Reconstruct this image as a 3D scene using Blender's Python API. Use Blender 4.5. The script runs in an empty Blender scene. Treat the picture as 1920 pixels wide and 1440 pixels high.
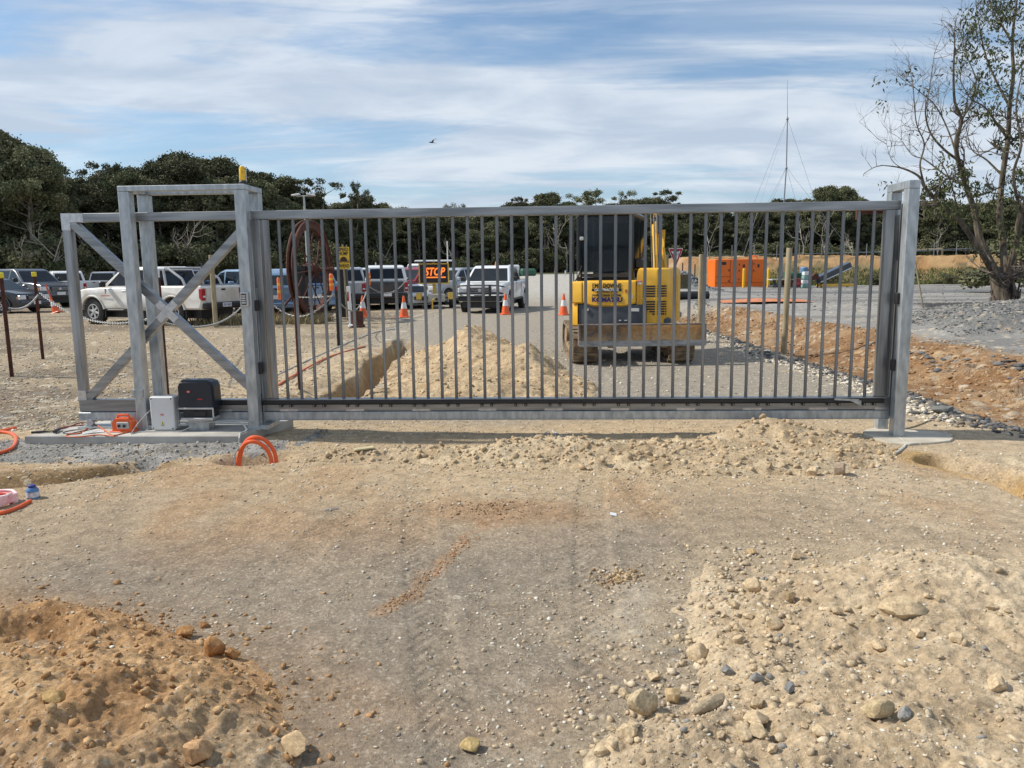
import bpy, math, random
import numpy as np
from mathutils import Vector, Matrix
R_ = math.radians
C = bpy.context.scene.collection
SC = bpy.context.scene
random.seed(7)
# ------------------------------------------------------------------ camera
CAMH, FPX, PITCH, ROLL = 1.55, 1442.0, R_(8.5), R_(0.68)
cd = bpy.data.cameras.new('camera'); cam = bpy.data.objects.new('camera', cd); C.objects.link(cam)
cd.sensor_width = 36; cd.lens = FPX/1920*36; cd.clip_start = 0.05; cd.clip_end = 6000
cam.location = (0, 0, CAMH)
cam.rotation_mode = 'QUATERNION'
cam.rotation_quaternion = (Matrix.Rotation(R_(90)-PITCH, 3, 'X') @ Matrix.Rotation(-ROLL, 3, 'Z')).to_quaternion()
SC.camera = cam
_c, _s = math.cos(ROLL), math.sin(ROLL)
_f = np.array([0, math.cos(PITCH), -math.sin(PITCH)]); _u = np.array([0, math.sin(PITCH), math.cos(PITCH)]); _r = np.array([1., 0, 0])
AR, AU = _c*_r-_s*_u, _s*_r+_c*_u
def ray(px, py): return AR*(px-960)/FPX+AU*(720-py)/FPX+_f
def G(px, py, z=0):                                   # photo point -> world point on the level z
    d = ray(px, py); t = (z-CAMH)/d[2]; return np.array([0, 0, CAMH])+d*t
def AT(px, py, Y):                                    # photo point -> world point at distance Y
    d = ray(px, py); return np.array([0, 0, CAMH])+d*Y/d[1]
# ------------------------------------------------------------------ world
SUN = Vector((-0.70, 0.10, 0.70)).normalized()
SUN_EL = math.asin(SUN.z); SUN_AZ = math.atan2(SUN.x, SUN.y)
w = bpy.data.worlds.new('World'); SC.world = w; w.use_nodes = True
nt = w.node_tree; nt.nodes.clear()
def N(t, tree=None, **k):
    n = (tree or nt).nodes.new(t)
    for a, b in k.items():
        if a.startswith('i_'): n.inputs[a[2:].replace('_', ' ')].default_value = b
        else: setattr(n, a, b)
    return n
L = nt.links.new
out = N('ShaderNodeOutputWorld'); bg = N('ShaderNodeBackground'); bg.inputs[1].default_value = 0.118
sky = N('ShaderNodeTexSky', sky_type='NISHITA', sun_disc=False, sun_elevation=SUN_EL, sun_rotation=SUN_AZ, air_density=1.0, dust_density=0.7, ozone_density=2.0)
tc = N('ShaderNodeTexCoord'); sep = N('ShaderNodeSeparateXYZ'); L(tc.outputs['Generated'], sep.inputs[0])
zz = N('ShaderNodeMath', operation='MAXIMUM'); L(sep.outputs[2], zz.inputs[0]); zz.inputs[1].default_value = 0.0
za = N('ShaderNodeMath', operation='ADD'); L(zz.outputs[0], za.inputs[0]); za.inputs[1].default_value = 0.16
dx = N('ShaderNodeMath', operation='DIVIDE'); L(sep.outputs[0], dx.inputs[0]); L(za.outputs[0], dx.inputs[1])
dy = N('ShaderNodeMath', operation='DIVIDE'); L(sep.outputs[1], dy.inputs[0]); L(za.outputs[0], dy.inputs[1])
cmb = N('ShaderNodeCombineXYZ'); L(dx.outputs[0], cmb.inputs[0]); L(dy.outputs[0], cmb.inputs[1])
def cloud(scale, loc, rot, detail, dist, lo, hi, rough=0.55):
    mp = N('ShaderNodeMapping'); mp.inputs['Location'].default_value = loc; mp.inputs['Rotation'].default_value = (0, 0, R_(rot)); mp.inputs['Scale'].default_value = scale
    L(cmb.outputs[0], mp.inputs[0])
    n = N('ShaderNodeTexNoise'); n.inputs['Scale'].default_value = 1.0; n.inputs['Detail'].default_value = detail; n.inputs['Roughness'].default_value = rough; n.inputs['Distortion'].default_value = dist
    L(mp.outputs[0], n.inputs['Vector'])
    r = N('ShaderNodeMapRange', interpolation_type='SMOOTHSTEP'); r.inputs['From Min'].default_value = lo; r.inputs['From Max'].default_value = hi; L(n.outputs[0], r.inputs[0])
    return r.outputs[0]
c1 = cloud((0.50, 1.25, 1), (2.0, 8.9, 0), -12, 7, 0.8, 0.41, 0.61)
c2 = cloud((0.9, 4.0, 1), (0.3, 6.2, 0), -18, 8, 0.5, 0.45, 0.70, 0.6)
c3 = cloud((1.3, 2.2, 1), (5.3, 2.2, 0), -10, 6, 0.4, 0.38, 0.66)
mx = N('ShaderNodeMath', operation='MULTIPLY'); L(c2, mx.inputs[0]); mx.inputs[1].default_value = 0.55
ad = N('ShaderNodeMath', operation='MAXIMUM'); L(c1, ad.inputs[0]); L(mx.outputs[0], ad.inputs[1])
m3 = N('ShaderNodeMath', operation='MULTIPLY_ADD'); L(c3, m3.inputs[0]); m3.inputs[1].default_value = 0.10; L(ad.outputs[0], m3.inputs[2])
# thin veil that thickens towards the horizon
hv = N('ShaderNodeMapRange'); hv.inputs['From Min'].default_value = 0.0; hv.inputs['From Max'].default_value = 0.24; hv.inputs['To Min'].default_value = 0.58; hv.inputs['To Max'].default_value = 0.13
L(sep.outputs[2], hv.inputs[0])
m4 = N('ShaderNodeMath', operation='ADD', use_clamp=True); L(m3.outputs[0], m4.inputs[0]); L(hv.outputs[0], m4.inputs[1])
m5 = N('ShaderNodeMath', operation='MINIMUM'); L(m4.outputs[0], m5.inputs[0]); m5.inputs[1].default_value = 0.90
cc = N('ShaderNodeMix', data_type='RGBA'); L(c3, cc.inputs[0]); cc.inputs[6].default_value = (4.4, 5.1, 6.1, 1); cc.inputs[7].default_value = (6.3, 6.8, 7.4, 1)
sb = N('ShaderNodeVectorMath', operation='MULTIPLY'); L(sky.outputs[0], sb.inputs[0]); sb.inputs[1].default_value = (.76, .95, 1.05)
mix = N('ShaderNodeMix', data_type='RGBA'); L(m5.outputs[0], mix.inputs[0]); L(sb.outputs[0], mix.inputs[6]); L(cc.outputs[2], mix.inputs[7])
L(mix.outputs[2], bg.inputs[0]); L(bg.outputs[0], out.inputs[0])
# ------------------------------------------------------------------ sun
sl = bpy.data.lights.new('sun', 'SUN'); sl.energy = 4.7; sl.angle = R_(1.6); sl.color = (1.0, 0.93, 0.82)
so = bpy.data.objects.new('sun', sl); C.objects.link(so); so.location = (-30, 0, 40)
so.rotation_mode = 'QUATERNION'; so.rotation_quaternion = SUN.to_track_quat('Z', 'Y')
vs = SC.view_settings; vs.view_transform = 'Standard'; vs.look = 'None'; vs.exposure = 0.08; vs.gamma = 1; vs.use_curve_mapping = False
SC.cycles.max_bounces = 6; SC.cycles.transparent_max_bounces = 8
# ------------------------------------------------------------------ materials
MATS = {}
def mat(name, col, rough=0.6, metal=0.0, var=0.12, scale=8.0, bump=0.0, spec=0.5, col2=None, coord='Object', stretch=(1, 1, 1), emit=None, coat=0.0, lo=0.35, hi=0.65):
    if name in MATS: return MATS[name]
    m = bpy.data.materials.new(name); m.use_nodes = True; t = m.node_tree; b = t.nodes['Principled BSDF']
    tc = t.nodes.new('ShaderNodeTexCoord'); mp = t.nodes.new('ShaderNodeMapping'); mp.inputs['Scale'].default_value = stretch
    t.links.new(tc.outputs[coord], mp.inputs[0])
    n = t.nodes.new('ShaderNodeTexNoise'); n.inputs['Scale'].default_value = scale; n.inputs['Detail'].default_value = 5; t.links.new(mp.outputs[0], n.inputs['Vector'])
    r = t.nodes.new('ShaderNodeValToRGB'); r.color_ramp.elements[0].position = lo; r.color_ramp.elements[1].position = hi
    a = np.array(col[:3]); b2 = np.array(col2[:3]) if col2 else np.clip(a*(1+var), 0, 1)
    a1 = a if col2 else a*(1-var)
    r.color_ramp.elements[0].color = (*a1, 1); r.color_ramp.elements[1].color = (*b2, 1)
    t.links.new(n.outputs[0], r.inputs[0]); t.links.new(r.outputs[0], b.inputs['Base Color'])
    b.inputs['Roughness'].default_value = rough; b.inputs['Metallic'].default_value = metal; b.inputs['Specular IOR Level'].default_value = spec
    if coat: b.inputs['Coat Weight'].default_value = coat; b.inputs['Coat Roughness'].default_value = 0.05
    if bump:
        bp = t.nodes.new('ShaderNodeBump'); bp.inputs['Strength'].default_value = bump; bp.inputs['Distance'].default_value = 0.02
        t.links.new(n.outputs[0], bp.inputs['Height']); t.links.new(bp.outputs[0], b.inputs['Normal'])
    if emit: b.inputs['Emission Color'].default_value = (*emit[:3], 1); b.inputs['Emission Strength'].default_value = emit[3]
    MATS[name] = m; return m
def attr_mat(name, bump=0.85, rough=0.95, s1=9.0, s2=55.0, speck=0.30):
    m = bpy.data.materials.new(name); m.use_nodes = True; t = m.node_tree; b = t.nodes['Principled BSDF']; K = t.links.new
    at = t.nodes.new('ShaderNodeAttribute'); at.attribute_name = 'Col'
    tc = t.nodes.new('ShaderNodeTexCoord')
    n1 = t.nodes.new('ShaderNodeTexNoise'); n1.inputs['Scale'].default_value = s1; n1.inputs['Detail'].default_value = 8; n1.inputs['Roughness'].default_value = 0.7; K(tc.outputs['Object'], n1.inputs['Vector'])
    n2 = t.nodes.new('ShaderNodeTexNoise'); n2.inputs['Scale'].default_value = s2; n2.inputs['Detail'].default_value = 6; n2.inputs['Roughness'].default_value = 0.75; K(tc.outputs['Object'], n2.inputs['Vector'])
    v = t.nodes.new('ShaderNodeTexVoronoi'); v.inputs['Scale'].default_value = s2*1.5; K(tc.outputs['Object'], v.inputs['Vector'])
    mr = t.nodes.new('ShaderNodeMapRange'); mr.inputs['From Min'].default_value = 0.3; mr.inputs['From Max'].default_value = 0.7; mr.inputs['To Min'].default_value = 0.70; mr.inputs['To Max'].default_value = 1.28; K(n1.outputs[0], mr.inputs[0])
    mr2 = t.nodes.new('ShaderNodeMapRange'); mr2.inputs['From Min'].default_value = 0.3; mr2.inputs['From Max'].default_value = 0.7; mr2.inputs['To Min'].default_value = 0.62; mr2.inputs['To Max'].default_value = 1.36; K(n2.outputs[0], mr2.inputs[0])
    mm = t.nodes.new('ShaderNodeMath'); mm.operation = 'MULTIPLY'; K(mr.outputs[0], mm.inputs[0]); K(mr2.outputs[0], mm.inputs[1])
    vm = t.nodes.new('ShaderNodeVectorMath'); vm.operation = 'SCALE'; K(at.outputs['Color'], vm.inputs[0]); K(mm.outputs[0], vm.inputs['Scale'])
    # pale and dark grit: one random tone per voronoi cell
    sp = t.nodes.new('ShaderNodeSeparateColor'); K(v.outputs['Color'], sp.inputs[0])
    g = t.nodes.new('ShaderNodeMapRange'); g.inputs['From Min'].default_value = 0.90; g.inputs['From Max'].default_value = 0.97; g.inputs['To Max'].default_value = speck; K(sp.outputs[0], g.inputs[0])
    mg = t.nodes.new('ShaderNodeMix'); mg.data_type = 'RGBA'; K(g.outputs[0], mg.inputs[0]); K(vm.outputs[0], mg.inputs[6]); mg.inputs[7].default_value = (0.72, 0.66, 0.54, 1)
    K(mg.outputs[2], b.inputs['Base Color']); b.inputs['Roughness'].default_value = rough; b.inputs['Specular IOR Level'].default_value = 0.15
    sm = t.nodes.new('ShaderNodeMath'); sm.operation = 'MULTIPLY_ADD'; K(n2.outputs[0], sm.inputs[0]); sm.inputs[1].default_value = 0.5; K(n1.outputs[0], sm.inputs[2])
    bp = t.nodes.new('ShaderNodeBump'); bp.inputs['Strength'].default_value = bump; bp.inputs['Distance'].default_value = 0.03; K(sm.outputs[0], bp.inputs['Height']); K(bp.outputs[0], b.inputs['Normal'])
    return m
galv = mat('galvanised_steel', (.30, .33, .35), rough=.38, metal=.5, scale=15, bump=.03, col2=(.52, .56, .58), stretch=(1.6, 1.6, .5), lo=.3, hi=.7)
alu = mat('mill_aluminium', (.20, .212, .222), rough=.36, metal=.65, scale=16, bump=.02, col2=(.36, .372, .382), stretch=(.12, 1, 1.4))
aluv = mat('mill_aluminium_upright', (.18, .192, .202), rough=.36, metal=.65, scale=16, bump=.02, col2=(.36, .372, .382), stretch=(1.4, 1, .12))
alub = mat('bar_aluminium', (.13, .138, .145), rough=.38, metal=.6, scale=7, col2=(.27, .28, .288), stretch=(2, 2, .3))
rubbed = mat('brushed_weld_area', (.52, .52, .53), rough=.3, metal=.6, scale=30, var=.15)
black = mat('black_plastic', (.018, .018, .02), rough=.5, var=.2)
rubber = mat('tyre_rubber', (.035, .034, .032), rough=.85, var=.3, scale=14, bump=.1)
glass = mat('dark_window_glass', (.010, .013, .017), rough=.07, spec=.4, var=.3, scale=3)
chrome = mat('wheel_alloy', (.52, .52, .52), rough=.35, metal=.25, var=.12)
whitep = mat('white_paint', (.74, .75, .75), rough=.25, var=.03, coat=.5)
dirtyw = mat('dusty_white_paint', (.60, .56, .48), rough=.4, col2=(.76, .76, .74), scale=2.5, coat=.3)
silver = mat('silver_paint', (.42, .44, .46), rough=.28, metal=.3, var=.06, coat=.5)
bluep = mat('silver_blue_paint', (.19, .29, .42), rough=.2, metal=.4, var=.08, coat=.6)
greyp = mat('dark_grey_paint', (.11, .12, .135), rough=.25, metal=.4, var=.08, coat=.5)
darkp = mat('near_black_paint', (.03, .035, .045), rough=.22, metal=.2, var=.1, coat=.5)
redp = mat('dark_red_paint', (.26, .018, .028), rough=.25, var=.1, coat=.5)
lampw = mat('clear_lamp_lens', (.72, .73, .74), rough=.15, metal=0, var=.1)
lampr = mat('red_lamp_lens', (.35, .01, .015), rough=.12, var=.25, scale=20)
lampo = mat('amber_lamp_lens', (.75, .25, .01), rough=.15, var=.15)
rust = mat('rusted_iron', (.055, .020, .014), rough=.85, col2=(.12, .042, .026), scale=9, bump=.15)
orangep = mat('orange_plastic', (.78, .13, .03), rough=.4, var=.08)
conew = mat('cone_reflective_band', (.74, .73, .72), rough=.5, var=.06)
yellow = mat('machine_yellow', (.70, .37, .025), rough=.42, var=.07, scale=5, col2=(.82, .47, .045), lo=.3, hi=.6)
mud = mat('dried_mud', (.20, .14, .085), rough=.95, col2=(.36, .27, .17), scale=14, bump=.4)
conc = mat('fresh_concrete', (.33, .315, .285), rough=.9, col2=(.50, .48, .44), scale=4, bump=.08)
timber = mat('treated_pine', (.24, .20, .12), rough=.85, col2=(.38, .32, .21), scale=10, bump=.15, stretch=(2, 2, .3))
# ------------------------------------------------------------------ mesh helpers
class MB:
    def __init__(s, M=None): s.v = []; s.f = []; s.M = M or Matrix.Identity(4)
    def add(s, vs_, fs):
        o = len(s.v)
        for p in vs_: s.v.append(tuple(s.M @ Vector(p)))
        for f in fs: s.f.append(tuple(i+o for i in f))
        return s
    def box(s, c, d, rot=(0, 0, 0), ch=0.0):
        hx, hy, hz = d[0]/2, d[1]/2, d[2]/2
        m = Matrix.Translation(c) @ (Matrix.Rotation(rot[2], 4, 'Z') @ Matrix.Rotation(rot[1], 4, 'Y') @ Matrix.Rotation(rot[0], 4, 'X'))
        if ch <= 0:
            P = [(x, y, z) for x in (-hx, hx) for y in (-hy, hy) for z in (-hz, hz)]
            F = [(0, 1, 3, 2), (4, 6, 7, 5), (0, 4, 5, 1), (2, 3, 7, 6), (0, 2, 6, 4), (1, 5, 7, 3)]
        else:
            ch = min(ch, hx*.9, hy*.9, hz*.9); P = []; idx = {}
            for sx in (-1, 1):
                for sy in (-1, 1):
                    for sz in (-1, 1):
                        idx[(sx, sy, sz)] = len(P)
                        P += [(sx*hx, sy*(hy-ch), sz*(hz-ch)), (sx*(hx-ch), sy*hy, sz*(hz-ch)), (sx*(hx-ch), sy*(hy-ch), sz*hz)]
            g = lambda a, b, c_, k: idx[(a, b, c_)]+k
            F = []
            for q in (-1, 1):
                F.append([g(q, -1, -1, 0), g(q, 1, -1, 0), g(q, 1, 1, 0), g(q, -1, 1, 0)][::q])
                F.append([g(-1, q, -1, 1), g(-1, q, 1, 1), g(1, q, 1, 1), g(1, q, -1, 1)][::q])
                F.append([g(-1, -1, q, 2), g(1, -1, q, 2), g(1, 1, q, 2), g(-1, 1, q, 2)][::q])
            for a in (-1, 1):
                for b in (-1, 1):
                    F.append([g(a, b, -1, 0), g(a, b, -1, 1), g(a, b, 1, 1), g(a, b, 1, 0)][::-a*b])
                    F.append([g(a, -1, b, 0), g(a, 1, b, 0), g(a, 1, b, 2), g(a, -1, b, 2)][::a*b])
                    F.append([g(-1, a, b, 1), g(1, a, b, 1), g(1, a, b, 2), g(-1, a, b, 2)][::-a*b])
            for a in (-1, 1):
                for b in (-1, 1):
                    for c_ in (-1, 1): F.append([g(a, b, c_, 0), g(a, b, c_, 1), g(a, b, c_, 2)][::a*b*c_])
        return s.add([m @ Vector(p) for p in P], F)
    def prism(s, poly, y0, y1, ax='y'):
        n = len(poly)
        mk = {'y': lambda a, b, t: (a, t, b), 'x': lambda a, b, t: (t, a, b), 'z': lambda a, b, t: (a, b, t)}[ax]
        P = [mk(a, b, y0) for a, b in poly]+[mk(a, b, y1) for a, b in poly]
        return s.add(P, [tuple(range(n)), tuple(range(2*n-1, n-1, -1))]+[(i, i+n, (i+1) % n+n, (i+1) % n) for i in range(n)])
    def tube(s, pts, r, n=8, cap=True, closed=False, squash=1):
        pts = [Vector(p) for p in pts]; k = len(pts); rs = r if hasattr(r, '__len__') else [r]*k
        ref = None; P = []; F = []
        for i, p in enumerate(pts):
            a = pts[(i-1) % k] if (closed or i > 0) else p; b = pts[(i+1) % k] if (closed or i < k-1) else p
            t = (b-a).normalized()
            if ref is None: ref = Vector((0, 0, 1)) if abs(t.z) < .9 else Vector((1, 0, 0))
            x = ref-t*ref.dot(t)
            if x.length < 1e-4: x = t.orthogonal()
            x.normalize(); ref = x; y = t.cross(x)
            P += [p+(x*math.cos(2*math.pi*j/n)+y*math.sin(2*math.pi*j/n)*squash)*rs[i] for j in range(n)]
        for i in range(k if closed else k-1):
            for j in range(n): F.append((i*n+j, i*n+(j+1) % n, ((i+1) % k)*n+(j+1) % n, ((i+1) % k)*n+j))
        if cap and not closed: F += [tuple(range(n-1, -1, -1)), tuple((k-1)*n+j for j in range(n))]
        return s.add(P, F)
    def lathe(s, prof, c=(0, 0, 0), n=24, axis='z', cap=True):
        P = []; F = []
        for r, h in prof:
            for j in range(n):
                a = 2*math.pi*j/n; q = (r*math.cos(a), r*math.sin(a), h)
                if axis == 'y': q = (q[0], q[2], q[1])
                elif axis == 'x': q = (q[2], q[0], q[1])
                P.append((q[0]+c[0], q[1]+c[1], q[2]+c[2]))
        k = len(prof)
        for i in range(k-1):
            for j in range(n): F.append((i*n+j, i*n+(j+1) % n, (i+1)*n+(j+1) % n, (i+1)*n+j))
        if cap: F += [tuple(range(n-1, -1, -1)), tuple((k-1)*n+j for j in range(n))]
        return s.add(P, F)
    def build(s, name, m, parent=None, smooth=False, ang=35):
        me = bpy.data.meshes.new(name); me.from_pydata(s.v, [], s.f); me.validate()
        import bmesh
        bm = bmesh.new(); bm.from_mesh(me); bmesh.ops.recalc_face_normals(bm, faces=bm.faces); bm.to_mesh(me); bm.free()
        if m: me.materials.append(m)
        o = bpy.data.objects.new(name, me); C.objects.link(o)
        if parent: o.parent = parent
        if smooth:
            me.polygons.foreach_set('use_smooth', [True]*len(me.polygons))
            try: me.set_sharp_from_angle(angle=R_(ang))
            except Exception: pass
        return o
def tag(o, label=None, cat=None, group=None, kind=None):
    if label: o['label'] = label
    if cat: o['category'] = cat
    if group: o['group'] = group
    if kind: o['kind'] = kind
    return o
def thing(name, label, cat, loc=(0, 0, 0), rz=0.0, group=None):
    o = bpy.data.objects.new(name, None); C.objects.link(o); o.location = tuple(loc); o.rotation_euler = (0, 0, rz); o.empty_display_size = .1
    return tag(o, label, cat, group)
def copy_tree(o, parent=None):
    c = o.copy(); C.objects.link(c); c.parent = parent
    for ch in list(o.children): copy_tree(ch, c)
    return c
def text(txt, size, M, m, parent, name='lettering', off=0.0, shear=0.0, width=None, depth=.002):
    cu = bpy.data.curves.new(name, 'FONT'); cu.body = txt; cu.size = size; cu.align_x = 'CENTER'; cu.align_y = 'CENTER'; cu.offset = off; cu.shear = shear; cu.extrude = depth; cu.resolution_u = 3
    o = bpy.data.objects.new(name, cu); C.objects.link(o); bpy.context.view_layer.update()
    me = bpy.data.meshes.new_from_object(o.evaluated_get(bpy.context.evaluated_depsgraph_get()))
    bpy.data.objects.remove(o); me.name = name
    xs = [v.co.x for v in me.vertices]; k = (width/(max(xs)-min(xs))) if width else 1
    me.transform(M @ Matrix.Diagonal((k, 1, 1, 1))); me.materials.clear(); me.materials.append(m)
    q = bpy.data.objects.new(name, me); C.objects.link(q); q.parent = parent
    return q
def np_mesh(name, V, F, m, parent=None, smooth=False, col=None, nper=4):
    me = bpy.data.meshes.new(name); nv, nf = len(V), len(F)
    me.vertices.add(nv); me.vertices.foreach_set('co', np.ascontiguousarray(V, dtype=np.float32).ravel())
    me.loops.add(nf*nper); me.loops.foreach_set('vertex_index', np.ascontiguousarray(F, dtype=np.int32).ravel())
    me.polygons.add(nf); me.polygons.foreach_set('loop_start', np.arange(nf, dtype=np.int32)*nper)
    try: me.polygons.foreach_set('loop_total', np.full(nf, nper, dtype=np.int32))
    except Exception: pass
    if smooth: me.polygons.foreach_set('use_smooth', np.ones(nf, dtype=bool))
    if col is not None:
        a = me.color_attributes.new('Col', 'FLOAT_COLOR', 'POINT'); c4 = np.ones((nv, 4), dtype=np.float32); c4[:, :3] = col; a.data.foreach_set('color', c4.ravel())
    me.update(calc_edges=True)
    if m: me.materials.append(m)
    o = bpy.data.objects.new(name, me); C.objects.link(o)
    if parent: o.parent = parent
    return o
# ------------------------------------------------------------------ numeric noise
def hsh(ix, iy, s):
    n = (ix.astype(np.int64)*374761393+iy.astype(np.int64)*668265263+s*974634777) & 0xffffffff
    n = ((n ^ (n >> 13))*1274126177) & 0xffffffff; n = ((n ^ (n >> 15))*2246822519) & 0xffffffff
    return (n ^ (n >> 16)).astype(np.float64)/4294967296.0
def vn(x, y, s=0):
    ix, iy = np.floor(x), np.floor(y); fx, fy = x-ix, y-iy; fx = fx*fx*(3-2*fx); fy = fy*fy*(3-2*fy)
    a, b, c, d = hsh(ix, iy, s), hsh(ix+1, iy, s), hsh(ix, iy+1, s), hsh(ix+1, iy+1, s)
    return (a+(b-a)*fx)*(1-fy)+(c+(d-c)*fx)*fy
def fbm(x, y, f, o=4, s=0, g=.5):
    t = 0; A = 1; S = 0
    for k in range(o): t = t+A*(vn(x*f+k*17.3, y*f-k*9.1, s+k)-.5)*2; S += A; A *= g; f *= 2.03
    return t/S
def domes(x, y, cell, prob, s, lo=.22, hi=.5, k=.8):
    gx, gy = x/cell, y/cell; ix, iy = np.floor(gx), np.floor(gy); H = np.zeros_like(x); I = np.zeros_like(x)
    for a in (-1, 0, 1):
        for b in (-1, 0, 1):
            jx, jy = ix+a, iy+b; r0 = hsh(jx, jy, s)
            cx = jx+.15+.7*hsh(jx, jy, s+1); cy = jy+.15+.7*hsh(jx, jy, s+2); rr = (lo+(hi-lo)*hsh(jx, jy, s+3)**1.6)
            th = hsh(jx, jy, s+4)*6.28; e = .65+.35*hsh(jx, jy, s+5); ux, uy = gx-cx, gy-cy
            d2 = ((ux*np.cos(th)+uy*np.sin(th))**2+((-ux*np.sin(th)+uy*np.cos(th))/e)**2)
            pa, pb = np.abs(ux*np.cos(th)+uy*np.sin(th)), np.abs((-ux*np.sin(th)+uy*np.cos(th))/e); di = np.maximum(np.maximum(pa, pb), (pa+pb)*.74); up = r0*37 % 1-.5; vp = r0*91 % 1-.5
            h = np.where(di < rr, np.minimum((rr-di)*1.7, rr*(.45+.4*(r0*17 % 1))+ux*up*.9+uy*vp*.9), 0).clip(0)*k*cell*(r0 < prob); m = h > H
            H = np.where(m, h, H); I = np.where(m, hsh(jx, jy, s+6)+1e-3, I)
    return H, I
def ss(a, b, x): t = np.clip((x-a)/(b-a), 0, 1); return t*t*(3-2*t)
def sdist(x, y, poly):                                 # + inside, - outside
    d = np.full(x.shape, 1e9); ins = np.zeros(x.shape, bool); n = len(poly)
    for i in range(n):
        ax, ay = poly[i]; bx, by = poly[(i+1) % n]; ex, ey = bx-ax, by-ay; t = np.clip(((x-ax)*ex+(y-ay)*ey)/(ex*ex+ey*ey+1e-12), 0, 1)
        d = np.minimum(d, np.hypot(x-ax-t*ex, y-ay-t*ey))
        if ay != by: ins ^= ((ay > y) != (by > y)) & (x < (bx-ax)*(y-ay)/(by-ay)+ax)
    return np.where(ins, d, -d)
def ldist(x, y, line):
    d = np.full(x.shape, 1e9)
    for (ax, ay), (bx, by) in zip(line[:-1], line[1:]):
        ex, ey = bx-ax, by-ay; t = np.clip(((x-ax)*ex+(y-ay)*ey)/(ex*ex+ey*ey), 0, 1); d = np.minimum(d, np.hypot(x-ax-t*ex, y-ay-t*ey))
    return d
# ------------------------------------------------------------------ ground and heaps
TR_M = [(-2.12, 8.2), (-2.12, 9.4), (-2.2, 12.5), (-2.38, 17.2)]
TR_R = [(3.38, 6.0), (3.62, 5.55), (3.62, 4.9), (4.2, 3.6)]
TR_L = [(-5.5, 5.35), (-4.1, 5.62), (-3.45, 5.8), (-3.0, 6.06)]
def ground_h(x, y):
    far = ss(14, 30, y)
    h = .025*fbm(x, y, .35, 3, 5)+.010*fbm(x, y, 1.8, 3, 11)*(1+far)
    near = 1-ss(9, 16, y)
    for x0_, c_ in ((-1.15, .10), (.45, .10), (-.55, -.14), (1.0, -.14)):        # faint tyre ruts with tread lugs
        u_ = x-(x0_+c_*(y-4.3)+.02*(y-4.3)**2); e_ = (1-ss(.085, .12, np.abs(u_)))*ss(2.0, 2.6, y)*(1-ss(5.2, 5.9, y))*ss(-.35, .2, fbm(x, y, .8, 2, 63))
        h = h-e_*(.006+.004*(np.sin((y*1.0+np.abs(u_)*1.2)*2*math.pi/.075) > .1))
    h = h+near*(.0045*fbm(x, y, 9, 3, 21))
    wx, wy = x+.12*fbm(x, y, 1.3, 2, 31), y+.12*fbm(x, y, 1.3, 2, 41)
    h = h-.42*(1-ss(.10, .25, ldist(wx, wy, TR_M)))*ss(8.0, 8.8, y)
    h = h-.26*(1-ss(.10, .26, ldist(wx, wy, TR_R)))
    h = h-.10*(1-ss(.03, .22, ldist(wx, wy, TR_L)))
    h = h-.16*(1-ss(.12, .34, np.hypot((wx+2.16)*.9, (wy-6.34)*1.5)))
    # drain on the right with its orange bank
    m = ss(5.6, 8.5, y)*(1-ss(27, 34, y)); wob = .25*fbm(x, y, .5, 2, 51)
    xe = 8.05+wob-.35*ss(10, 22, y)
    h = h+m*(-.26*ss(4.7, 5.5, x+wob)*(1-ss(5.9, 7.6, x+wob))+.13*ss(6.4, 7.9, x+wob))+.13*ss(27, 34, y)*ss(6.4, 7.9, x)
    h = h+m*ss(5.2, 6.2, x)*(1-ss(7.6, 8.3, x))*(.10*fbm(x, y, 1.3, 4, 55, .6)+.05*np.abs(fbm(x, y, 4, 3, 57)))
    # slate berm and pit by the gum tree
    b = sdist(x, y, [(8.6, 14.8), (9.6, 18.5), (12.6, 24.2), (15.2, 24.2), (22, 24.5), (22, 19.5), (14.5, 19), (11.5, 15.6)])
    h = h+ss(-.3, 1.3, b)*(.30+.12*fbm(x, y, .6, 3, 61))
    h = h-.55*ss(0, 1.0, sdist(x, y, [(13.2, 25.0), (23, 25.2), (23, 28), (15, 28)]))
    # the road climbs to a crest far behind the gate
    h = h+1.02*ss(33, 58, y)*(1-ss(9, 13, x))*ss(-3.0, 1.0, x)
    # far earth bank
    bx = ss(11, 15, x)
    h = h+bx*ss(55.5, 63, y)*(2.1+.25*fbm(x, y, .13, 3, 71))*(1-.5*ss(70, 78, y))+bx*.30*ss(56, 60, y)*fbm(x, y, .55, 4, 75, .6)
    # dark gravel heap behind the digger
    h = h+.7*np.exp(-(((x-10.5)/1.0)**2+((y-47)/1.6)**2))
    return h
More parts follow.
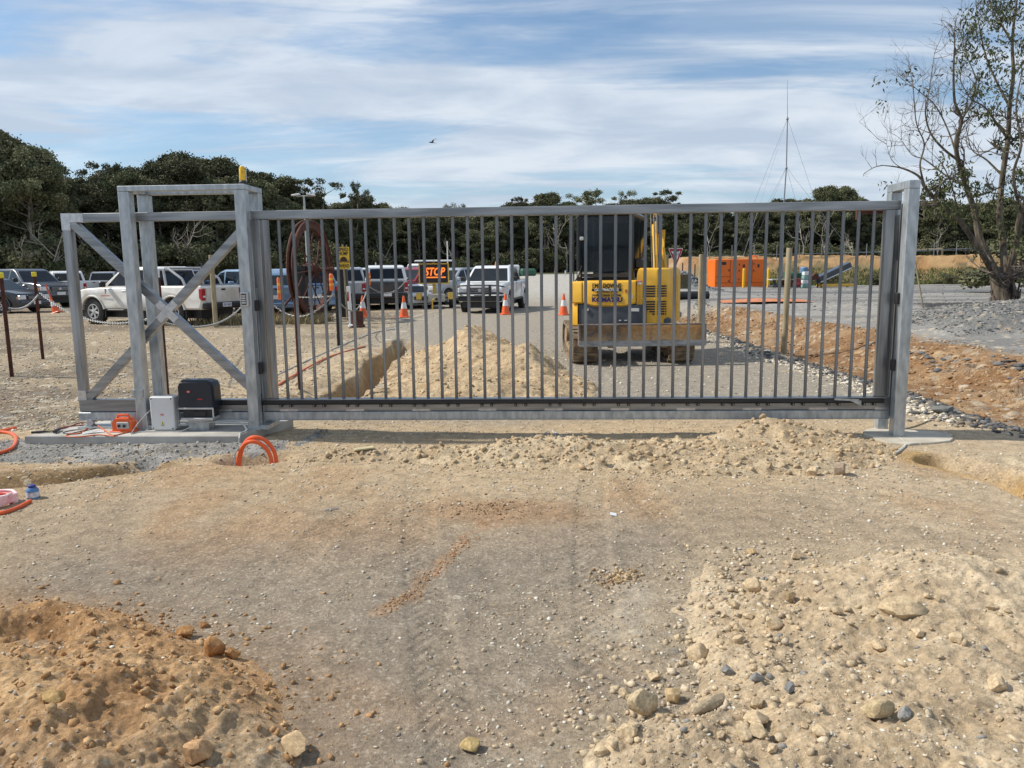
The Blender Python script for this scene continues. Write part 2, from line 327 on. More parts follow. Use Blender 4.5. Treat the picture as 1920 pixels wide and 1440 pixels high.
HEAPS = {
 'clay_heap': dict(poly=[(-5, 3.55), (-2.39, 3.42), (-1.93, 3.40), (-1.55, 3.22), (-1.15, 2.98), (-.98, 2.86), (-.80, 2.62), (-.72, 2.38), (-.66, 2.0), (-.6, 1.2), (-5, 1.2)], H=.20, s=.45, n=.08),
 'rubble_heap': dict(poly=[(.05, 1.2), (.16, 2.21), (.40, 2.50), (.62, 2.85), (.78, 3.15), (.98, 3.62), (1.15, 3.92), (1.55, 4.05), (2.0, 3.9), (2.6, 3.75), (4.5, 3.4), (4.5, 1.2)], H=.23, s=.85, n=.06),
 'soil_windrow': dict(poly=[(-1.7, 6.15), (-.9, 6.05), (0, 5.85), (.8, 5.75), (1.3, 5.62), (2.3, 5.62), (2.9, 5.85), (3.25, 6.25), (3.25, 6.62), (2.9, 6.95), (2.1, 7.0), (1.6, 6.75), (.9, 6.55), (.1, 6.6), (-.8, 6.55), (-1.6, 6.5)], H=.10, s=.22, n=.05),
 'spoil_heap': dict(poly=[(-1.85, 8.3), (-1.85, 12), (-2.0, 14.5), (-1.4, 15.2), (0, 14.6), (.55, 12.8), (.95, 11), (1.15, 9.6), (.8, 8.4)], H=.16, s=.6, n=.07),
 'trench_bank': dict(poly=[(-2.42, 8.4), (-2.5, 12), (-2.62, 15.5), (-2.95, 15), (-3.0, 11), (-3.3, 9.3), (-3.2, 8.3)], H=.09, s=.2, n=.04),
 'gravel_bank': dict(poly=[(3.9, 6.0), (4.4, 6.35), (5.2, 6.5), (7, 6.2), (7, 4.2), (4.4, 4.6), (4.0, 5.3)], H=.17, s=.5, n=.04),
 'cement_spill': dict(poly=[(-5.6, 7.1), (-4.5, 7.2), (-4.3, 7.1), (-2.5, 7.0), (-2.1, 7.0), (-1.85, 7.5), (-1.7, 7.2), (-1.9, 6.62), (-2.35, 6.36), (-3.0, 6.18), (-3.6, 6.18), (-4.6, 6.22), (-5.6, 6.3)], H=.018, s=.08, n=.025),
}
def heap_h(k, x, y):
    q = HEAPS[k]; n = .12*fbm(x, y, 2.2, 3, 81)*q['s']/.3
    d = sdist(x+n, y-n, q['poly']); ins = np.clip(d, 0, None); e = ss(-.03, .10, d) if k not in ('rubble_heap', 'clay_heap') else ss(-.04, .28, d)
    h = q['H']*(1-np.exp(-ins/q['s']))
    if k == 'clay_heap':
        h = h*(1.0+.5*fbm(x, y, 1.1, 2, 91))+.10*np.exp(-(((x+1.35)/.5)**2+((y-2.35)/.4)**2))*e-.15*(1-ss(.10, .30, np.hypot((x+2.02), (y-2.98)*1.3)))*e
    if k == 'rubble_heap': h = h+.13*np.exp(-(((x-2.0)/.8)**2+((y-3.3)/.5)**2))*e
    if k == 'soil_windrow':
        h = h+.13*np.exp(-(((x-2.3)/.42)**2+((y-6.72)/.2)**2))*e+.07*np.exp(-(((x-.35)/.6)**2+((y-6.35)/.2)**2))*e
    if k == 'spoil_heap':
        h = h+e*(.40*np.exp(-(np.abs((x+.72+.15*fbm(x, y, 2, 2, 91))/.52)**1.4+((y-13)/1.2)**2))+.27*np.exp(-(np.abs((x-.28)/.34)**1.5+((y-11)/.9)**2))+.17*np.exp(-(((x+.2)/.7)**2+((y-12)/1.5)**2))+.10*fbm(x, y, 1.6, 3, 93))
    D1, _ = domes(x, y, .20, .45, 101); D2, i2 = domes(x+3.3, y, .085, .6, 111); D3, i3 = domes(x, y+7.7, .036, .7, 121)
    sc = {'clay_heap': (.40, .6, .7), 'rubble_heap': (.40, .95, 1.1), 'soil_windrow': (.8, .5, .35), 'spoil_heap': (.5, .5, .4), 'trench_bank': (.8, .7, .5), 'gravel_bank': (.3, .5, .8), 'cement_spill': (.2, .55, .8)}[k]
    smooth = ss(-.25, .35, fbm(x, y, 1.4, 3, 131))
    if k == 'rubble_heap': smooth = np.clip(smooth*.35+.75*(1-ss(.35, .9, ins)), 0, 1); rr_m = 1-.75*ss(1.3, 2.0, x)*ss(2.0, 2.6, y)
    else: rr_m = 1
    rough = (D1*sc[0]+D2*sc[1]*(.25+.75*smooth)+D3*sc[2]*(.3+.7*smooth))*rr_m
    h = h+e*(rough*.8+q['n']*.75*fbm(x, y, 5, 5, 141, .6)+q['n']*.45*(.4-np.abs(fbm(x, y, 11, 3, 151))))
    h = h-.06*(1-ss(-.12, .02, d))-.012
    return h, d, i2, i3, smooth
def total_h(x, y):
    x = np.atleast_1d(np.asarray(x, float)); y = np.atleast_1d(np.asarray(y, float)); g = ground_h(x, y); t = g.copy()
    for k in HEAPS:
        h, d, *_ = heap_h(k, x, y); t = np.maximum(t, np.where(d > -.1, g+h, -9))
    return t
def Z(x, y): return float(total_h(x, y)[0])
def fan(rows, cols):
    Yr = rows[:, None]*np.ones((1, len(cols))); s = np.maximum(Yr, 2.0)
    a = np.abs(cols)[None, :]; sg = np.sign(cols)[None, :]
    hw = .80*s+.7
    X = sg*hw*np.where(a <= 1, a, 1+(a-1)*3.5)
    return X, Yr
rn = [1.6]
while rn[-1] < 15: rn.append(rn[-1]*1.0024)
rf = []; yv = rn[-1]
while yv < 300: yv *= 1.011; rf.append(yv)
rows = np.array(list(np.linspace(-14, 1.5, 24))+rn+rf+[420, 700, 1200, 2200])
ci = np.linspace(0, 1, 350); co = 1+np.linspace(0.04, 1, 14)**1.3; cols = np.concatenate([-co[::-1], -ci[::-1][:-1], ci, co])
X, Y = fan(rows, cols); nr, nc = X.shape
xf, yf = X.ravel(), Y.ravel()
gh = ground_h(xf, yf)
# pebble relief on the hardpan, only where it can be seen
nm = (yf > 1.5) & (yf < 12) & (np.abs(xf) < yf*.85+1)
D, I = domes(xf[nm], yf[nm], .055, .30, 201, .10, .34); D2, I2 = domes(xf[nm]+5, yf[nm], .16, .22, 211, .06, .22)
dens = ss(-.25, .5, fbm(xf[nm], yf[nm], .9, 3, 221)); gh[nm] += D*.6*dens+D2*.45*dens
stone = np.zeros_like(gh); stone[nm] = np.where((D*dens > .002) | (D2*dens > .003), np.where(D > D2, I, I2), 0)
fm = (yf >= 7.5) & (yf < 60)
Dg, Ig = domes(xf[fm], yf[fm], .22, .5, 231); gp = ((xf[fm] < -2.4) | (xf[fm] > 4)) ; gh[fm] += np.where(gp, Dg*.25*(1-ss(25, 45, yf[fm])), Dg*.06)
stone[fm] = np.where(gp & (Dg > .01) & (yf[fm] < 30), Ig, stone[fm])
def lerp(a, b, t): return a+(b-a)*t[:, None]
def colour(x, y):
    col = np.tile(np.array([.345, .268, .185]), (len(x), 1)); v = lambda *c: np.array(c)[None, :]*np.ones((len(x), 1))
    wx, wy = x+.35*fbm(x, y, .9, 4, 301), y+.35*fbm(x, y, .9, 4, 311)
    n1 = fbm(wx, wy, .55, 4, 321)
    col = lerp(col, v(.44, .345, .23), ss(-.1, .45, n1)*.8)
    col = lerp(col, v(.265, .222, .172), ss(.0, .5, -n1)*.8)
    # tan soil band in front of the gate
    band = ss(4.3, 5.9, wy)*(1-ss(7.2, 8.2, wy)); col = lerp(col, v(.48, .365, .23), band*(.8+.2*ss(-1, 1.5, wx)))
    rb = sdist(wx, wy, HEAPS['rubble_heap']['poly']); col = lerp(col, v(.47, .37, .245), ss(-.55, .05, rb)*.85); rb = sdist(wx, wy, HEAPS['clay_heap']['poly']); col = lerp(col, v(.34, .22, .125), ss(-.35, .05, rb)*.7)
    col = lerp(col, v(.47, .37, .25), ss(1.6, 2.8, wx)*(1-ss(6.5, 8, wy))*ss(4.0, 4.6, wy)*.9)
    col = lerp(col, v(.38, .24, .13), ss(.1, .5, fbm(wx, wy, 1.2, 3, 331))*ss(3.6, 4.6, wy)*(1-ss(6.2, 7, wy))*.55)
    # orange streak, smears and pale powder
    st = ldist(x+.10*fbm(x, y, 4, 4, 341), y+.06*fbm(x, y, 6, 3, 345), [(-.60, 3.35), (-.47, 3.62), (-.36, 3.95), (-.26, 4.3), (-.2, 4.6)]); col = lerp(col, v(.40, .24, .13), (1-ss(.01, .075, st))*ss(-.75, -.05, fbm(x, y, 9, 4, 347))*.85)
    st = np.hypot((wx+.15)*.55, (wy-4.85)*1.6); col = lerp(col, v(.34, .20, .10), (1-ss(.1, .42, st))*.7)
    st = ldist(wx, wy, [(-.9, 2.62), (-.1, 2.5), (.5, 2.75)]); col = lerp(col, v(.42, .27, .155), (1-ss(.03, .16, st))*.4)
    st = ldist(x+.08*fbm(x, y, 5, 3, 351), y, [(.55, 3.75), (.60, 3.45), (.40, 3.15)]); col = lerp(col, v(.60, .52, .40), (1-ss(.03, .12, st))*.55)
    # wheel smears curving across the hardpan
    sm = fbm(x*2.4+y*1.1, y*.35-x*.2, 2.2, 3, 361); col = col*(1+.14*sm*(1-ss(4.5, 6, y)))[:, None]
    # scraped arcs where the bucket swept
    rr_, th_ = np.hypot(x-2.3, y-4.9), np.arctan2(y-4.9, x-2.3); am = (1-ss(.25, .6, np.hypot(x-.45, (y-2.9)*.7)))
    ar = fbm(rr_*7, th_*.9, 1.6, 4, 365, .6); col = lerp(col, v(.50, .40, .27), ss(.1, .45, ar)*am*.6); col = lerp(col, v(.22, .19, .16), ss(.1, .45, -ar)*am*.6)
    cg = (1-ss(.5, 1.9, np.hypot((x+.05)*.8, (y-3.0)*.8))); col = lerp(col, v(.265, .23, .185), cg*.45)
    # behind the gate
    bg_ = ss(7.4, 8.4, wy)
    col = lerp(col, v(.30, .265, .215), bg_)
    cp = bg_*(1-ss(-3.6, -2.6, wx+.02*wy)); g1 = fbm(x*.5, y, .5, 4, 371)
    col = lerp(col, v(.33, .265, .18), cp); col = lerp(col, v(.17, .135, .10), cp*ss(-.15, .3, g1)*.85)
    col = lerp(col, v(.47, .365, .235), ss(-.9, -.2, -np.abs(wx+2.9)+.6)*bg_*(1-ss(14, 18, y))*.8)
    tr = ldist(wx, wy, TR_M); col = lerp(col, v(.33, .235, .13), (1-ss(.15, .34, tr))*ss(8, 9, y))
    tr = ldist(wx, wy, TR_R); col = lerp(col, v(.44, .29, .13), (1-ss(.15, .32, tr)))
    tr = ldist(wx, wy, TR_L); col = lerp(col, v(.24, .16, .08), (1-ss(.12, .26, tr)))
    # right side: orange bank, grey haul road, slate
    bank = ss(4.7, 5.3, wx)*ss(6.0, 7.2, wy)*(1-ss(7.7, 8.3, wx))
    oc = lerp(v(.23, .128, .06), v(.31, .20, .11), ss(-.2, .4, fbm(x, y, 1.1, 4, 381))); oc = lerp(oc, v(.22, .13, .065), ss(.1, .5, fbm(x, y, 2.3, 4, 391))*.8)
    bm_ = bank[:, None]*(1-ss(25, 30, wy))[:, None]; col = col*(1-bm_)+oc*bm_
    road = ss(7.8, 8.3, wx)*ss(6.5, 8, wy); gr = lerp(v(.20, .195, .185), v(.30, .29, .27), ss(-.3, .3, fbm(x*.4, y*1.6, .5, 4, 401))); gr = lerp(gr, v(.13, .135, .14), ss(.05, .4, fbm(x*.35, y*1.2, .3, 4, 411))*ss(17, 24, y))
    col = col*(1-road[:, None])+gr*road[:, None]
    s2 = np.maximum(road, ss(26, 32, wy)*ss(5.5, 8, wx)); col = col*(1-s2[:, None])+gr*s2[:, None]
    b = sdist(x, y, [(8.6, 14.8), (9.6, 18.5), (12.6, 24.2), (15.2, 24.2), (22, 24.5), (22, 19.5), (14.5, 19), (11.5, 15.6)])
    col = lerp(col, v(.17, .17, .165), ss(-.2, .6, b)); col = lerp(col, v(.07, .072, .075), ss(0, .8, sdist(x, y, [(13.2, 24.6), (26, 24.8), (26, 29), (14.4, 29)])))
    col = lerp(col, v(.40, .385, .345), ss(32, 44, y)*(1-ss(7, 11, x))*ss(-4, 0, x))
    # far bank: orange spoil above, grass below
    fb = ss(11, 15, x)*ss(54, 57, y)
    oc = lerp(v(.42, .265, .125), v(.31, .165, .065), ss(-.2, .3, fbm(x, y, .35, 5, 421, .65))); oc = lerp(oc, v(.14, .11, .055), ss(.05, .35, fbm(x, y, .8, 5, 425, .65)))
    gc = lerp(v(.11, .12, .035), v(.22, .165, .08), ss(-.3, .2, fbm(x, y, .35, 4, 431)))
    oc = oc*(1-(1-ss(58.6, 60.6, y+2.4*fbm(x, y, .3, 3, 441)))[:, None])+gc*(1-ss(58.6, 60.6, y+2.4*fbm(x, y, .3, 3, 441)))[:, None]
    col = col*(1-fb[:, None])+oc*fb[:, None]
    fo = ss(68, 80, y+x*.1); col = lerp(col, v(.07, .075, .035), fo*(1-ss(-6, -3, x)*(1-ss(9, 12, x))*.0))
    return col
gc = colour(xf, yf)
sm = stone > 0
pal = np.array([[.50, .43, .32], [.56, .50, .40], [.38, .32, .24], [.27, .25, .22], [.48, .36, .22]])
gc[sm] = gc[sm]*.35+.65*pal[np.minimum((stone[sm]*5).astype(int), 4)]
idx = np.arange(nr*nc).reshape(nr, nc)
Q = np.stack([idx[:-1, :-1], idx[:-1, 1:], idx[1:, 1:], idx[1:, :-1]], -1).reshape(-1, 4)
soil = attr_mat('soil')
go = np_mesh('ground', np.stack([xf, yf, gh], -1), Q, soil, smooth=True, col=gc); go['kind'] = 'structure'
HL = {
 'clay_heap': ('reddish brown clay heap with clods and a hollow, bottom left', 'soil heap', (.44, .265, .13), (.50, .335, .18), (.35, .20, .095)),
 'rubble_heap': ('pale sandy rubble heap full of limestone lumps, bottom right', 'rubble heap', (.48, .37, .24), (.55, .44, .30), (.39, .30, .20)),
 'soil_windrow': ('long low row of tan soil clods just in front of the gate', 'soil heap', (.47, .36, .23), (.55, .44, .29), (.33, .235, .135)),
 'spoil_heap': ('peaked sandy spoil heap behind the gate bars beside the trench', 'soil heap', (.43, .32, .195), (.49, .375, .235), (.35, .235, .125)),
 'trench_bank': ('low crumbly soil bank on the conduit side of the trench', 'soil heap', (.44, .34, .22), (.52, .42, .28), (.33, .24, .14)),
 'gravel_bank': ('pale gravelly soil bank beyond the short trench at right edge', 'soil heap', (.46, .38, .26), (.54, .46, .33), (.34, .28, .20)),
 'cement_spill': ('grey lumpy cement slurry spilled around the concrete plinth', 'cement spill', (.24, .232, .215), (.34, .33, .31), (.17, .16, .145)),
}
for k in HEAPS:
    lab, cat, ca, cb, cc_ = HL[k]
    px = [p[0] for p in HEAPS[k]['poly']]; py = [p[1] for p in HEAPS[k]['poly']]
    c0 = max(0, np.searchsorted(rows, min(py)-.3)-1); c1_ = min(nr, np.searchsorted(rows, max(py)+.3)+1)
    xs, ys = X[c0:c1_].ravel(), Y[c0:c1_].ravel(); h, d, i2, i3, smo = heap_h(k, xs, ys)
    keep = ((d > -.13) & (xs > min(px)-.3) & (xs < max(px)+.3)).reshape(c1_-c0, nc)
    cell = keep[:-1, :-1] & keep[1:, :-1] & keep[:-1, 1:] & keep[1:, 1:]
    id2 = np.arange(xs.size).reshape(c1_-c0, nc); q = np.stack([id2[:-1, :-1], id2[:-1, 1:], id2[1:, 1:], id2[1:, :-1]], -1)[cell]
    used = np.unique(q); rm = np.full(xs.size, -1); rm[used] = np.arange(used.size)
    xs, ys, h, i2, i3, smo = xs[used], ys[used], h[used], i2[used], i3[used], smo[used]
    cl = lerp(np.tile(np.array(ca), (len(xs), 1)), np.tile(np.array(cb), (len(xs), 1)), ss(-.3, .4, fbm(xs, ys, 3, 4, 501)))
    cl = lerp(cl, np.tile(np.array(cc_), (len(xs), 1)), ss(.05, .5, fbm(xs, ys, 5.5, 4, 511))*.7)
    if k in ('rubble_heap', 'spoil_heap', 'gravel_bank'):
        mm_ = i2 > 0; cl[mm_] *= (.82+.34*i2[mm_])[:, None]
    if k == 'clay_heap': cl = lerp(cl, np.tile(np.array((.42, .33, .22)), (len(xs), 1)), ss(-1.4, -.8, xs+.5*fbm(xs, ys, 2, 3, 521))*(1-ss(2.2, 2.7, ys))*.8)
    o = np_mesh(k, np.stack([xs, ys, ground_h(xs, ys)+h], -1), rm[q], soil, smooth=True, col=cl)
    tag(o, lab, cat)
# ------------------------------------------------------------------ stones
def ico(sub):
    import bmesh
    bm = bmesh.new(); bmesh.ops.create_icosphere(bm, subdivisions=sub, radius=1); V = np.array([v.co[:] for v in bm.verts]); F = np.array([[v.index for v in f.verts] for f in bm.faces]); bm.free(); return V, F
rng = np.random.default_rng(5)
def rand_rot(n):
    q = rng.normal(size=(n, 4)); q /= np.linalg.norm(q, axis=1)[:, None]; a, b, c, d = q.T
    return np.stack([np.stack([a*a+b*b-c*c-d*d, 2*(b*c-a*d), 2*(b*d+a*c)], -1), np.stack([2*(b*c+a*d), a*a-b*b+c*c-d*d, 2*(c*d-a*b)], -1), np.stack([2*(b*d-a*c), 2*(c*d+a*b), a*a-b*b-c*c+d*d], -1)], 1)
IV, IF = ico(1)
def stones(name, x, y, s, cols, m, flat=.6, label=None, cat=None, sink=.32):
    n = len(x); z = total_h(x, y)
    P = IV[None]*(1+rng.uniform(-.45, .30, (n, len(IV), 1))); P = P*np.stack([rng.uniform(.6, 1.2, n), rng.uniform(.6, 1.2, n), rng.uniform(.45, .9, n)], -1)[:, None]
    P = np.einsum('nij,nvj->nvi', rand_rot(n), P); P[:, :, 2] *= flat; P *= s[:, None, None]
    P += np.stack([x, y, z+s*flat*(1-sink*2)*rng.uniform(.2, 1.0, n)], -1)[:, None]
    F = (IF[None]+(np.arange(n)*len(IV))[:, None, None]).reshape(-1, 3)
    c = np.repeat(cols, len(IV), 0)
    o = np_mesh(name, P.reshape(-1, 3), F, m, col=c, nper=3); tag(o, label, cat, kind='stuff'); return o
stm = attr_mat('stone', bump=.35, s1=20, s2=120, speck=.1)
def along_(line, n, w_):
    a = np.array(line); s = rng.random(n)*(len(a)-1); i = s.astype(int); t = (s-i)[:, None]; p_ = a[i]*(1-t)+a[i+1]*t; return p_[:, 0]+rng.normal(0, w_, n), p_[:, 1]+rng.normal(0, w_, n)
def pick(cols, n, v=.15): c = np.array(cols)[rng.integers(0, len(cols), n)]; return c*(1+rng.uniform(-v, v, (n, 1)))
def inpoly(n, poly, md=-9):
    xs = [p[0] for p in poly]; ys = [p[1] for p in poly]; X_ = rng.uniform(min(xs), max(xs), n*3); Y_ = rng.uniform(min(ys), max(ys), n*3); k = sdist(X_, Y_, poly) > max(0, md); return X_[k][:n], Y_[k][:n]
pale = [(.52, .45, .34), (.60, .54, .44), (.44, .36, .26), (.33, .29, .24), (.50, .38, .24), (.66, .62, .54)]
# fine grit over the hardpan
n = 42000; yy = 2.0+6.2*rng.random(n)**1.1; xx = rng.uniform(-1, 1, n)*(yy*.76+.3); k = fbm(xx, yy, .9, 3, 221)+.25*rng.normal(size=n) > -.12; xx, yy = xx[k], yy[k]
stones('ground_grit', xx, yy, .0018+.0068*rng.random(len(xx))**4*(1+yy/5), pick(pale, len(xx)), stm, label='pale grit and pebbles scattered over the bare hardpan', cat='gravel', sink=.3)
xx = -.16+rng.normal(0, .16, 380); yy = 4.83+rng.normal(0, .10, 380); stones('root_clods', xx, yy, .003+.010*rng.random(380)**4, pick([(.28, .17, .09), (.36, .23, .13), (.20, .13, .075)], 380), stm, .8, 'dark brown crumbs at the top of the orange streak', 'clods')
xx, yy = along_([(-.60, 3.35), (-.47, 3.62), (-.36, 3.95), (-.26, 4.3)], 600, .025); stones('streak_crumbs', xx, yy, .002+.008*rng.random(600)**3, pick([(.36, .20, .10), (.44, .27, .15)], 600), stm, .8, 'orange crumbs along the streak on the hardpan', 'crumbs')
xx = .52+rng.normal(0, .06, 260); yy = 3.72+rng.normal(0, .05, 260); stones('clod_cluster', xx, yy, .004+.012*rng.random(260)**2, pick([(.36, .25, .13), (.24, .15, .08), (.48, .38, .25)], 260), stm, .8, 'small heap of brown crumbs left of the rubble heap', 'crumbs')
# rubble heap stones
px_, py_ = inpoly(12000, HEAPS['rubble_heap']['poly']); k = (sdist(px_, py_, HEAPS['rubble_heap']['poly']) < .25+.5*rng.random(len(px_))) | (rng.random(len(px_)) < .3); k &= (px_ < 1.3) | (rng.random(len(px_)) < .35); px_, py_ = px_[k], py_[k]
stones('rubble_gravel', px_, py_, .004+.022*rng.random(len(px_))**4, pick([(.50, .40, .265), (.54, .44, .31), (.46, .355, .235), (.50, .39, .25), (.41, .32, .23), (.56, .47, .34), (.48, .38, .25), (.44, .35, .24), (.50, .41, .28), (.52, .42, .29), (.27, .265, .25)], len(px_), .12), stm, .8, 'pale broken stones covering the rubble heap', 'gravel')
px_, py_ = inpoly(7000, HEAPS['clay_heap']['poly']); stones('clay_crumbs', px_, py_, .003+.018*rng.random(len(px_))**4, pick([(.42, .25, .12), (.47, .31, .16), (.35, .20, .095)], len(px_), .12), stm, .85, 'brown clay crumbs and small clods on the clay heap', 'clods')
px_, py_ = inpoly(2200, HEAPS['soil_windrow']['poly']); stones('windrow_clods', px_, py_, .006+.032*rng.random(len(px_))**4.5, pick([(.46, .35, .22), (.51, .40, .26), (.42, .31, .19)], len(px_), .12), stm, .8, 'tan clods and crumbs along the soil row', 'clods')
px_, py_ = inpoly(1800, HEAPS['spoil_heap']['poly']); stones('spoil_clods', px_, py_, .007+.028*rng.random(len(px_))**4, pick([(.50, .38, .235), (.58, .47, .33), (.42, .28, .15)], len(px_), .12), stm, .8, 'sandy clods lying on the peaked spoil heap', 'clods')
px_, py_ = inpoly(1800, HEAPS['cement_spill']['poly']); stones('cement_lumps', px_, py_, .004+.016*rng.random(len(px_))**3, pick([(.23, .222, .21), (.30, .292, .275), (.38, .37, .35), (.34, .28, .2)], len(px_), .12), stm, .8, 'grey cement lumps around the plinth', 'lumps')
# stones strewn around the foot of the heaps
def halo(k, n, wd, cols, sz, label):
    xs = [q_[0] for q_ in HEAPS[k]['poly']]; ys = [q_[1] for q_ in HEAPS[k]['poly']]; X_ = rng.uniform(min(xs)-wd, max(xs)+wd, n); Y_ = rng.uniform(max(1.9, min(ys)-wd), max(ys)+wd, n)
    d_ = -sdist(X_, Y_, HEAPS[k]['poly']); kk = (d_ > -.03) & (rng.random(n) < np.exp(-np.clip(d_, 0, None)/(wd*.35))) & (fbm(X_, Y_, 1.5, 2, 77) > -.25); X_, Y_ = X_[kk], Y_[kk]
    stones(k+'_strays', X_, Y_, sz*(.3+.9*rng.random(len(X_))**3), pick(cols, len(X_), .12), stm, .75, label, 'stones')
halo('rubble_heap', 9000, .55, [(.50, .40, .265), (.54, .45, .32), (.44, .36, .26)], .018, 'pale crumbs strewn round the foot of the rubble heap')
halo('clay_heap', 6000, .40, [(.42, .25, .12), (.36, .21, .10)], .017, 'brown crumbs strewn round the foot of the clay heap')
halo('soil_windrow', 9000, .40, [(.48, .37, .24), (.54, .44, .31), (.42, .32, .2)], .016, 'tan crumbs strewn in front of the soil row')
halo('spoil_heap', 4000, .6, [(.50, .38, .235), (.58, .47, .33)], .03, 'tan crumbs strewn round the spoil heap')
# car park gravel
n = 11000; yy = 7.6+26*rng.random(n)**1.6; xx = -2.6-(yy*.62)*rng.random(n)**.9; stones('car_park_gravel', xx, yy, .012+.020*rng.random(n)**2, pick(pale, n), stm, .7, 'loose tan gravel spread over the car park', 'gravel')
n = 2600; yy = 8+12*rng.random(n)**1.2; xx = rng.uniform(.5, 4.6, n); stones('driveway_gravel', xx, yy, .008+.018*rng.random(n)**2.5, pick(pale, n), stm, .7, 'small stones scattered on the driveway near the digger', 'gravel')
# slate rows beside the drain and the berm
SL = [(7.9, 32), (5.3, 22), (4.95, 18.8), (4.5, 13.1), (4.85, 11.2), (4.8, 9.8), (4.75, 8.4), (4.6, 7.6), (5.0, 7.2)]
def along(line, n, w_):
    a = np.array(line); s = rng.random(n)*(len(a)-1); i = s.astype(int); t = (s-i)[:, None]; p = a[i]*(1-t)+a[i+1]*t; return p[:, 0]+rng.normal(0, w_, n), p[:, 1]+rng.normal(0, w_*1.3, n)
xx, yy = along(SL, 3200, .19); stones('slate_rubble', xx, yy, .015+.055*rng.random(len(xx))**2.5, pick([(.075, .078, .082), (.11, .112, .115), (.16, .16, .16), (.24, .2, .15)], len(xx)), stm, .55, 'dark slate rubble lining the drain', 'slate')
xx, yy = along([(p[0]-.3, p[1]-.1) for p in SL[2:-1]], 1300, .14); stones('drain_gravel', xx, yy, .014+.03*rng.random(len(xx))**2, pick([(.6, .54, .42), (.66, .6, .5), (.4, .35, .28)], len(xx)), stm, .6, 'cream stones along the inner side of the slate', 'gravel')
xx, yy = inpoly(5200, [(5.1, 6.8), (7.9, 6.6), (8.4, 12), (8.0, 20), (7.8, 27), (5.6, 27), (5.0, 18), (4.9, 10)]); stones('bank_clods', xx, yy, .010+.04*rng.random(len(xx))**3.5, pick([(.30, .16, .075), (.38, .24, .12), (.22, .13, .065), (.46, .38, .28)], len(xx)), stm, .7, 'orange brown clods on the drain bank', 'clods')
xx, yy = along([(7.0, 14), (7.1, 12.2), (7.3, 11.2), (7.6, 10.4), (8.6, 9.4)], 150, .22); stones('slate_pieces', xx, yy, .03+.08*rng.random(len(xx))**2.5, pick([(.11, .112, .115), (.16, .162, .165)], len(xx)), stm, .35, 'flat slate pieces along the top of the bank', 'slate')
xx, yy = inpoly(8000, [(8.6, 14.8), (9.6, 18.5), (12.6, 24.2), (22, 24.5), (22, 19.5), (14.5, 19), (11.5, 15.6)]); stones('slate_berm_gravel', xx, yy, .012+.05*rng.random(len(xx))**3, pick([(.13, .133, .135), (.20, .20, .195), (.32, .315, .29), (.08, .082, .085)], len(xx)), stm, .5, 'broken grey slate gravel on the berm before the gum tree', 'slate')
xx = rng.uniform(9, 30, 1500); yy = rng.uniform(24, 52, 1500); stones('yard_slate', xx, yy, .02+.05*rng.random(1500)**3, pick([(.12, .125, .13), (.25, .25, .245)], 1500), stm, .5, 'grey stones scattered over the slate yard', 'gravel')
xx = 10.5+rng.normal(0, .8, 600); yy = 46.5+rng.normal(0, 1.2, 600); stones('gravel_heap', xx, yy, .06+.10*rng.random(600)**2, pick([(.13, .14, .15), (.2, .21, .22)], 600), stm, .7, 'dark blue gravel heaped behind the digger', 'gravel')
# individual rocks
IV3, IF3 = ico(4)
def rock(px, py, w_, hgt, dep, col, label, seed, cat='rock', rz=0.0, tilt=0.0, name='rock', group=None, sink=.2, zlift=0):
    g = G(px, py, 0.0)
    for _ in range(4):
        z = Z(g[0], g[1]); g = G(px, py, z)
    V = IV3.copy(); r = np.random.default_rng(seed)
    for k_ in range(20):                               # cut facets
        d_ = r.normal(size=3); d_ /= np.linalg.norm(d_); c_ = r.uniform(.52, .88); t_ = V @ d_; V = V-np.clip(t_-c_, 0, None)[:, None]*d_*.92
    f1 = fbm(V[:, 0]*2+V[:, 2], V[:, 1]*2-V[:, 2], 1.5, 4, seed); f2 = fbm(V[:, 0]*5+V[:, 2]*4, V[:, 1]*5+V[:, 2]*3, 2, 3, seed+3)
    V = V*(1+.05*f1+.035*f2)[:, None]*np.array([w_/2, dep/2, hgt/2])
    ca_, sa_ = math.cos(tilt), math.sin(tilt); V = np.stack([V[:, 0], V[:, 1]*ca_-V[:, 2]*sa_, V[:, 1]*sa_+V[:, 2]*ca_], -1)
    zz_ = Z(g[0], g[1])
    c = np.array(col)[None]*(1+.22*f1+.2*f2)[:, None]
    o = np_mesh(name, V, IF3, stm, smooth=True, col=np.clip(c, .01, .9), nper=3)
    try: o.data.set_sharp_from_angle(angle=R_(22))
    except Exception: pass
    o.location = (g[0], g[1]+dep*.3, zz_+hgt*(.5-sink)+zlift); o.rotation_euler = (0, 0, rz); tag(o, label, cat, group); return o
S_ = (.54, .42, .27); CL = (.40, .215, .09)
rock(880, 1412, .085, .065, .07, (.50, .37, .17), 'yellow stone lying alone on the hardpan at bottom centre', 11)
rock(400, 1232, .10, .10, .09, CL, 'largest round orange clay clod at the tip of the clay heap', 12, 'clod', name='clay_clod')
rock(434, 1236, .068, .058, .06, CL, 'smaller clay clod touching the right side of the largest clod', 13, 'clod', name='clay_clod')
rock(346, 1196, .085, .06, .06, CL, 'orange clay clod up and left of the largest clod', 14, 'clod', name='clay_clod')
rock(380, 1178, .065, .035, .05, (.34, .18, .08), 'flat brown clod at the far edge of the clay heap', 15, 'clod', name='clay_clod')
rock(95, 1318, .11, .06, .08, (.40, .27, .12), 'yellowish lump half buried in the middle of the clay heap', 16, 'clod', name='clay_clod', sink=.35)
rock(365, 1440, .12, .08, .09, (.47, .29, .15), 'tan boulder cut by the bottom edge below the clay heap', 17)
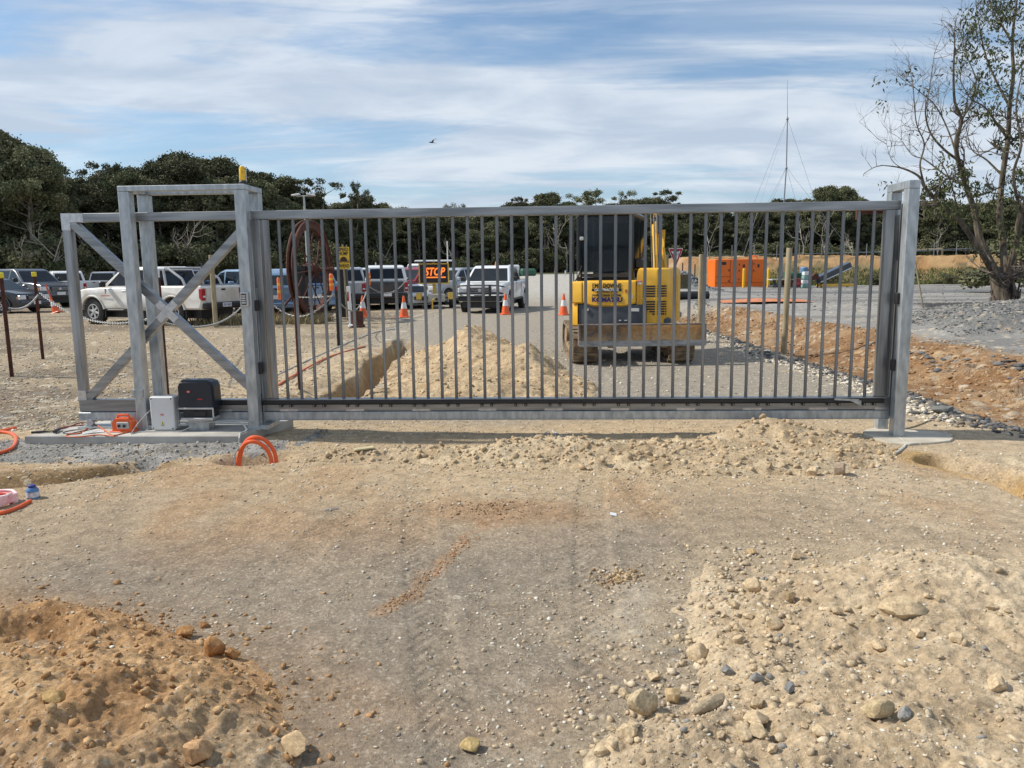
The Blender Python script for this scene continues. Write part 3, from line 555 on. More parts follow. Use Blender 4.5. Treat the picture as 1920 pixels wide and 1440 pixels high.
rock(545, 1420, .09, .05, .15, (.50, .36, .21), 'long tan slab of clay at the right foot of the clay heap', 18, rz=.5)
rock(1650, 1352, .125, .085, .07, (.48, .38, .23), 'big flat faced tan stone on the right-hand rubble heap', 21, tilt=.5)
rock(1700, 1172, .19, .10, .11, (.50, .39, .25), 'wide blocky sandstone boulder near the top of the rubble heap', 22, rz=-.1)
rock(1212, 1350, .12, .13, .10, (.46, .37, .24), 'rounded tan boulder at the left foot of the rubble heap', 23)
rock(1262, 1318, .075, .075, .06, (.47, .35, .20), 'angular stone right of the rounded tan boulder', 24)
rock(1335, 1330, .19, .05, .05, (.41, .33, .22), 'long narrow slab slanting up the rubble heap', 25, rz=.65, tilt=.2)
rock(1185, 1385, .07, .06, .06, S_, 'pale lump in front of the rounded tan boulder', 26)
rock(1415, 1110, .10, .085, .08, S_, 'pale dusty lump high on the left slope of the rubble heap', 27)
rock(1482, 1130, .07, .07, .06, (.30, .22, .13), 'dark brown lump near the crest of the rubble heap', 28)
rock(1455, 1182, .085, .07, .07, S_, 'pale lump below the dark brown lump', 29)
rock(1365, 1265, .055, .045, .05, (.23, .225, .215), 'blue grey stone left of centre on the rubble heap', 30)
rock(1420, 1282, .06, .045, .05, (.25, .245, .235), 'grey stone beside the blue grey stone on the rubble', 31)
rock(1484, 1302, .04, .05, .04, (.22, .22, .215), 'small upright slate blue stone on the rubble heap', 32)
rock(1700, 1350, .05, .05, .05, (.29, .285, .27), 'grey stone against the big flat faced stone', 33)
rock(1875, 1300, .07, .06, .06, S_, 'pale stone near the right edge of the rubble heap', 34)
rock(1420, 1368, .09, .07, .08, S_, 'pale lump low in the middle of the rubble heap', 35)
rock(1310, 1240, .10, .08, .08, S_, 'broad pale lump on the left shoulder of the rubble heap', 36)
rock(1495, 1050, .07, .06, .06, S_, 'pale lump on the far crest of the rubble heap', 37)
rock(1578, 892, .12, .15, .12, (.40, .32, .24), 'upright grey brown lump at the right end of the soil row', 38)
rock(1525, 892, .11, .09, .10, S_, 'tan lump left of the upright lump on the soil row', 39)
rock(1480, 802, .16, .12, .12, S_, 'large clod on the crest of the soil row under the gate', 40)
rock(1775, 778, .30, .14, .2, (.17, .175, .165), 'grey green slate boulder below the orange bank', 41)
rock(1410, 1040, .06, .05, .05, (.46, .33, .18), 'tan stone on the hardpan behind the rubble heap', 42)
rs = np.random.default_rng(77)
for i in range(110):                                   # fist sized stones of the rubble heap
    px__ = rs.uniform(1110, 1910); py__ = rs.uniform(1060, 1436)
    if sdist(np.array([G(px__, py__, .12)[0]]), np.array([G(px__, py__, .12)[1]]), HEAPS['rubble_heap']['poly'])[0] < .02 or (px__ > 1450 and rs.random() < .8): continue
    s_ = rs.uniform(.025, .06)
    rock(px__, py__, s_*1.2, s_*.85, s_, np.array(S_)*rs.uniform(.85, 1.1), 'small pale limestone lump among many on the rubble heap', 400+i, rz=rs.uniform(0, 3), group='loose lumps on the rubble heap', name='rubble_stone')
# ------------------------------------------------------------------ the gate, in its own frame: x along the gate, y away from the camera
GA = -0.050; GO = np.array([0, 6.966, 0.])
def LP(px, py, dy):                                    # photo point -> gate frame (x, z) on the plane y = dy
    d = ray(px, py); n = np.array([math.sin(-GA), math.cos(GA), 0]); p0 = GO+n*dy
    t = ((p0-np.array([0, 0, CAMH])) @ n)/(d @ n); p = np.array([0, 0, CAMH])+d*t-GO
    return p[0]*math.cos(GA)+p[1]*math.sin(GA), p[2]
def W(x, y, z=0): return (GO[0]+x*math.cos(GA)-y*math.sin(GA), GO[1]+x*math.sin(GA)+y*math.cos(GA), z)
def gthing(name, label, cat, group=None): return thing(name, label, cat, tuple(GO), GA, group)
GY = .15                                               # front face of the gate
ztop = (LP(490, 393.5, GY)[1]+LP(1690, 377, GY)[1])/2
zrb = (LP(600, 748, GY)[1]+LP(1600, 747, GY)[1])/2; zled = (LP(600, 770, GY)[1]+LP(1600, 769, GY)[1])/2; zbot = (LP(600, 787, GY-.02)[1]+LP(1600, 787, GY-.02)[1])/2
xl = LP(115, 400, GY)[0]; xl2 = LP(149, 785, GY)[0]; xl = (xl+xl2)/2; xr = LP(1690, 385, GY)[0]
rh = .078
g = gthing('sliding_gate', 'long grey metal sliding gate of vertical bars with cross-braced tail', 'sliding gate')
MB().box(((xl+xr)/2, GY+.0375, ztop-rh/2), (xr-xl, .075, rh), ch=.004).build('top_rail', alu, g)
m_ = MB().box(((xl+xr)/2, GY+.0375, (zrb+zled)/2), (xr-xl-.002, .075, zrb-zled), ch=.004)
m_.box(((xl+xr)/2, GY+.028, zrb+.003), (xr-xl, .10, .006)); m_.build('bottom_rail', alu, g)
m_ = MB().box(((xl+xr)/2, GY+.0375, (zled+zbot)/2-.002), (xr-xl+.01, .115, zled-zbot-.004), ch=.006)
m_.build('track_rail', galv, g)
MB().box(((xl+xr)/2, GY-.0245, zbot+.012), (xr-xl, .008, .006)).build('track_lip', galv, g)
b0 = LP(538, 748, GY)[0]; b1 = LP(1623.5, 747, GY)[0]
for i in range(41):
    x = b0+(b1-b0)*i/40 if i < 41 else b0+(b1-b0)*41/40
    if i == 0: B0 = MB().tube([(x, GY+.0375, z_) for z_ in (zrb, zrb+.004, zrb+.009, zrb+.016, ztop-rh-.016, ztop-rh-.009, ztop-rh-.004, ztop-rh)], [.019, .018, .0145, .0145, .0145, .0145, .018, .019], 12, cap=False).build('bar', alub, g, smooth=True); bx0 = x
    else: c_ = B0.copy(); C.objects.link(c_); c_.parent = g; c_.location.x = x-bx0
xst = LP(487, 500, GY)[0]-.02
for x in (xl+.04, xst, xr-.085):
    MB().box((x, GY+.0375, (zrb+ztop-rh)/2+.003), (.08, .0735, ztop-rh-zrb-.006), ch=.004).build('stile', aluv, g)
MB().box((xst+.085, GY+.0375, (zrb+ztop-rh)/2+.003), (.05, .05, ztop-rh-zrb-.006), ch=.004).build('stile', aluv, g)
# cross brace
xA, xB = xl+.08, xst-.04; zA, zB = zrb+.006, ztop-rh; cxm, czm = (xA+xB)/2, (zA+zB)/2
def brace(x0, z0, x1, z1, w_, dp, off=0):
    d = Vector((x1-x0, z1-z0)).normalized(); a = math.atan2(d.y, d.x); Lg = math.hypot(x1-x0, z1-z0)
    return MB().box(((x0+x1)/2, GY+.0375+off, (z0+z1)/2), (Lg, dp, w_), rot=(0, -a, 0), ch=.003)
brace(xA-.02, zB+.02, xB+.02, zA-.02, .075, .070).build('brace', alu, g)
d1 = Vector((cxm-xA, czm-zA)); u1 = d1.normalized()
brace(xA-.02, zA-.02, cxm-u1.x*.045, czm-u1.y*.045, .075, .066).build('brace', alu, g)
brace(cxm+u1.x*.045, czm+u1.y*.045, xB+.02, zB+.02, .075, .066).build('brace', alu, g)
a_ = math.atan2(zB-zA, xB-xA)
for q, (x, z) in enumerate([(cxm, czm)]):
    m_ = brace(cxm-.12*math.cos(a_), czm-.12*math.sin(a_), cxm+.12*math.cos(a_), czm+.12*math.sin(a_), .0735, .0735)
    m_.build('brushed_joint', rubbed, g)
    brace(cxm-.12*math.cos(a_), czm+.12*math.sin(a_), cxm+.12*math.cos(a_), czm-.12*math.sin(a_), .0735, .0750).build('brushed_joint', rubbed, g)
for (x, z, w_, h_) in [(xl+.04, ztop-.075, .083, .156), (xl+.145, ztop-.039, .13, .081), (xl+.04, zrb+.05, .083, .09), (xst-.09, ztop-.039, .12, .081)]:
    MB().box((x, GY+.0375, z), (w_, .0785, h_)).build('brushed_joint', rubbed, g)
for i in range(13):                                    # ground-off weld spots along the ledge
    x = LP(170+124*i, 770, GY)[0]
    if i > 0: MB().box((x, GY+.012, zled+.010), (.17, .028, .0215)).build('brushed_joint', rubbed, g)
# gear rack
xk0, xk1 = LP(400, 752, GY)[0], LP(1656, 752, GY)[0]
m_ = MB().box(((xk0+xk1)/2, GY-.018, zrb-.022), (xk1-xk0, .022, .030), ch=.003)
m_.build('gear_rack', black, g)
m_ = MB(); nt_ = int((xk1-xk0)/.0125)
for i in range(nt_): m_.box((xk0+(i+.5)*(xk1-xk0)/nt_, GY-.018, zrb-.0415), (.0065, .020, .009))
m_.build('rack_teeth', black, g)
for i in range(19):
    x = LP(528, 758, GY)[0]+i*(LP(1645, 758, GY)[0]-LP(528, 758, GY)[0])/17.4
    for dx_ in (0, .093):
        if x+dx_ < xk1: 
            f_ = MB().box((x+dx_, GY-.016, zrb-.052), (.026, .02, .030)).build('rack_foot', black, g)
            MB().lathe([(.004, -.003), (.004, .003)], (x+dx_, GY-.0285, zrb-.055), 8, 'y').build('bolt', chrome, f_)
MB().box((LP(1585, 750, GY)[0], GY-.033, zrb-.012), (.22, .006, .018), rot=(0, .05, 0)).build('limit_bracket', galv, g)
MB().prism([(LP(1590, 750, GY)[0], zrb-.02), (LP(1612, 750, GY)[0], zrb-.02), (LP(1612, 750, GY)[0], zrb-.07)], GY-.038, GY-.030).build('limit_bracket', galv, g)
# ---- support portal over the tail of the gate
zs = .085
def post_x(pxb, pyb, pxt, pyt, dy): return (LP(pxb, pyb, dy)[0]+LP(pxt, pyt, dy)[0])/2
xFL = post_x(263.5, 809, 233.5, 356, 0); xFR = post_x(474, 812, 450.5, 356, 0)
zt = (LP(233, 347, 0)[1]+LP(450, 346, 0)[1])/2
s = gthing('gate_portal', 'four-legged galvanised portal frame straddling the gate on the concrete plinth', 'gate frame')
for dy in (0, .33):
    for x in (xFL, xFR):
        p_ = MB().box((x, dy+.05, (zs+zt-.048)/2), (.1, .1, zt-.048-zs), ch=.006).build('post', galv, s)
        MB().box((x, dy+.05, zs+.006), (.14, .14, .012)).build('base_plate', galv, p_)
for dy in (0, .33): MB().box(((xFL+xFR)/2, dy+.05, zt-.024), (xFR-xFL+.1, .1, .048), ch=.004).build('top_beam', galv, s)
for x in (xFL, xFR): MB().box((x, .215, zt-.024), (.098, .23, .046), ch=.004).build('cross_beam', galv, s)
MB().box((xFR+.052, .19, .75), (.004, .12, 1.3)).build('side_plate', galv, s)
for x in (xFR, xFL):
    MB().box((x+.04, .16, zs+.02), (.2, .3, .04)).build('roller_plate', galv, s)
m_ = MB().box((xFR+.055, .10, LP(476, 693, 0)[1]), (.045, .05, .11), ch=.006); m_.build('photocell', black, s)
MB().box((xFR+.055, .10, LP(470, 574, 0)[1]), (.04, .05, .10), ch=.006).build('photocell', black, s)
kz = LP(461, 561, 0)[1]
kp = MB().box((xFR-.005, -.018, kz), (.075, .034, .135), ch=.008).build('keypad', chrome, s)
MB().box((xFR-.005, -.036, kz), (.046, .004, .10)).build('key_panel', black, kp)
mk = MB()
for i in range(3):
    for j in range(4): mk.box((xFR-.005+(i-1)*.013, -.039, kz+(j-1.5)*.021), (.009, .003, .014))
mk.build('key', lampw, kp)
bz = LP(257, 738, 0)[1]
kb = MB().box((xFL-.01, -.012, bz), (.10, .02, .078)).build('anchor_bracket', galv, s)
for i, j in ((-1, 1), (1, 1), (-1, -1), (1, -1)): MB().lathe([(.009, -.006), (.009, .006)], (xFL-.01+i*.032, -.027, bz+j*.022), 6, 'y').build('bolt', chrome, kb)
# amber beacon on the portal
bx_ = LP(454, 344, .05)[0]
b_ = gthing('warning_beacon', 'tall amber flashing light on top of the portal frame', 'beacon')
MB().lathe([(.035, zt), (.037, zt+.02), (.030, zt+.035)], (bx_, .07, 0), 16).build('base', black, b_)
MB().lathe([(.028, zt+.035), (.030, zt+.05), (.027, zt+.145), (.018, zt+.16), (.004, zt+.165)], (bx_, .07, 0), 18).build('lens', mat('amber_beacon_lens', (.75, .45, .02), rough=.15, var=.2, scale=40), b_, smooth=True)
MB().tube([(bx_+.032, .07, zt+.01), (bx_+.034, .07, zt+.12), (bx_+.028, .07, zt+.15)], .0035, 6).build('aerial', chrome, b_)
# ---- receiving posts at the right end
xC = post_x(1686, 818, 1715, 345, 0); zc = LP(1715, 337, 0)[1]
r_ = gthing('gate_catch_frame', 'tall pair of galvanised posts joined at the top where the gate closes', 'gate frame')
for dy in (0, .34): MB().box((xC, dy+.05, (zc-.07-.12)/2), (.1, .1, zc-.07+.12), ch=.006).build('post', galv, r_)
MB().box((xC, .22, zc-.035), (.1, .44, .07), ch=.004).build('top_beam', galv, r_)
MB().box((xC+.035, .22, 1.12), (.006, .24, 1.75)).build('stop_plate', aluv, r_)
MB().box((xC-.02, .135, 1.12), (.05, .012, 1.9)).build('guide_strip', aluv, r_)
MB().box((xC-.02, .31, 1.12), (.05, .012, 1.9)).build('guide_strip', aluv, r_)
for py_ in (560, 686): MB().box((xC-.062, .062, LP(1680, py_, 0)[1]), (.035, .05, .10), ch=.006).build('photocell', black, r_)
tg = MB().box((LP(1636, 397, .3)[0]+.05, .36, LP(1636, 397, .3)[1]), (.26, .03, .03)).box((LP(1618, 397, .3)[0]-.02, .36, LP(1636, 397, .3)[1]-.02), (.03, .03, .09)).build('cable_conduit_arm', rust, r_)
# ---- plinth and footing
def gpoly(pts): return [W(x, y)[:2] for x, y in pts]
sx0, sx1 = LP(55, 822, -.2)[0], LP(455, 822, -.2)[0]
def slab(name, poly, z0, z1, m, label, cat, ch=.008):
    n = len(poly); cx_ = sum(p[0] for p in poly)/n; cy_ = sum(p[1] for p in poly)/n
    ins = [(cx_+(x-cx_)*.994, cy_+(y-cy_)*.985) for x, y in poly]
    P = [(x, y, z0) for x, y in poly]+[(x, y, z1-ch) for x, y in poly]+[(x, y, z1) for x, y in ins]
    F = [tuple(range(n-1, -1, -1)), tuple(range(2*n, 3*n))]+[(i+k*n, (i+1) % n+k*n, (i+1) % n+(k+1)*n, i+(k+1)*n) for i in range(n) for k in (0, 1)]
    return tag(MB().add(P, F).build(name, m), label, cat)
slab('concrete_plinth', gpoly([(sx0, -.26), (LP(447, 822, -.26)[0], -.26), (LP(545, 790, .5)[0]+.02, .52), (sx0+.35, .52)]), -.10, zs, conc, 'flat grey concrete plinth under the gate motor and portal', 'plinth')
pf = [(xC-.16+ 0.50*math.cos(t)*(.5 if math.cos(t) < 0 else 1)*(1+.06*math.sin(5*t)+.03*math.sin(13*t)), .0+.33*math.sin(t)*(1+.07*math.cos(3*t)+.03*math.cos(11*t))) for t in np.linspace(0, 2*math.pi, 60, endpoint=False)]
slab('concrete_footing', gpoly([(x+.15, y+.05) for x, y in pf]), -.10, .014, mat('dusty_concrete', (.40, .36, .29), rough=.95, col2=(.52, .48, .40), scale=6, bump=.1), 'pale round concrete footing around the right catch posts', 'footing')
# ---- motor
mx0, mx1 = LP(338, 770, 0)[0], LP(407, 770, 0)[0]; mz0, mz1 = LP(370, 786, 0)[1], LP(370, 712, 0)[1]
mo = gthing('gate_motor', 'black gate motor with silver trim beside the white control box', 'gate motor'); mw = mx1-mx0; mc = (mx0+mx1)/2; hh = mz1-mz0
navy = mat('dark_navy_plastic', (.012, .018, .03), rough=.4, var=.2)
prof = [(-.5, .30), (-.5, .84), (-.46, .93), (-.38, 1.0), (.30, 1.0), (.42, .95), (.48, .84), (.5, .30)]
V_ = []; 
def ring(y, k, ztrim): return [(mc+a*mw*k, y, mz0+min(b, ztrim)*hh) for a, b in prof]
m_ = MB(); rings = [ring(-.05, .90, .94), ring(-.02, .98, 1.0), ring(.10, 1.0, 1.0), ring(.13, .97, .98)]
P = sum(rings, []); n = len(prof); F = [tuple(range(n)), tuple(range(4*n-1, 3*n-1, -1))]+[(k*n+i, k*n+(i+1) % n, (k+1)*n+(i+1) % n, (k+1)*n+i) for k in range(3) for i in range(n)]
m_.add(P, F).build('cover', navy, mo)
MB().box((mc+.01, .035, mz0+hh*.15), (mw*.80, .15, hh*.28), ch=.01).build('gearbox', black, mo)
MB().box((mc, -.052, mz0+hh*.295), (mw*.94, .012, .016), ch=.003).box((mc+mw*.455, -.052, mz0+hh*.18), (.014, .012, hh*.24), ch=.003).build('trim', chrome, mo)
MB().box((mc+.01, .01, mz0+.012), (mw*.86, .17, .024), ch=.004).build('foot', chrome, mo)
MB().box((mc+.03, -.046, mz0+hh*.16), (mw*.34, .01, hh*.13), ch=.003).build('lock_hatch', black, mo)
redl = mat('red_logo_patch', (.62, .03, .02), rough=.4)
MB().box((mc-.06, -.0535, mz0+hh*.72), (.030, .004, .020)).build('logo', redl, mo)
for dx_ in (-.008, 0, .008): MB().box((mc-.06+dx_, -.0565, mz0+hh*.72), (.003, .002, .011)).build('logo_stroke', whitep, mo)
MB().box((mc+.045, -.0535, mz0+hh*.53), (.045, .003, .008)).build('logo', redl, mo)
MB().box((mc-.04, .05, mz1+.002), (.06, .04, .004)).build('label_plate', whitep, mo)
MB().box((mc, .05, (zs+mz0)/2), (mw*.55, .14, mz0-zs)).build('pedestal', galv, mo)
# ---- control box
cx0, cx1 = LP(282.5, 780, -.06)[0], LP(326.5, 780, -.06)[0]; cz0, cz1 = LP(300, 807, -.06)[1], LP(300, 744, -.06)[1]
cb = gthing('control_box', 'white plastic control enclosure with red logo and warning sticker', 'control box'); cm = (cx0+cx1)/2
wb = mat('white_plastic', (.66, .665, .66), rough=.35, var=.03)
MB().box((cm, -.022, (cz0+cz1)/2), (cx1-cx0, .084, cz1-cz0), ch=.010).build('lid', wb, cb)
MB().box((cm+.004, .035, (cz0+cz1)/2), (cx1-cx0-.006, .03, cz1-cz0-.006), ch=.004).build('box', wb, cb)
for i in (-1, 1):
    for j in (-1, 1): MB().lathe([(.006, -.003), (.006, .003)], (cm+i*(cx1-cx0)*.42, -.066, (cz0+cz1)/2+j*(cz1-cz0)*.44), 10, 'y').build('screw', black, cb)
MB().box((cm, -.0655, cz0+(cz1-cz0)*.47), (.026, .004, .016)).build('logo', redl, cb)
for dx_ in (-.006, .001, .007): MB().box((cm+dx_, -.0683, cz0+(cz1-cz0)*.47), (.003, .002, .009)).build('logo_stroke', whitep, cb)
tri = MB().prism([(cm-.014, cz0+.060), (cm+.014, cz0+.060), (cm, cz0+.088)], -.068, -.064).build('warning_sticker', mat('sticker_yellow', (.75, .68, .05), rough=.5), cb)
MB().prism([(cm-.003, cz0+.065), (cm+.003, cz0+.065), (cm+.001, cz0+.079), (cm-.001, cz0+.079)], -.0700, -.0685).build('warning_symbol', black, tri)
MB().box((cm, -.066, cz0+.050), (.026, .003, .010)).build('warning_text', mat('sticker_dark_yellow', (.30, .30, .05), rough=.5), cb)
# ---- conduits and cables on the plinth
gcon = mat('grey_pvc', (.40, .42, .41), rough=.45, var=.08)
def gpt(px, py, dy, z=None):
    x, zz = LP(px, py, dy); return (x, dy, zz if z is None else z)
cn = gthing('grey_conduit', 'grey conduits running from control box and motor down off the plinth', 'conduit')
MB().tube([gpt(334, 797, -.02), gpt(348, 797, -.02), gpt(360, 792, -.01), gpt(366, 784, 0)], .011, 8).build('pipe', gcon, cn, smooth=True)
MB().tube([gpt(370, 790, 0), gpt(400, 791, -.03), gpt(450, 793, -.06), gpt(458, 797, -.08), gpt(463, 806, -.1), (gpt(463, 806, -.1)[0], -.15, zs+.012), (gpt(452, 812, -.2)[0], -.22, zs+.012), (gpt(449, 820, -.27)[0], -.275, zs-.02), (gpt(449, 835, -.27)[0], -.275, -.02), (gpt(446, 850, -.3)[0], -.31, -.10)], .009, 8).build('pipe', gcon, cn, smooth=True)
MB().tube([gpt(372, 788, .02), gpt(400, 789, .0), gpt(450, 789, .0), gpt(474, 790, .0)], .009, 8).build('pipe', gcon, cn, smooth=True)
MB().tube([gpt(366, 786, .02), gpt(360, 800, -.06), (gpt(340, 810, -.1)[0], -.1, zs+.008), (gpt(300, 812, -.1)[0], -.1, zs+.008), (gpt(262, 812, -.12)[0], -.12, zs+.008), (gpt(246, 818, -.2)[0], -.2, zs+.006), gpt(252, 803, -.1), gpt(262, 790, -.06), gpt(276, 775, -.05), gpt(283, 768, -.03)], .005, 6).build('cable', gcon, cn, smooth=True)
# ---- portable power outlet
po = gthing('power_outlet_block', 'orange portable power outlet block with carry handle on the plinth', 'power outlet')
ox0, ox1 = LP(216, 800, -.05)[0], LP(252, 800, -.05)[0]; oz = zs; om = (ox0+ox1)/2; ow = ox1-ox0
m_ = MB().prism([(om-ow*.5, oz+.012), (om-ow*.5, oz+.09), (om-ow*.36, oz+.125), (om+ow*.3, oz+.125), (om+ow*.5, oz+.09), (om+ow*.5, oz+.012)], -.10, .0)
m_.build('body', orangep, po)
MB().tube([(om-ow*.36, -.05, oz+.115), (om-ow*.30, -.05, oz+.155), (om+ow*.22, -.05, oz+.155), (om+ow*.34, -.05, oz+.115)], .011, 8).build('handle', orangep, po, smooth=True)
MB().box((om+ow*.08, -.105, oz+.065), (ow*.62, .02, .065), rot=(.1, 0, 0), ch=.006).build('socket_panel', gcon, po)
for i in (0, 1): MB().lathe([(.014, -.006), (.012, .006)], (om-ow*.08+i*.05, -.120, oz+.062), 12, 'y').build('socket', black, po)
MB().box((om, -.05, oz+.006), (ow*1.25, .13, .012), ch=.004).build('base', orangep, po)
oc_ = mat('orange_cord', (.55, .12, .03), rough=.5, var=.15); rc = mat('dark_red_cord', (.16, .02, .03), rough=.5, var=.2)
def cordz(pts, z): return [(W(LP(px, py, dy)[0], dy, z)) for px, py, dy in pts]
def gcord(pts, r, m, name, label, cat):
    P = []
    for px, py, k in pts:
        q = G(px, py, zs+r+k); P.append((q[0], q[1], zs+r+k))
    P2 = []
    for i in range(len(P)-1):
        a, b = Vector(P[i]), Vector(P[i+1]); p0 = Vector(P[max(i-1, 0)]); p3 = Vector(P[min(i+2, len(P)-1)])
        for t in (0, .25, .5, .75):
            P2.append(.5*((2*a)+(b-p0)*t+(2*p0-5*a+4*b-p3)*t*t+(3*a-p0-3*b+p3)*t**3))
    P2.append(Vector(P[-1])); o = MB().tube(P2, r, 6).build(name, m, smooth=True); return tag(o, label, cat)
gcord([(250, 808, 0), (232, 812, 0), (212, 816, 0), (196, 806, .01), (180, 797, .01), (168, 800, 0), (150, 812, 0), (130, 814, 0), (124, 818, 0), (150, 819, 0), (185, 815, 0), (214, 818, 0)], .006, oc_, 'extension_cord', 'orange extension cord looping across the plinth left of the outlet', 'cord')
gcord([(188, 795, 0), (160, 797, 0), (125, 800, 0), (100, 806, 0), (120, 803, 0), (150, 793, 0), (170, 793, 0)], .005, rc, 'dark_red_lead', 'dark red lead lying behind the orange cord', 'cord')
gcord([(160, 806, 0), (140, 806, 0), (118, 811, 0), (130, 813, 0), (150, 809, 0), (180, 803, 0), (196, 796, 0)], .004, black, 'thin_black_lead', 'thin black lead among the cords on the plinth', 'cord')
def onslab(px, py, z=None): q = G(px, py, zs); return (q[0], q[1], zs)
t_ = thing('claw_hammer', 'claw hammer lying on the left corner of the plinth', 'hammer', onslab(88, 812), .2)
MB().tube([(-.13, 0, .012), (.02, .01, .014)], [.012, .010], 8).build('grip', black, t_, smooth=True)
MB().box((.03, .01, .016), (.09, .02, .02), ch=.004).build('handle', timber, t_)
MB().box((.085, .012, .02), (.028, .11, .026), ch=.006).lathe([(.014, -.012), (.016, .012)], (.085, -.05, .02), 10, 'y').prism([(.072, .06), (.098, .06), (.092, .10), (.080, .10)], .012, .022, 'z').build('head', black, t_)
pt = thing('site_paper', 'white sheet of instructions lying among the cords on the plinth', 'paper', onslab(175, 811), .5)
MB().add([(-.09, -.05, .002), (.09, -.05, .004), (.09, .05, .012), (0, .06, .003), (-.09, .05, .006), (0, -.055, .010)], [(0, 5, 3, 4), (5, 1, 2, 3)]).build('sheet', whitep, pt)
pt.children[0].modifiers.new('s', 'SOLIDIFY').thickness = .001
rl = thing('roller_carriage', 'galvanised roller carriage plate under the gate behind the outlet', 'roller', W(LP(190, 800, .1)[0], .16, zs), GA)
MB().box((0, 0, .006), (.42, .2, .012)).build('plate', galv, rl)
for dx_ in (-.12, .12): MB().lathe([(.032, -.02), (.034, 0), (.032, .02)], (dx_, -.03, .045), 16, 'y').build('wheel', chrome, rl, smooth=True)
# ---- orange conduit loops etc.
def spline(P, k=5, closed=False):
    P = [Vector(p) for p in P]; O = []; n = len(P)
    for i in range(n if closed else n-1):
        if closed: p0, a, b, p3 = P[i-1], P[i], P[(i+1) % n], P[(i+2) % n]
        else: p0, a, b, p3 = P[max(i-1, 0)], P[i], P[i+1], P[min(i+2, n-1)]
        for j in range(k):
            t = j/k; O.append(.5*((2*a)+(b-p0)*t+(2*p0-5*a+4*b-p3)*t*t+(3*a-p0-3*b+p3)*t**3))
    if not closed: O.append(P[-1])
    return O
ocon = mat('orange_conduit', (.80, .13, .035), rough=.35, var=.06, scale=3)
pc = G(478, 862, 0)
lo_ = thing('conduit_loops', 'two upright orange conduit loops rising from the pit beside the plinth', 'conduit')
for dx_, r_x, h_, dy_ in ((-.008, .145, .160, 0), (.010, .158, .190, .03)):
    MB().tube([(pc[0]+dx_+r_x*math.cos(a), pc[1]+dy_+.02*math.sin(3*a), -.07+(h_+.07)*max(math.sin(a), -.2)) for a in np.linspace(-.2, math.pi+.2, 26)], .0175, 10).build('pipe', ocon, lo_, smooth=True)
MB().tube([(pc[0]-.165, pc[1]-.01, -.1), (pc[0]-.163, pc[1]-.01, .05), (pc[0]-.13, pc[1]+.01, .11)], .006, 6).build('cable', gcon, lo_, smooth=True)
def onground(pts, r, z=0, k=6):
    O = []
    for px, py in pts:
        q = G(px, py, z); q = G(px, py, Z(q[0], q[1])+r); O.append((q[0], q[1], Z(q[0], q[1])+r*.9))
    return spline(O, k)
tag(MB().tube(onground([(-60, 822), (-20, 812), (10, 806), (30, 802)], .016), .016, 10).build('orange_conduit_piece', ocon, smooth=True), 'straight orange conduit end pointing at the plinth, left edge', 'conduit')
tag(MB().tube(onground([(-40, 813), (0, 810), (22, 813), (31, 824), (24, 836), (4, 846), (-30, 856)], .016), .016, 10).build('orange_conduit_piece', ocon, smooth=True), 'curled orange conduit bending back at the left edge', 'conduit')
tag(MB().tube(onground([(-50, 962), (-10, 962), (10, 960), (35, 950), (57, 939)], .014), .014, 10).build('orange_conduit_piece', ocon, smooth=True), 'short orange conduit offcut beside the pink rope coil', 'conduit')
q = G(-5, 945, 0); zc_ = Z(q[0], q[1])
pk = mat('pink_rope', (.80, .42, .44), rough=.6, var=.1, scale=30, col2=(.85, .72, .72))
co_ = [(q[0]+(.11+.012*math.sin(k*1.7))*math.cos(t), q[1]+.11*math.sin(t), zc_+.012+.013*(t/(2*math.pi))) for k, t in enumerate(np.linspace(0, 2*math.pi*5, 130))]
rp = thing('rope_coil', 'coil of pink and white draw rope on the ground at left edge', 'rope')
MB().tube(co_, .011, 6).build('rope', pk, rp, smooth=True)
MB().tube([(q[0]+(.085)*math.cos(t), q[1]+.085*math.sin(t), zc_+.014+.012*(t/(2*math.pi))) for t in np.linspace(0, 2*math.pi*4, 90)], .010, 6).build('inner_rope', mat('red_rope', (.75, .12, .09), rough=.6, var=.1), rp, smooth=True)
q = G(62, 933, 0); q[2] = Z(q[0], q[1])
gc_ = thing('glue_can', 'small blue tin of pipe glue with white label', 'can', q, .3)
cb_ = mat('blue_tin', (.10, .22, .42), rough=.35, var=.1)
MB().lathe([(.040, 0), (.041, .004), (.041, .055), (.036, .068), (.028, .078)], n=20).build('tin', cb_, gc_, smooth=True)
MB().lathe([(.0418, .012), (.0418, .048)], n=20).build('label', mat('faded_label', (.62, .62, .64), rough=.5, var=.3, scale=50), gc_, smooth=True)
MB().lathe([(.024, .078), (.024, .094), (.018, .097)], n=16).build('lid', mat('dark_blue_cap', (.02, .04, .22), rough=.4), gc_)
q = G(683, 859, 0); w__ = MB().box((0, 0, .01), (.17, .05, .012)).build('wood_offcut', mat('fresh_pine', (.50, .43, .26), rough=.8, var=.1, scale=20)); w__.location = (q[0], q[1], Z(q[0], q[1])+.01); w__.rotation_euler = (.1, .0, .55); tag(w__, 'pale wood offcut lying on the soil before the gate', 'offcut')
tw = mat('bleached_twig', (.55, .55, .52), rough=.8)
def twig(pts, r, label, name='white_twig', m=None, cat='twig'):
    tag(MB().tube(onground(pts, r), r, 6).build(name, m or tw, smooth=True), label, cat)
twig([(1684, 820), (1692, 826), (1697, 834), (1690, 842), (1680, 848)], .010, 'white plastic offcut curling at the foot of the catch post', 'white_tube_offcut', cat='offcut')
twig([(1655, 823), (1680, 823), (1708, 829)], .004, 'thin white cord crossing the footing by the catch post', 'white_string', cat='cord')
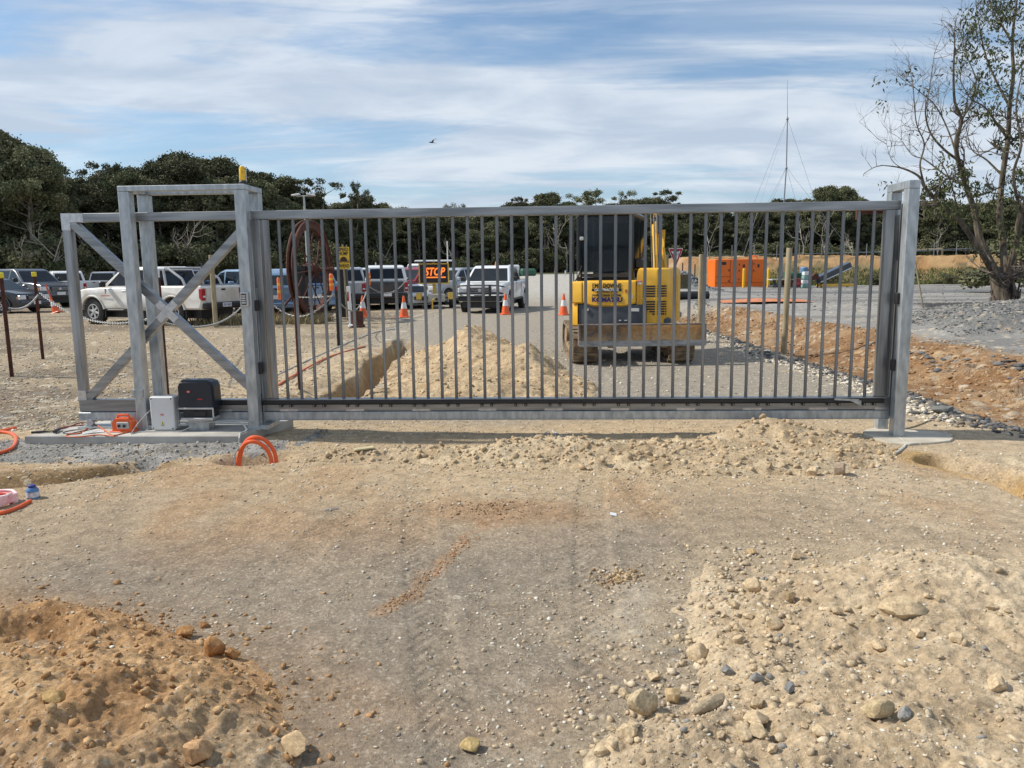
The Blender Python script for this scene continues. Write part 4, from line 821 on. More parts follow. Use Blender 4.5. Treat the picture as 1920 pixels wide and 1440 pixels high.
twig([(1010, 832), (1018, 815), (1028, 808)], .005, 'left of two white cable ties on the soil row', 'cable_tie', cat='cable tie')
twig([(1036, 806), (1046, 822), (1054, 818), (1040, 810)], .005, 'right of two white cable ties on the soil row', 'cable_tie', cat='cable tie')
twig([(607, 958), (618, 954), (635, 953)], .003, 'thin white strip of plastic on the hardpan', 'plastic_strip', cat='litter')
q = G(1150, 967, 0); pp = MB().box((0, 0, .004), (.04, .03, .004), rot=(.3, .2, 0)).build('paper_scrap', whitep); pp.location = (q[0], q[1], Z(q[0], q[1])+.004); tag(pp, 'tiny white scrap on the hardpan right of centre', 'litter')
twig([(1696, 804), (1720, 797), (1745, 787)], .008, 'dark stick lying beyond the catch posts', 'stick', timber, 'stick')
# ------------------------------------------------------------------ vehicles: x forward, y to the left side, z up
KIND = {
 'ute':   dict(W=1.80, fx=2.42, rx=-2.62, hood=(2.38, .98, 1.22, 1.10), belt=1.10, gh=[(1.20, 1.08), (.52, 1.62), (.30, 1.69), (-.70, 1.70), (-.92, 1.64), (-1.04, 1.08)], rear_top=1.14, xf=1.52, xr=-1.55, wr=.385, tray=-1.04, win=[[(.92, 1.15), (.46, 1.58), (.24, 1.60), (.16, 1.15)], [(.08, 1.15), (.12, 1.60), (-.66, 1.60), (-.80, 1.15)]]),
 'wagon': dict(W=1.84, fx=2.35, rx=-2.35, hood=(2.30, .92, 1.05, 1.06), belt=1.06, gh=[(1.06, 1.04), (.36, 1.58), (.10, 1.66), (-1.85, 1.66), (-2.10, 1.60), (-2.32, 1.04)], rear_top=1.06, xf=1.45, xr=-1.40, wr=.36, tray=None, win=[[(.80, 1.10), (.34, 1.52), (.10, 1.56), (.06, 1.10)], [(-.02, 1.10), (.02, 1.57), (-.80, 1.57), (-.85, 1.10)], [(-.95, 1.10), (-.90, 1.57), (-1.75, 1.56), (-2.0, 1.12)]]),
 'hatch': dict(W=1.76, fx=2.10, rx=-2.10, hood=(2.0, .80, .95, .97), belt=.95, gh=[(1.10, .93), (.25, 1.38), (-.05, 1.46), (-1.10, 1.45), (-1.45, 1.36), (-1.98, .96)], rear_top=1.0, xf=1.30, xr=-1.30, wr=.31, tray=None, win=[[(.72, .99), (.22, 1.32), (-.06, 1.37), (-.10, .99)], [(-.18, .99), (-.14, 1.37), (-.92, 1.36), (-1.0, .99)], [(-1.08, 1.0), (-1.0, 1.35), (-1.35, 1.28), (-1.60, 1.02)]]),
 'van':   dict(W=1.95, fx=2.5, rx=-2.6, hood=(2.42, 1.0, 1.95, 1.18), belt=1.18, gh=[(1.98, 1.16), (1.2, 1.95), (.9, 2.08), (-2.4, 2.12), (-2.55, 2.0), (-2.58, 1.16)], rear_top=1.18, xf=1.75, xr=-1.6, wr=.36, tray=None, win=[[(1.7, 1.25), (1.2, 1.80), (.8, 1.85), (.7, 1.25)]]),
}
WHEEL = {}
def make_wheel(root, x, y, r, side, nsp=6, steel=False):
    key = (round(r, 2), nsp, steel)
    w_ = .235 if r > .34 else .205
    t = MB().lathe([(r*.60, -w_*.48), (r*.86, -w_*.5), (r*.97, -w_*.40), (r, -w_*.2), (r, w_*.2), (r*.97, w_*.40), (r*.86, w_*.5), (r*.60, w_*.48)], n=28, axis='y', cap=False)
    for i in range(28):
        a = 2*math.pi*i/28; t.box((r*1.0*math.cos(a), 0, r*1.0*math.sin(a)), (.03, w_*.8, .045), rot=(0, -a, 0)) if i % 1 == 0 and r > .36 else None
    wh = thing('wheel', None, None); wh.parent = root; wh.location = (x, y, r)
    ty = t.build('tyre', rubber, wh, smooth=True)
    s = side; rm = MB().lathe([(r*.61, s*w_*.42), (r*.58, s*w_*.50), (r*.53, s*w_*.50), (r*.51, s*w_*.20)], n=24, axis='y', cap=False)
    for i in range(nsp):
        a = 2*math.pi*i/nsp+.3; rm.box((r*.33*math.cos(a), s*w_*.36, r*.33*math.sin(a)), (r*.42, .035, r*(.17 if not steel else .26)), rot=(0, -a, 0), ch=.006)
    rm.lathe([(r*.17, s*w_*.28), (r*.16, s*w_*.44), (r*.06, s*w_*.47)], n=12, axis='y')
    rm.build('rim', chrome, wh, smooth=True); MB().lathe([(r*.60, -s*w_*.1), (r*.60, s*w_*.1)], n=20, axis='y').build('brake_disc', black, wh)
    return wh
def offs(poly, d):
    n = len(poly); O = []; A = sum(poly[i][0]*poly[(i+1) % n][1]-poly[(i+1) % n][0]*poly[i][1] for i in range(n)); sg = 1 if A > 0 else -1
    for i in range(n):
        a, b, c = Vector(poly[i-1]), Vector(poly[i]), Vector(poly[(i+1) % n]); e1 = (b-a).normalized(); e2 = (c-b).normalized()
        n1 = Vector((-e1.y, e1.x))*sg; n2 = Vector((-e2.y, e2.x))*sg; q = n1+n2
        q = q/max(q.dot(n1), .5) if q.length > 1e-6 else n1; O.append((b.x+q.x*d, b.y+q.y*d))
    return O
def shell(m, poly, hwf, ins=(.035, .0), r=.04):
    n = len(poly); P = []; I = ins[0]; st = [(-1, I*1.6, 0), (-1, I*.7, .3), (-1, I*.15, .8), (-1, 0, 1.6)]; st = st+[(1, a, b) for _, a, b in st[::-1]]
    for sgn, a, k in st:
        for x, z in (offs(poly, a) if a else poly): P.append((x, sgn*(hwf(x, z)-r*k), z))
    F = [tuple(range(n)), tuple(range(8*n-1, 7*n-1, -1))]+[(k*n+i, k*n+(i+1) % n, (k+1)*n+(i+1) % n, (k+1)*n+i) for k in range(7) for i in range(n)]
    return m.add(P, F)
def vehicle(name, label, cat, kind, paint, loc, head, group=None, canopy=None, bullbar=False, rack=False, sportbar=False, wheels=6, flare=True, lower=None, plate=None, beacon=False, scale=1.0, blackrear=False, dark_tail=False, badge=True):
    K = KIND[kind]; Wd = K['W']; hw = Wd/2; r = K['wr']; ra = r+.085; sill = .46 if kind in ('ute',) else .27
    v = thing(name, label, cat, loc, head, group); v.scale = (scale,)*3
    hf, hz, cx, cz = K['hood']
    fz = lambda q: q
    low = [(K['fx']-.06, sill-.06), (K['fx'], sill+.08), (K['fx'], hz-.24), (hf, hz), ((hf+cx)/2, (hz+cz)/2+.035), (cx, cz)]
    if K['tray'] is not None: low += [(K['tray'], K['belt']), (K['tray']-.03, K['rear_top']), (K['rx']+.06, K['rear_top']), (K['rx']+.02, K['rear_top']-.06)]
    else: low += [(K['rx']+.08, K['rear_top']), (K['rx']+.01, K['rear_top']-.12)]
    low += [(K['rx'], sill+.22), (K['rx']+.08, sill)]
    for xw in (K['xr'], K['xf']):
        th0 = math.asin(max(-.9, min(.9, (sill-r)/ra)))
        for k in range(13):
            a = math.pi-th0-(math.pi-2*th0)*k/12; low.append((xw+ra*math.cos(a), r+ra*math.sin(a)))
    low.append((K['fx']-.14, sill-.06))
    nose = lambda x: .10*max(0, (x-K['fx']+.75)/.75)**2+.05*max(0, (-x+K['rx']+.5)/.5)**2
    body = shell(MB(), low, lambda x, z: hw-nose(x)-.03*max(0, (.75-z))**1-.035*max(0, z-.85)/.3)
    b = body.build('body', paint, v, smooth=True, ang=28)
    gh = K['gh']; bz = K['belt']; ghw = lambda x, z: hw-.055-max(0, z-bz)*.26
    shell(MB(), gh, ghw, ins=(.03, 0), r=.05).build('cabin', paint, v, smooth=True, ang=28)
    for sgn in (-1, 1):
        for wpoly in K['win']:
            P = [(x, sgn*(ghw(x, z)+.004), z) for x, z in wpoly]+[(x, sgn*(ghw(x, z)-.02), z) for x, z in wpoly]; n = len(wpoly)
            MB().add(P, [tuple(range(n)), tuple(range(2*n-1, n-1, -1))]+[(i, (i+1) % n, (i+1) % n+n, i+n) for i in range(n)]).build('side_window', glass, v)
    def screen(A, B, nm, t0=.08, t1=.93):
        A, B = Vector(A), Vector(B); d = (B-A); nrm = Vector((d.y, -d.x)).normalized(); 
        if (nrm.x < 0) == (nm == 'windscreen'): nrm = -nrm
        P = []
        for t in (t0, t1):
            q = A+d*t+nrm*.006; y_ = ghw(q.x, q.y)-.09; P += [(q.x, -y_, q.y), (q.x, y_, q.y)]
        P += [(p[0]-nrm.x*.03, p[1], p[2]-nrm.y*.03) for p in P]
        MB().add(P, [(0, 1, 3, 2), (4, 6, 7, 5), (0, 4, 5, 1), (1, 5, 7, 3), (3, 7, 6, 2), (2, 6, 4, 0)]).build(nm, glass, v)
    screen(gh[0], gh[1], 'windscreen'); screen(gh[-1], gh[-2], 'rear_window', .12, .9)
    MB().box((0, 0, .42), (K['fx']-K['rx']-.3, Wd-.5, .42)).box(((K['xf']+K['xr'])/2, 0, r), (.12, Wd-.3, .1)).build('chassis', black, v)
    for xw in (K['xf'], K['xr']):
        for sgn in (-1, 1):
            make_wheel(v, xw, sgn*(hw-.13), r, sgn, wheels)
            if flare:
                th0 = math.asin(max(-.9, min(.9, (sill-r)/ra)))
                P = [(xw+ra*math.cos(a), sgn*(hw-.005), r+ra*math.sin(a)) for a in np.linspace(-abs(th0)*0+th0, math.pi-th0, 15)]
                MB().tube(P, .030, 6).build('wheel_arch', lower or paint, v, smooth=True)
    dk = black
    for sgn in (-1, 1):                                # doors, handles, mirrors, side steps
        ds = K['win']; xs_ = [ds[0][0][0]+.05, (ds[0][-1][0]+ds[1][0][0])/2 if len(ds) > 1 else ds[0][-1][0]-.05]
        if len(ds) > 1: xs_.append(ds[1][-1][0]-.06)
        m_ = MB()
        for x in xs_: m_.box((x, sgn*(hw-.020), (sill+.14+bz)/2), (.009, .03, bz-sill-.20))
        m_.box(((xs_[0]+xs_[-1])/2, sgn*(hw-.022), sill+.09), (xs_[0]-xs_[-1], .03, .008)).build('door_seam', dk, v)
        for x in xs_[1:]: MB().box((x+.13, sgn*(hw-.022), bz-.10), (.14, .04, .03), ch=.008).build('door_handle', paint if paint is not silver else chrome, v)
        MB().box((ds[0][0][0]+.02, sgn*(hw+.09), bz+.10), (.10, .20, .17), ch=.03).build('mirror', paint if kind != 'ute' else dk, v)
        MB().box(((K['xf']+K['xr'])/2, sgn*(hw-.06), sill-.03), (K['xf']-K['xr']-2*ra-.1, .10, .05), ch=.01).build('side_step', dk, v)
        MB().box((K['xf']-ra-.02, sgn*(hw-.11), .34), (.03, .20, .22)).build('mud_flap', dk, v)
        MB().box((K['xr']-ra-.02, sgn*(hw-.11), .34), (.03, .20, .22)).build('mud_flap', dk, v)
        # lamps
        fx = K['fx']; ly = hw-.10-.12
        MB().box((fx-.07, sgn*(ly-.05), hz-.16), (.16, .36, .19), ch=.03).build('headlight', lampw, v)
        MB().box((fx-.14, sgn*(hw-.10), hz-.17), (.12, .05, .12), ch=.015).build('indicator', lampo, v)
        rz_ = K['rear_top']-.25
        MB().box((K['rx']+.05, sgn*(hw-.12), rz_), (.14, .15, .34), ch=.02).build('tail_light', lampr, v)
        MB().box((K['rx']+.045, sgn*(hw-.12), rz_-.06), (.145, .10, .06), ch=.01).build('reversing_lamp', lampw, v)
    m_ = MB().box((K['fx']-.02, 0, hz-.17), (.08, Wd-1.0, .20), ch=.02); gr = m_.build('grille', dk, v)
    for dz in (-.05, 0, .05): MB().box((K['fx']+.022, 0, hz-.17+dz), (.012, Wd-1.08, .012)).build('grille_bar', chrome, gr)
    if badge: MB().lathe([(.055, -.01), (.06, .0), (.055, .01)], (K['fx']+.035, 0, hz-.17), 16, 'x').build('badge', chrome, gr)
    MB().box((K['fx']-.03, 0, sill+.10), (.22, Wd-.18, .20), ch=.05).build('front_bumper', lower or paint, v)
    MB().box((K['fx']+.075, 0, sill+.03), (.03, Wd-.8, .08), ch=.01).build('air_intake', dk, v)
    MB().box((K['rx']-.04, 0, sill+.10), (.18, Wd-.16, .17), ch=.03).build('rear_bumper', dk if kind == 'ute' else paint, v)
    if dark_tail: MB().box((K['rx']-.008, 0, K['rear_top']-.25), (.03, Wd-.44, .42), ch=.01).build('tailgate', darkp, v)
    else: MB().box((K['rx']-.004, 0, K['rear_top']-.27), (.03, Wd-.46, .44), ch=.012).build('tailgate', paint, v)
    MB().box((K['rx']-.022, 0, K['rear_top']-.12), (.02, .16, .05)).build('tailgate_handle', dk, v)
    for x, z, nm in ((K['rx']-.135 if kind == 'ute' else K['rx']-.03, sill+.12 if kind == 'ute' else sill+.36, 'number_plate'), (K['fx']+.095, sill+.15, 'number_plate')):
        p_ = MB().box((x, 0, z), (.012, .37, .125), ch=.003).build(nm, whitep, v)
        s_ = 1 if x > 0 else -1
        Mx = Matrix.Translation((x+s_*.008, 0, z)) @ Matrix.Rotation(R_(90*s_), 4, 'Z') @ Matrix.Rotation(R_(90), 4, 'X')
        if plate: text(plate, .10, Mx, mat('plate_blue', (.02, .05, .25), rough=.5), p_, 'plate_lettering', width=.30)
    if K['tray'] is not None and not canopy:
        MB().box(((K['tray']+K['rx'])/2, 0, K['rear_top']+.004), (K['tray']-K['rx']-.16, Wd-.28, .012)).build('tray_cover', dk, v)
    if canopy:
        cp = [(K['tray']-.03, K['rear_top']), (K['tray']-.06, 1.70), (K['tray']-.25, 1.76), (K['rx']+.35, 1.74), (K['rx']+.18, 1.66), (K['rx']+.03, K['rear_top'])]
        cw = lambda x, z: hw-.06-max(0, z-K['rear_top'])*.2
        co = shell(MB(), cp, cw, ins=(.03, 0), r=.05).build('canopy', canopy, v, smooth=True, ang=28)
        wp = [(K['tray']-.18, 1.2), (K['tray']-.2, 1.62), (K['rx']+.34, 1.6), (K['rx']+.2, 1.2)]
        for sgn in (-1, 1):
            P = [(x, sgn*(cw(x, z)+.005), z) for x, z in wp]+[(x, sgn*(cw(x, z)-.02), z) for x, z in wp]
            MB().add(P, [(0, 1, 2, 3), (7, 6, 5, 4)]+[(i, (i+1) % 4, (i+1) % 4+4, i+4) for i in range(4)]).build('canopy_window', glass, co)
        P = []
        A, B = Vector((K['rx']+.03, K['rear_top'])), Vector((K['rx']+.18, 1.66))
        for t in (.14, .9):
            q = A+(B-A)*t; y_ = cw(q.x, q.y)-.13; P += [(q.x-.010, -y_, q.y), (q.x-.010, y_, q.y)]
        P += [(p[0]+.03, p[1], p[2]) for p in P]
        MB().add(P, [(0, 1, 3, 2), (4, 6, 7, 5), (0, 4, 5, 1), (1, 5, 7, 3), (3, 7, 6, 2), (2, 6, 4, 0)]).build('canopy_window', glass, co)
    if sportbar:
        for sgn in (-1, 1):
            y_ = sgn*(hw-.16); MB().tube([(K['tray']-.20, y_, 1.12), (K['tray']-.14, y_, 1.60), (K['tray']-.26, y_*.97, 1.66), (K['tray']-.80, y_, 1.34), (K['tray']-.92, y_, 1.12)], .036, 10).build('sports_bar', chrome, v, smooth=True)
        MB().tube([(K['tray']-.17, -(hw-.2), 1.65), (K['tray']-.17, hw-.2, 1.65)], .03, 8).build('sports_bar', chrome, v, smooth=True)
    if rack:
        m_ = MB()
        for x in (.15, -.3, -.75): m_.tube([(x, -.62, 1.80), (x, .62, 1.80)], .014, 6)
        for y in (-.62, -.2, .2, .62): m_.tube([(.25, y, 1.82), (-.85, y, 1.82)], .013, 6)
        for y in (-.62, .62): m_.tube([(.25, y, 1.94), (-.85, y, 1.94)], .012, 6)
        for y in (-.62, .62):
            for x in (.2, -.3, -.8): m_.tube([(x, y, 1.66), (x, y, 1.94)], .012, 6)
        m_.build('roof_rack', dk, v)
    if beacon:
        MB().lathe([(.07, 1.70), (.07, 1.73), (.055, 1.74), (.05, 1.83), (.02, 1.85)], (-.4, 0, 0), 14).build('roof_beacon', lampo, v, smooth=True)
    if bullbar:
        m_ = MB(); X_ = K['fx']+.16
        for z, y_ in ((.60, .84), (.72, .78)): m_.tube([(X_-.26, -y_-.03, z-.02), (X_-.02, -y_+.10, z), (X_, -.3, z), (X_, .3, z), (X_-.02, y_-.10, z), (X_-.26, y_+.03, z-.02)], .035, 8)
        m_.tube([(X_-.30, -.86, .93), (X_-.06, -.70, .985), (X_, -.40, 1.0), (X_, .40, 1.0), (X_-.06, .70, .985), (X_-.30, .86, .93)], .022, 8)
        for y in (-.40, .40): m_.box((X_, y, .74), (.06, .09, .56), ch=.02)
        m_.box((X_-.06, 0, .52), (.12, 1.66, .16), ch=.04)
        m_.build('bull_bar', dk, v, smooth=True)
    return v
def spot(px, py, Y=None):
    q = G(px, py, 0) if Y is None else AT(px, py, Y)
    return (q[0], q[1], Z(q[0], q[1]))
def head_px(ax, aY, bx, bY):                           # heading from photo columns and depths of two points, rear then front
    a = AT(ax, 560, aY); b = AT(bx, 560, bY); return math.atan2(b[1]-a[1], b[0]-a[0])
def at2(px, Y): q = AT(px, 560, Y); return (q[0], q[1], Z(q[0], q[1]))
# main white ute on the left: wheels at photo x 172 (front) and 331 (rear)
a, b = AT(331, 560, 22.7), AT(171, 560, 23.9); hd = math.atan2(b[1]-a[1], b[0]-a[0]); cxy = (a+b)/2
u_ = vehicle('white_ute', 'white double-cab ute with chrome sports bar parked behind the gate tail', 'ute', 'ute', dirtyw, (cxy[0]+.30, cxy[1]+.75, Z(cxy[0], cxy[1])), hd, sportbar=True, plate='1SC 4GD', scale=1.02)
MB().box((.95, .92, .86), (.34, .006, .028)).build('door_decal', mat('decal_red', (.5, .2, .17), rough=.5, var=.4, scale=60), u_)
# centre ute coming forward
a, b = AT(968, 560, 31.2), AT(905, 560, 27.6)
ce = vehicle('white_ute', 'white double-cab ute with black bull bar and orange beacon facing the gate', 'ute', 'ute', whitep, (0, 0, 0), 0, bullbar=True, beacon=True, plate='1XW 7ID', scale=1.0)
hd = math.atan2(-1.0, -.20); f_ = AT(899, 560, 27.4); ce.rotation_euler = (0, 0, hd); ce.location = (f_[0]-math.cos(hd)*2.5, f_[1]-math.sin(hd)*2.5, 0); ce.location.z = Z(ce.location.x, ce.location.y)
PK = 'vehicles parked in rows in the car park'
def car(name, label, cat, kind, paint, px, Y, deg, **k):
    return vehicle(name, label, cat, kind, paint, at2(px, Y), R_(deg), PK, **k)
car('grey_ute', 'dark grey dual-cab ute facing right at the far left of the car park', 'ute', 'ute', greyp, 52, 37.5, -28, scale=1.08)
car('dark_car', 'near-black car cut off by the left edge of the picture', 'car', 'hatch', darkp, -14, 32.5, -12)
car('white_canopy_ute', 'white ute with matching canopy behind the dark grey ute', 'ute', 'ute', whitep, 118, 45, 128, canopy=whitep)
car('silver_ute', 'small silver ute farthest back between the grey ute and the white ute', 'ute', 'ute', silver, 205, 52, 100)
car('dark_rack_ute', 'black ute with roof ladder rack behind the main white ute', 'ute', 'ute', darkp, 352, 31.5, 104, rack=True)
car('blue_wagon', 'pale blue wagon parked behind the timber post', 'wagon', 'wagon', bluep, 455, 32, 150)
car('blue_grey_hatch', 'blue grey hatchback seen from behind just right of the portal', 'car', 'hatch', bluep, 497, 28.8, 118, scale=1.08)
car('blue_hatch', 'shiny light blue car behind the rusty wheel', 'car', 'wagon', bluep, 548, 30.5, 128)
car('white_wagon', 'white wagon with tinted windows behind the rusty wheel', 'wagon', 'wagon', whitep, 598, 37.5, 70)
car('silver_tail_ute', 'silver ute tail behind the speed hump sign', 'ute', 'ute', silver, 650, 33.2, 100, lower=silver)
car('white_cab_ute', 'white ute with silver tray right of the speed hump sign', 'ute', 'ute', whitep, 692, 40.5, 98)
car('canopy_ute', 'ute with white canopy and black tailgate between two orange-capped posts', 'ute', 'ute', silver, 722, 33.6, 101, canopy=whitep, dark_tail=True)
car('red_ute', 'dark red ute parked left of the STOP board', 'ute', 'ute', redp, 783, 36.6, 238)
car('low_white_car', 'low white car nose showing in front of the red ute', 'car', 'hatch', whitep, 774, 33.0, -70, scale=.66)
car('white_van', 'white van peeking out behind the STOP board', 'van', 'van', whitep, 800, 58, 80, scale=.95)
car('silver_wagon', 'silver wagon right behind the STOP board trailer', 'wagon', 'wagon', silver, 850, 36.5, 235)
car('far_white_car', 'farthest white car between the STOP board and the bull-bar ute', 'car', 'wagon', whitep, 872, 47, 250)
dgrey_ = mat('trailer_dark_grey', (.07, .07, .07), rough=.7)
# ------------------------------------------------------------------ variable message trailer
vm = spot(823, 577); VY = vm[1]
vt = thing('message_trailer', 'yellow roadwork trailer with black message board reading STOP', 'message board', vm, R_(4))
def vpx(px, py): q = AT(px, py, VY); return q[0]-vm[0], q[2]-vm[2]
x0, z1 = vpx(786, 495); x1, z0 = vpx(841, 531); amb = mat('frame_yellow', (.72, .48, .08), rough=.5, var=.08)
MB().box(((x0+x1)/2, 0, (z0+z1)/2), (x1-x0, .12, z1-z0), ch=.01).build('board', mat('matt_black_screen', (.02, .02, .022), rough=.6, var=.2), vt)
f_ = MB()
for x in (x0, x1): f_.box((x, -.03, (z0+z1)/2), (.05, .16, z1-z0+.05))
for z in (z0, z1): f_.box(((x0+x1)/2, -.03, z), (x1-x0-.05, .155, .05))
f_.build('board_frame', amb, vt)
led = mat('orange_led', (.9, .22, .02), emit=(1.0, .20, .03, 1.1), rough=.5)
M_ = Matrix.Translation(((x0+x1)/2+.02, -.075, vpx(815, 510)[1])) @ Matrix.Rotation(R_(90), 4, 'X')
text('STOP', .44, M_, led, vt, 'led_lettering', off=.012, shear=.25, width=.84, depth=.006)
MB().box(((x0+x1)/2+.08, -.075, vpx(815, 520)[1]), (.80, .012, .05)).build('led_underline', led, vt)
MB().box(((x0+x1)/2, 0, vpx(815, 489)[1]), (x1-x0+.35, .75, .045), rot=(.05, 0, .0)).build('solar_panel', mat('solar_panel_edge', (.60, .60, .60), rough=.4, var=.1), vt)
MB().box(((x0+x1)/2, .05, (z1+.07)), (.08, .08, .17)).box(((x0+x1)/2, .1, (z0+.55)/2), (.14, .14, z0-.3)).build('mast', amb, vt)
MB().box(((x0+x1)/2, .2, .46), (1.15, 1.5, .10), ch=.02).build('trailer_body', dgrey_, vt)
for x in (x0-.02, x1+.08): MB().box((x+.0, -.15, .62), (.24, .7, .06), ch=.02).box((x, -.62, .50), (.22, .05, .22), ch=.01).build('mudguard', amb, vt)
for x, s_ in ((x0-.04, -1), (x1+.10, 1)): make_wheel(vt, x, .15, .30, s_, 5); vt.children[-1].rotation_euler = (0, 0, R_(90)); 
MB().tube([((x0+x1)/2, -.5, .42), ((x0+x1)/2-.05, -1.5, .40)], .04, 6).box(((x0+x1)/2-.05, -1.35, .22), (.05, .05, .42)).build('drawbar', amb, vt)
MB().box(((x0+x1)/2+.1, -.6, .45), (.7, .06, .32), ch=.02).build('control_panel', mat('trailer_grey'  , (.45, .44, .40)), vt)
for x, z in ((x0+.15, .28), (x0+.7, .28)): MB().lathe([(.05, -.02), (.05, .02)], (x, -.66, z+.12), 12, 'y').build('lamp', black, vt)
pc_ = thing('leaning_pipe', 'pale grey pipe leaning against the left end of the message trailer', 'pipe', spot(778, 574), 0)
MB().tube([(0, 0, 0), (.12, .1, .75)], .055, 10).build('pipe', mat('grey_pvc', (.4, .42, .41)), pc_)
# ------------------------------------------------------------------ cones
def make_cone():
    c = thing('traffic_cone', 'x', 'traffic cone')
    MB().box((0, 0, .02), (.38, .38, .04), ch=.012).build('base', orangep, c)
    pr = [(.145, .04), (.125, .10)]; h = .72
    rr = lambda z: .145-(.145-.028)*(z-.04)/(h-.04)
    MB().lathe([(rr(.04), .04), (rr(.30), .30)], n=20).build('cone_body', orangep, c, smooth=True)
    MB().lathe([(rr(.30)+.002, .30), (rr(.50)+.002, .50)], n=20).build('white_band', conew, c, smooth=True)
    MB().lathe([(rr(.50), .50), (rr(.70), .70), (.022, .72)], n=20).build('cone_top', orangep, c, smooth=True)
    return c
cone0 = make_cone()
CONES = [((681, 595), 'traffic cone right of the speed hump sign, leftmost of the row'), ((758, 595), 'second traffic cone of the row, in front of the canopy ute'), ((948, 590), 'traffic cone standing before the right wheel of the bull-bar ute'), ((1057, 591), 'traffic cone immediately left of the excavator'), ((815, 533), 'small pale cone on the drawbar in front of the STOP board')]
for i, (p, lab) in enumerate(CONES[:4]):
    c = cone0 if i == 0 else copy_tree(cone0); c.location = spot(*p); c['label'] = lab; c['group'] = 'orange traffic cones with white bands'; c.rotation_euler = (0, 0, .2*i)
c = copy_tree(cone0); q = AT(105, 573, 31.5); c.location = (q[0], q[1], Z(q[0], q[1])); c.rotation_euler = (0, -.30, 0); c['label'] = 'leaning traffic cone in front of the dark grey ute'; c['group'] = 'orange traffic cones with white bands'; c.scale = (1.0, 1, .95)
# taller marker stick in that cone
q2 = thing('marker_stick', 'slim orange stick poking out of the leaning cone', 'marker', (q[0], q[1]+.02, Z(q[0], q[1])), 0)
MB().tube([(-.18, 0, .60), (-.36, 0, 1.18)], .035, 8).build('stick', mat('faded_orange', (.55, .12, .06), rough=.6, var=.2), q2)
# ------------------------------------------------------------------ posts, chains
def picket(px, pyb, pyt, cap, label, name='star_picket', m=rust, capm=None, r=.016, group=None, Y=None):
    s_ = spot(px, pyb) if Y is None else at2(px, Y)
    h_ = AT(px, pyt, s_[1])[2]-s_[2]; t = thing(name, label, 'picket', s_, .4, group)
    mm = MB()
    for k in range(3): a = 2*math.pi*k/3; mm.box((r*math.cos(a), r*math.sin(a), h_/2), (r*2, .006, h_), rot=(0, 0, a))
    mm.build('stake', m, t)
    if cap: MB().box((0, 0, h_+.0), (.075*cap, .075*cap, .085*cap), ch=.01).build('cap', capm, t)
    return t, s_, h_
ycap = mat('yellow_cap', (.75, .62, .03), rough=.45, var=.05); ocap = mat('orange_cap', (.80, .16, .03), rough=.45, var=.1)
P1 = picket(22, 708, 516, 1, 'rusty star picket with yellow cap at the left edge', capm=ycap, group='rusty star pickets with yellow caps')
P2 = picket(80, 673, 514, 1, 'rusty star picket with yellow cap left of the gate end', capm=ycap, group='rusty star pickets with yellow caps')
P3 = picket(313, 742, 520, 0, 'rusty star picket without cap inside the portal legs')
P4 = picket(563, 742, 560, 0, 'thin rusty picket behind the second gate bars')
P5 = picket(635, 648, 545, 0, 'black picket sleeve post left of the white guide post', m=black, r=.022)
P6 = picket(693, 603, 530, 0, 'thin rusty picket with orange sleeve right of the speed hump sign')
def sleeve(px, y0, y1, Y, name, label):
    a = AT(px, y1, Y); b = AT(px-2, y0, Y); t = thing(name, label, 'post sleeve', a, 0); hh_ = b[2]-a[2]
    MB().lathe([(.036, 0), (.040, .01), (.040, hh_*.94), (.02, hh_)], n=12).build('sleeve', ocap, t, smooth=True)
    MB().lathe([(.0415, hh_*.30), (.0415, hh_*.42)], n=12).lathe([(.0415, hh_*.62), (.0415, hh_*.74)], n=12).build('reflective_band', mat('amber_reflector', (.85, .42, .04), rough=.3), t)
sleeve(622, 513, 545, P5[1][1], 'orange_post_sleeve', 'orange sleeve with amber bands on top of the black picket'); sleeve(693, 511, 535, P6[1][1], 'orange_post_sleeve', 'orange sleeve with amber bands above the chain at the thin picket')
sleeve(524, 520, 562, 19.5, 'orange_post_sleeve', 'weathered orange sleeve near the blue grey hatchback'); 
def chain(a, b, sag, label, m=None, r=.012, link=.055):
    a, b = Vector(a), Vector(b); L_ = (b-a).length; n = max(6, int(L_/link*1.02)); mm = MB()
    pts = [a+(b-a)*(i/n)+Vector((0, 0, -4*sag*(i/n)*(1-i/n))) for i in range(n+1)]
    for i in range(n):
        p, q = pts[i], pts[i+1]; d = (q-p); u1_ = d.normalized(); s1_ = Vector((0, 0, 1)).cross(u1_).normalized(); t1_ = u1_.cross(s1_)
        w_ = s1_ if i % 2 else t1_; c_ = (p+q)/2; hl = d.length*.66; hw_ = link*.30
        mm.tube([c_+u1_*math.cos(k*math.pi/3)*hl+w_*math.sin(k*math.pi/3)*hw_ for k in range(6)], r*.55, 4, closed=True)
    return tag(mm.build('chain', m or mat('grey_chain', (.30, .30, .29), rough=.5, metal=.5, var=.3, scale=30)), label, 'chain')
def pz(px, py, Y): return AT(px, py, Y)
chain(pz(-40, 600, P1[1][1]+.5), pz(18, 583, P1[1][1]), .03, 'chain running off the left edge from the first yellow-capped picket')
chain(pz(16, 578, P1[1][1]), pz(72, 552, P2[1][1]), .10, 'chain between the two yellow-capped pickets')
chain(pz(74, 548, P2[1][1]), pz(303, 590, 10.4), .30, 'chain sagging behind the gate tail from the second yellow-capped picket')
chain(pz(306, 605, 10.4), pz(452, 576, 19), .22, 'chain passing low in front of the main white ute tail')
chain(pz(500, 560, 17.0), pz(625, 552, 16.2), .42, 'chain hanging in front of the rusty wheel')
chain(pz(627, 552, 16.2), pz(690, 538, 22.5), .50, 'chain behind the white guide post')
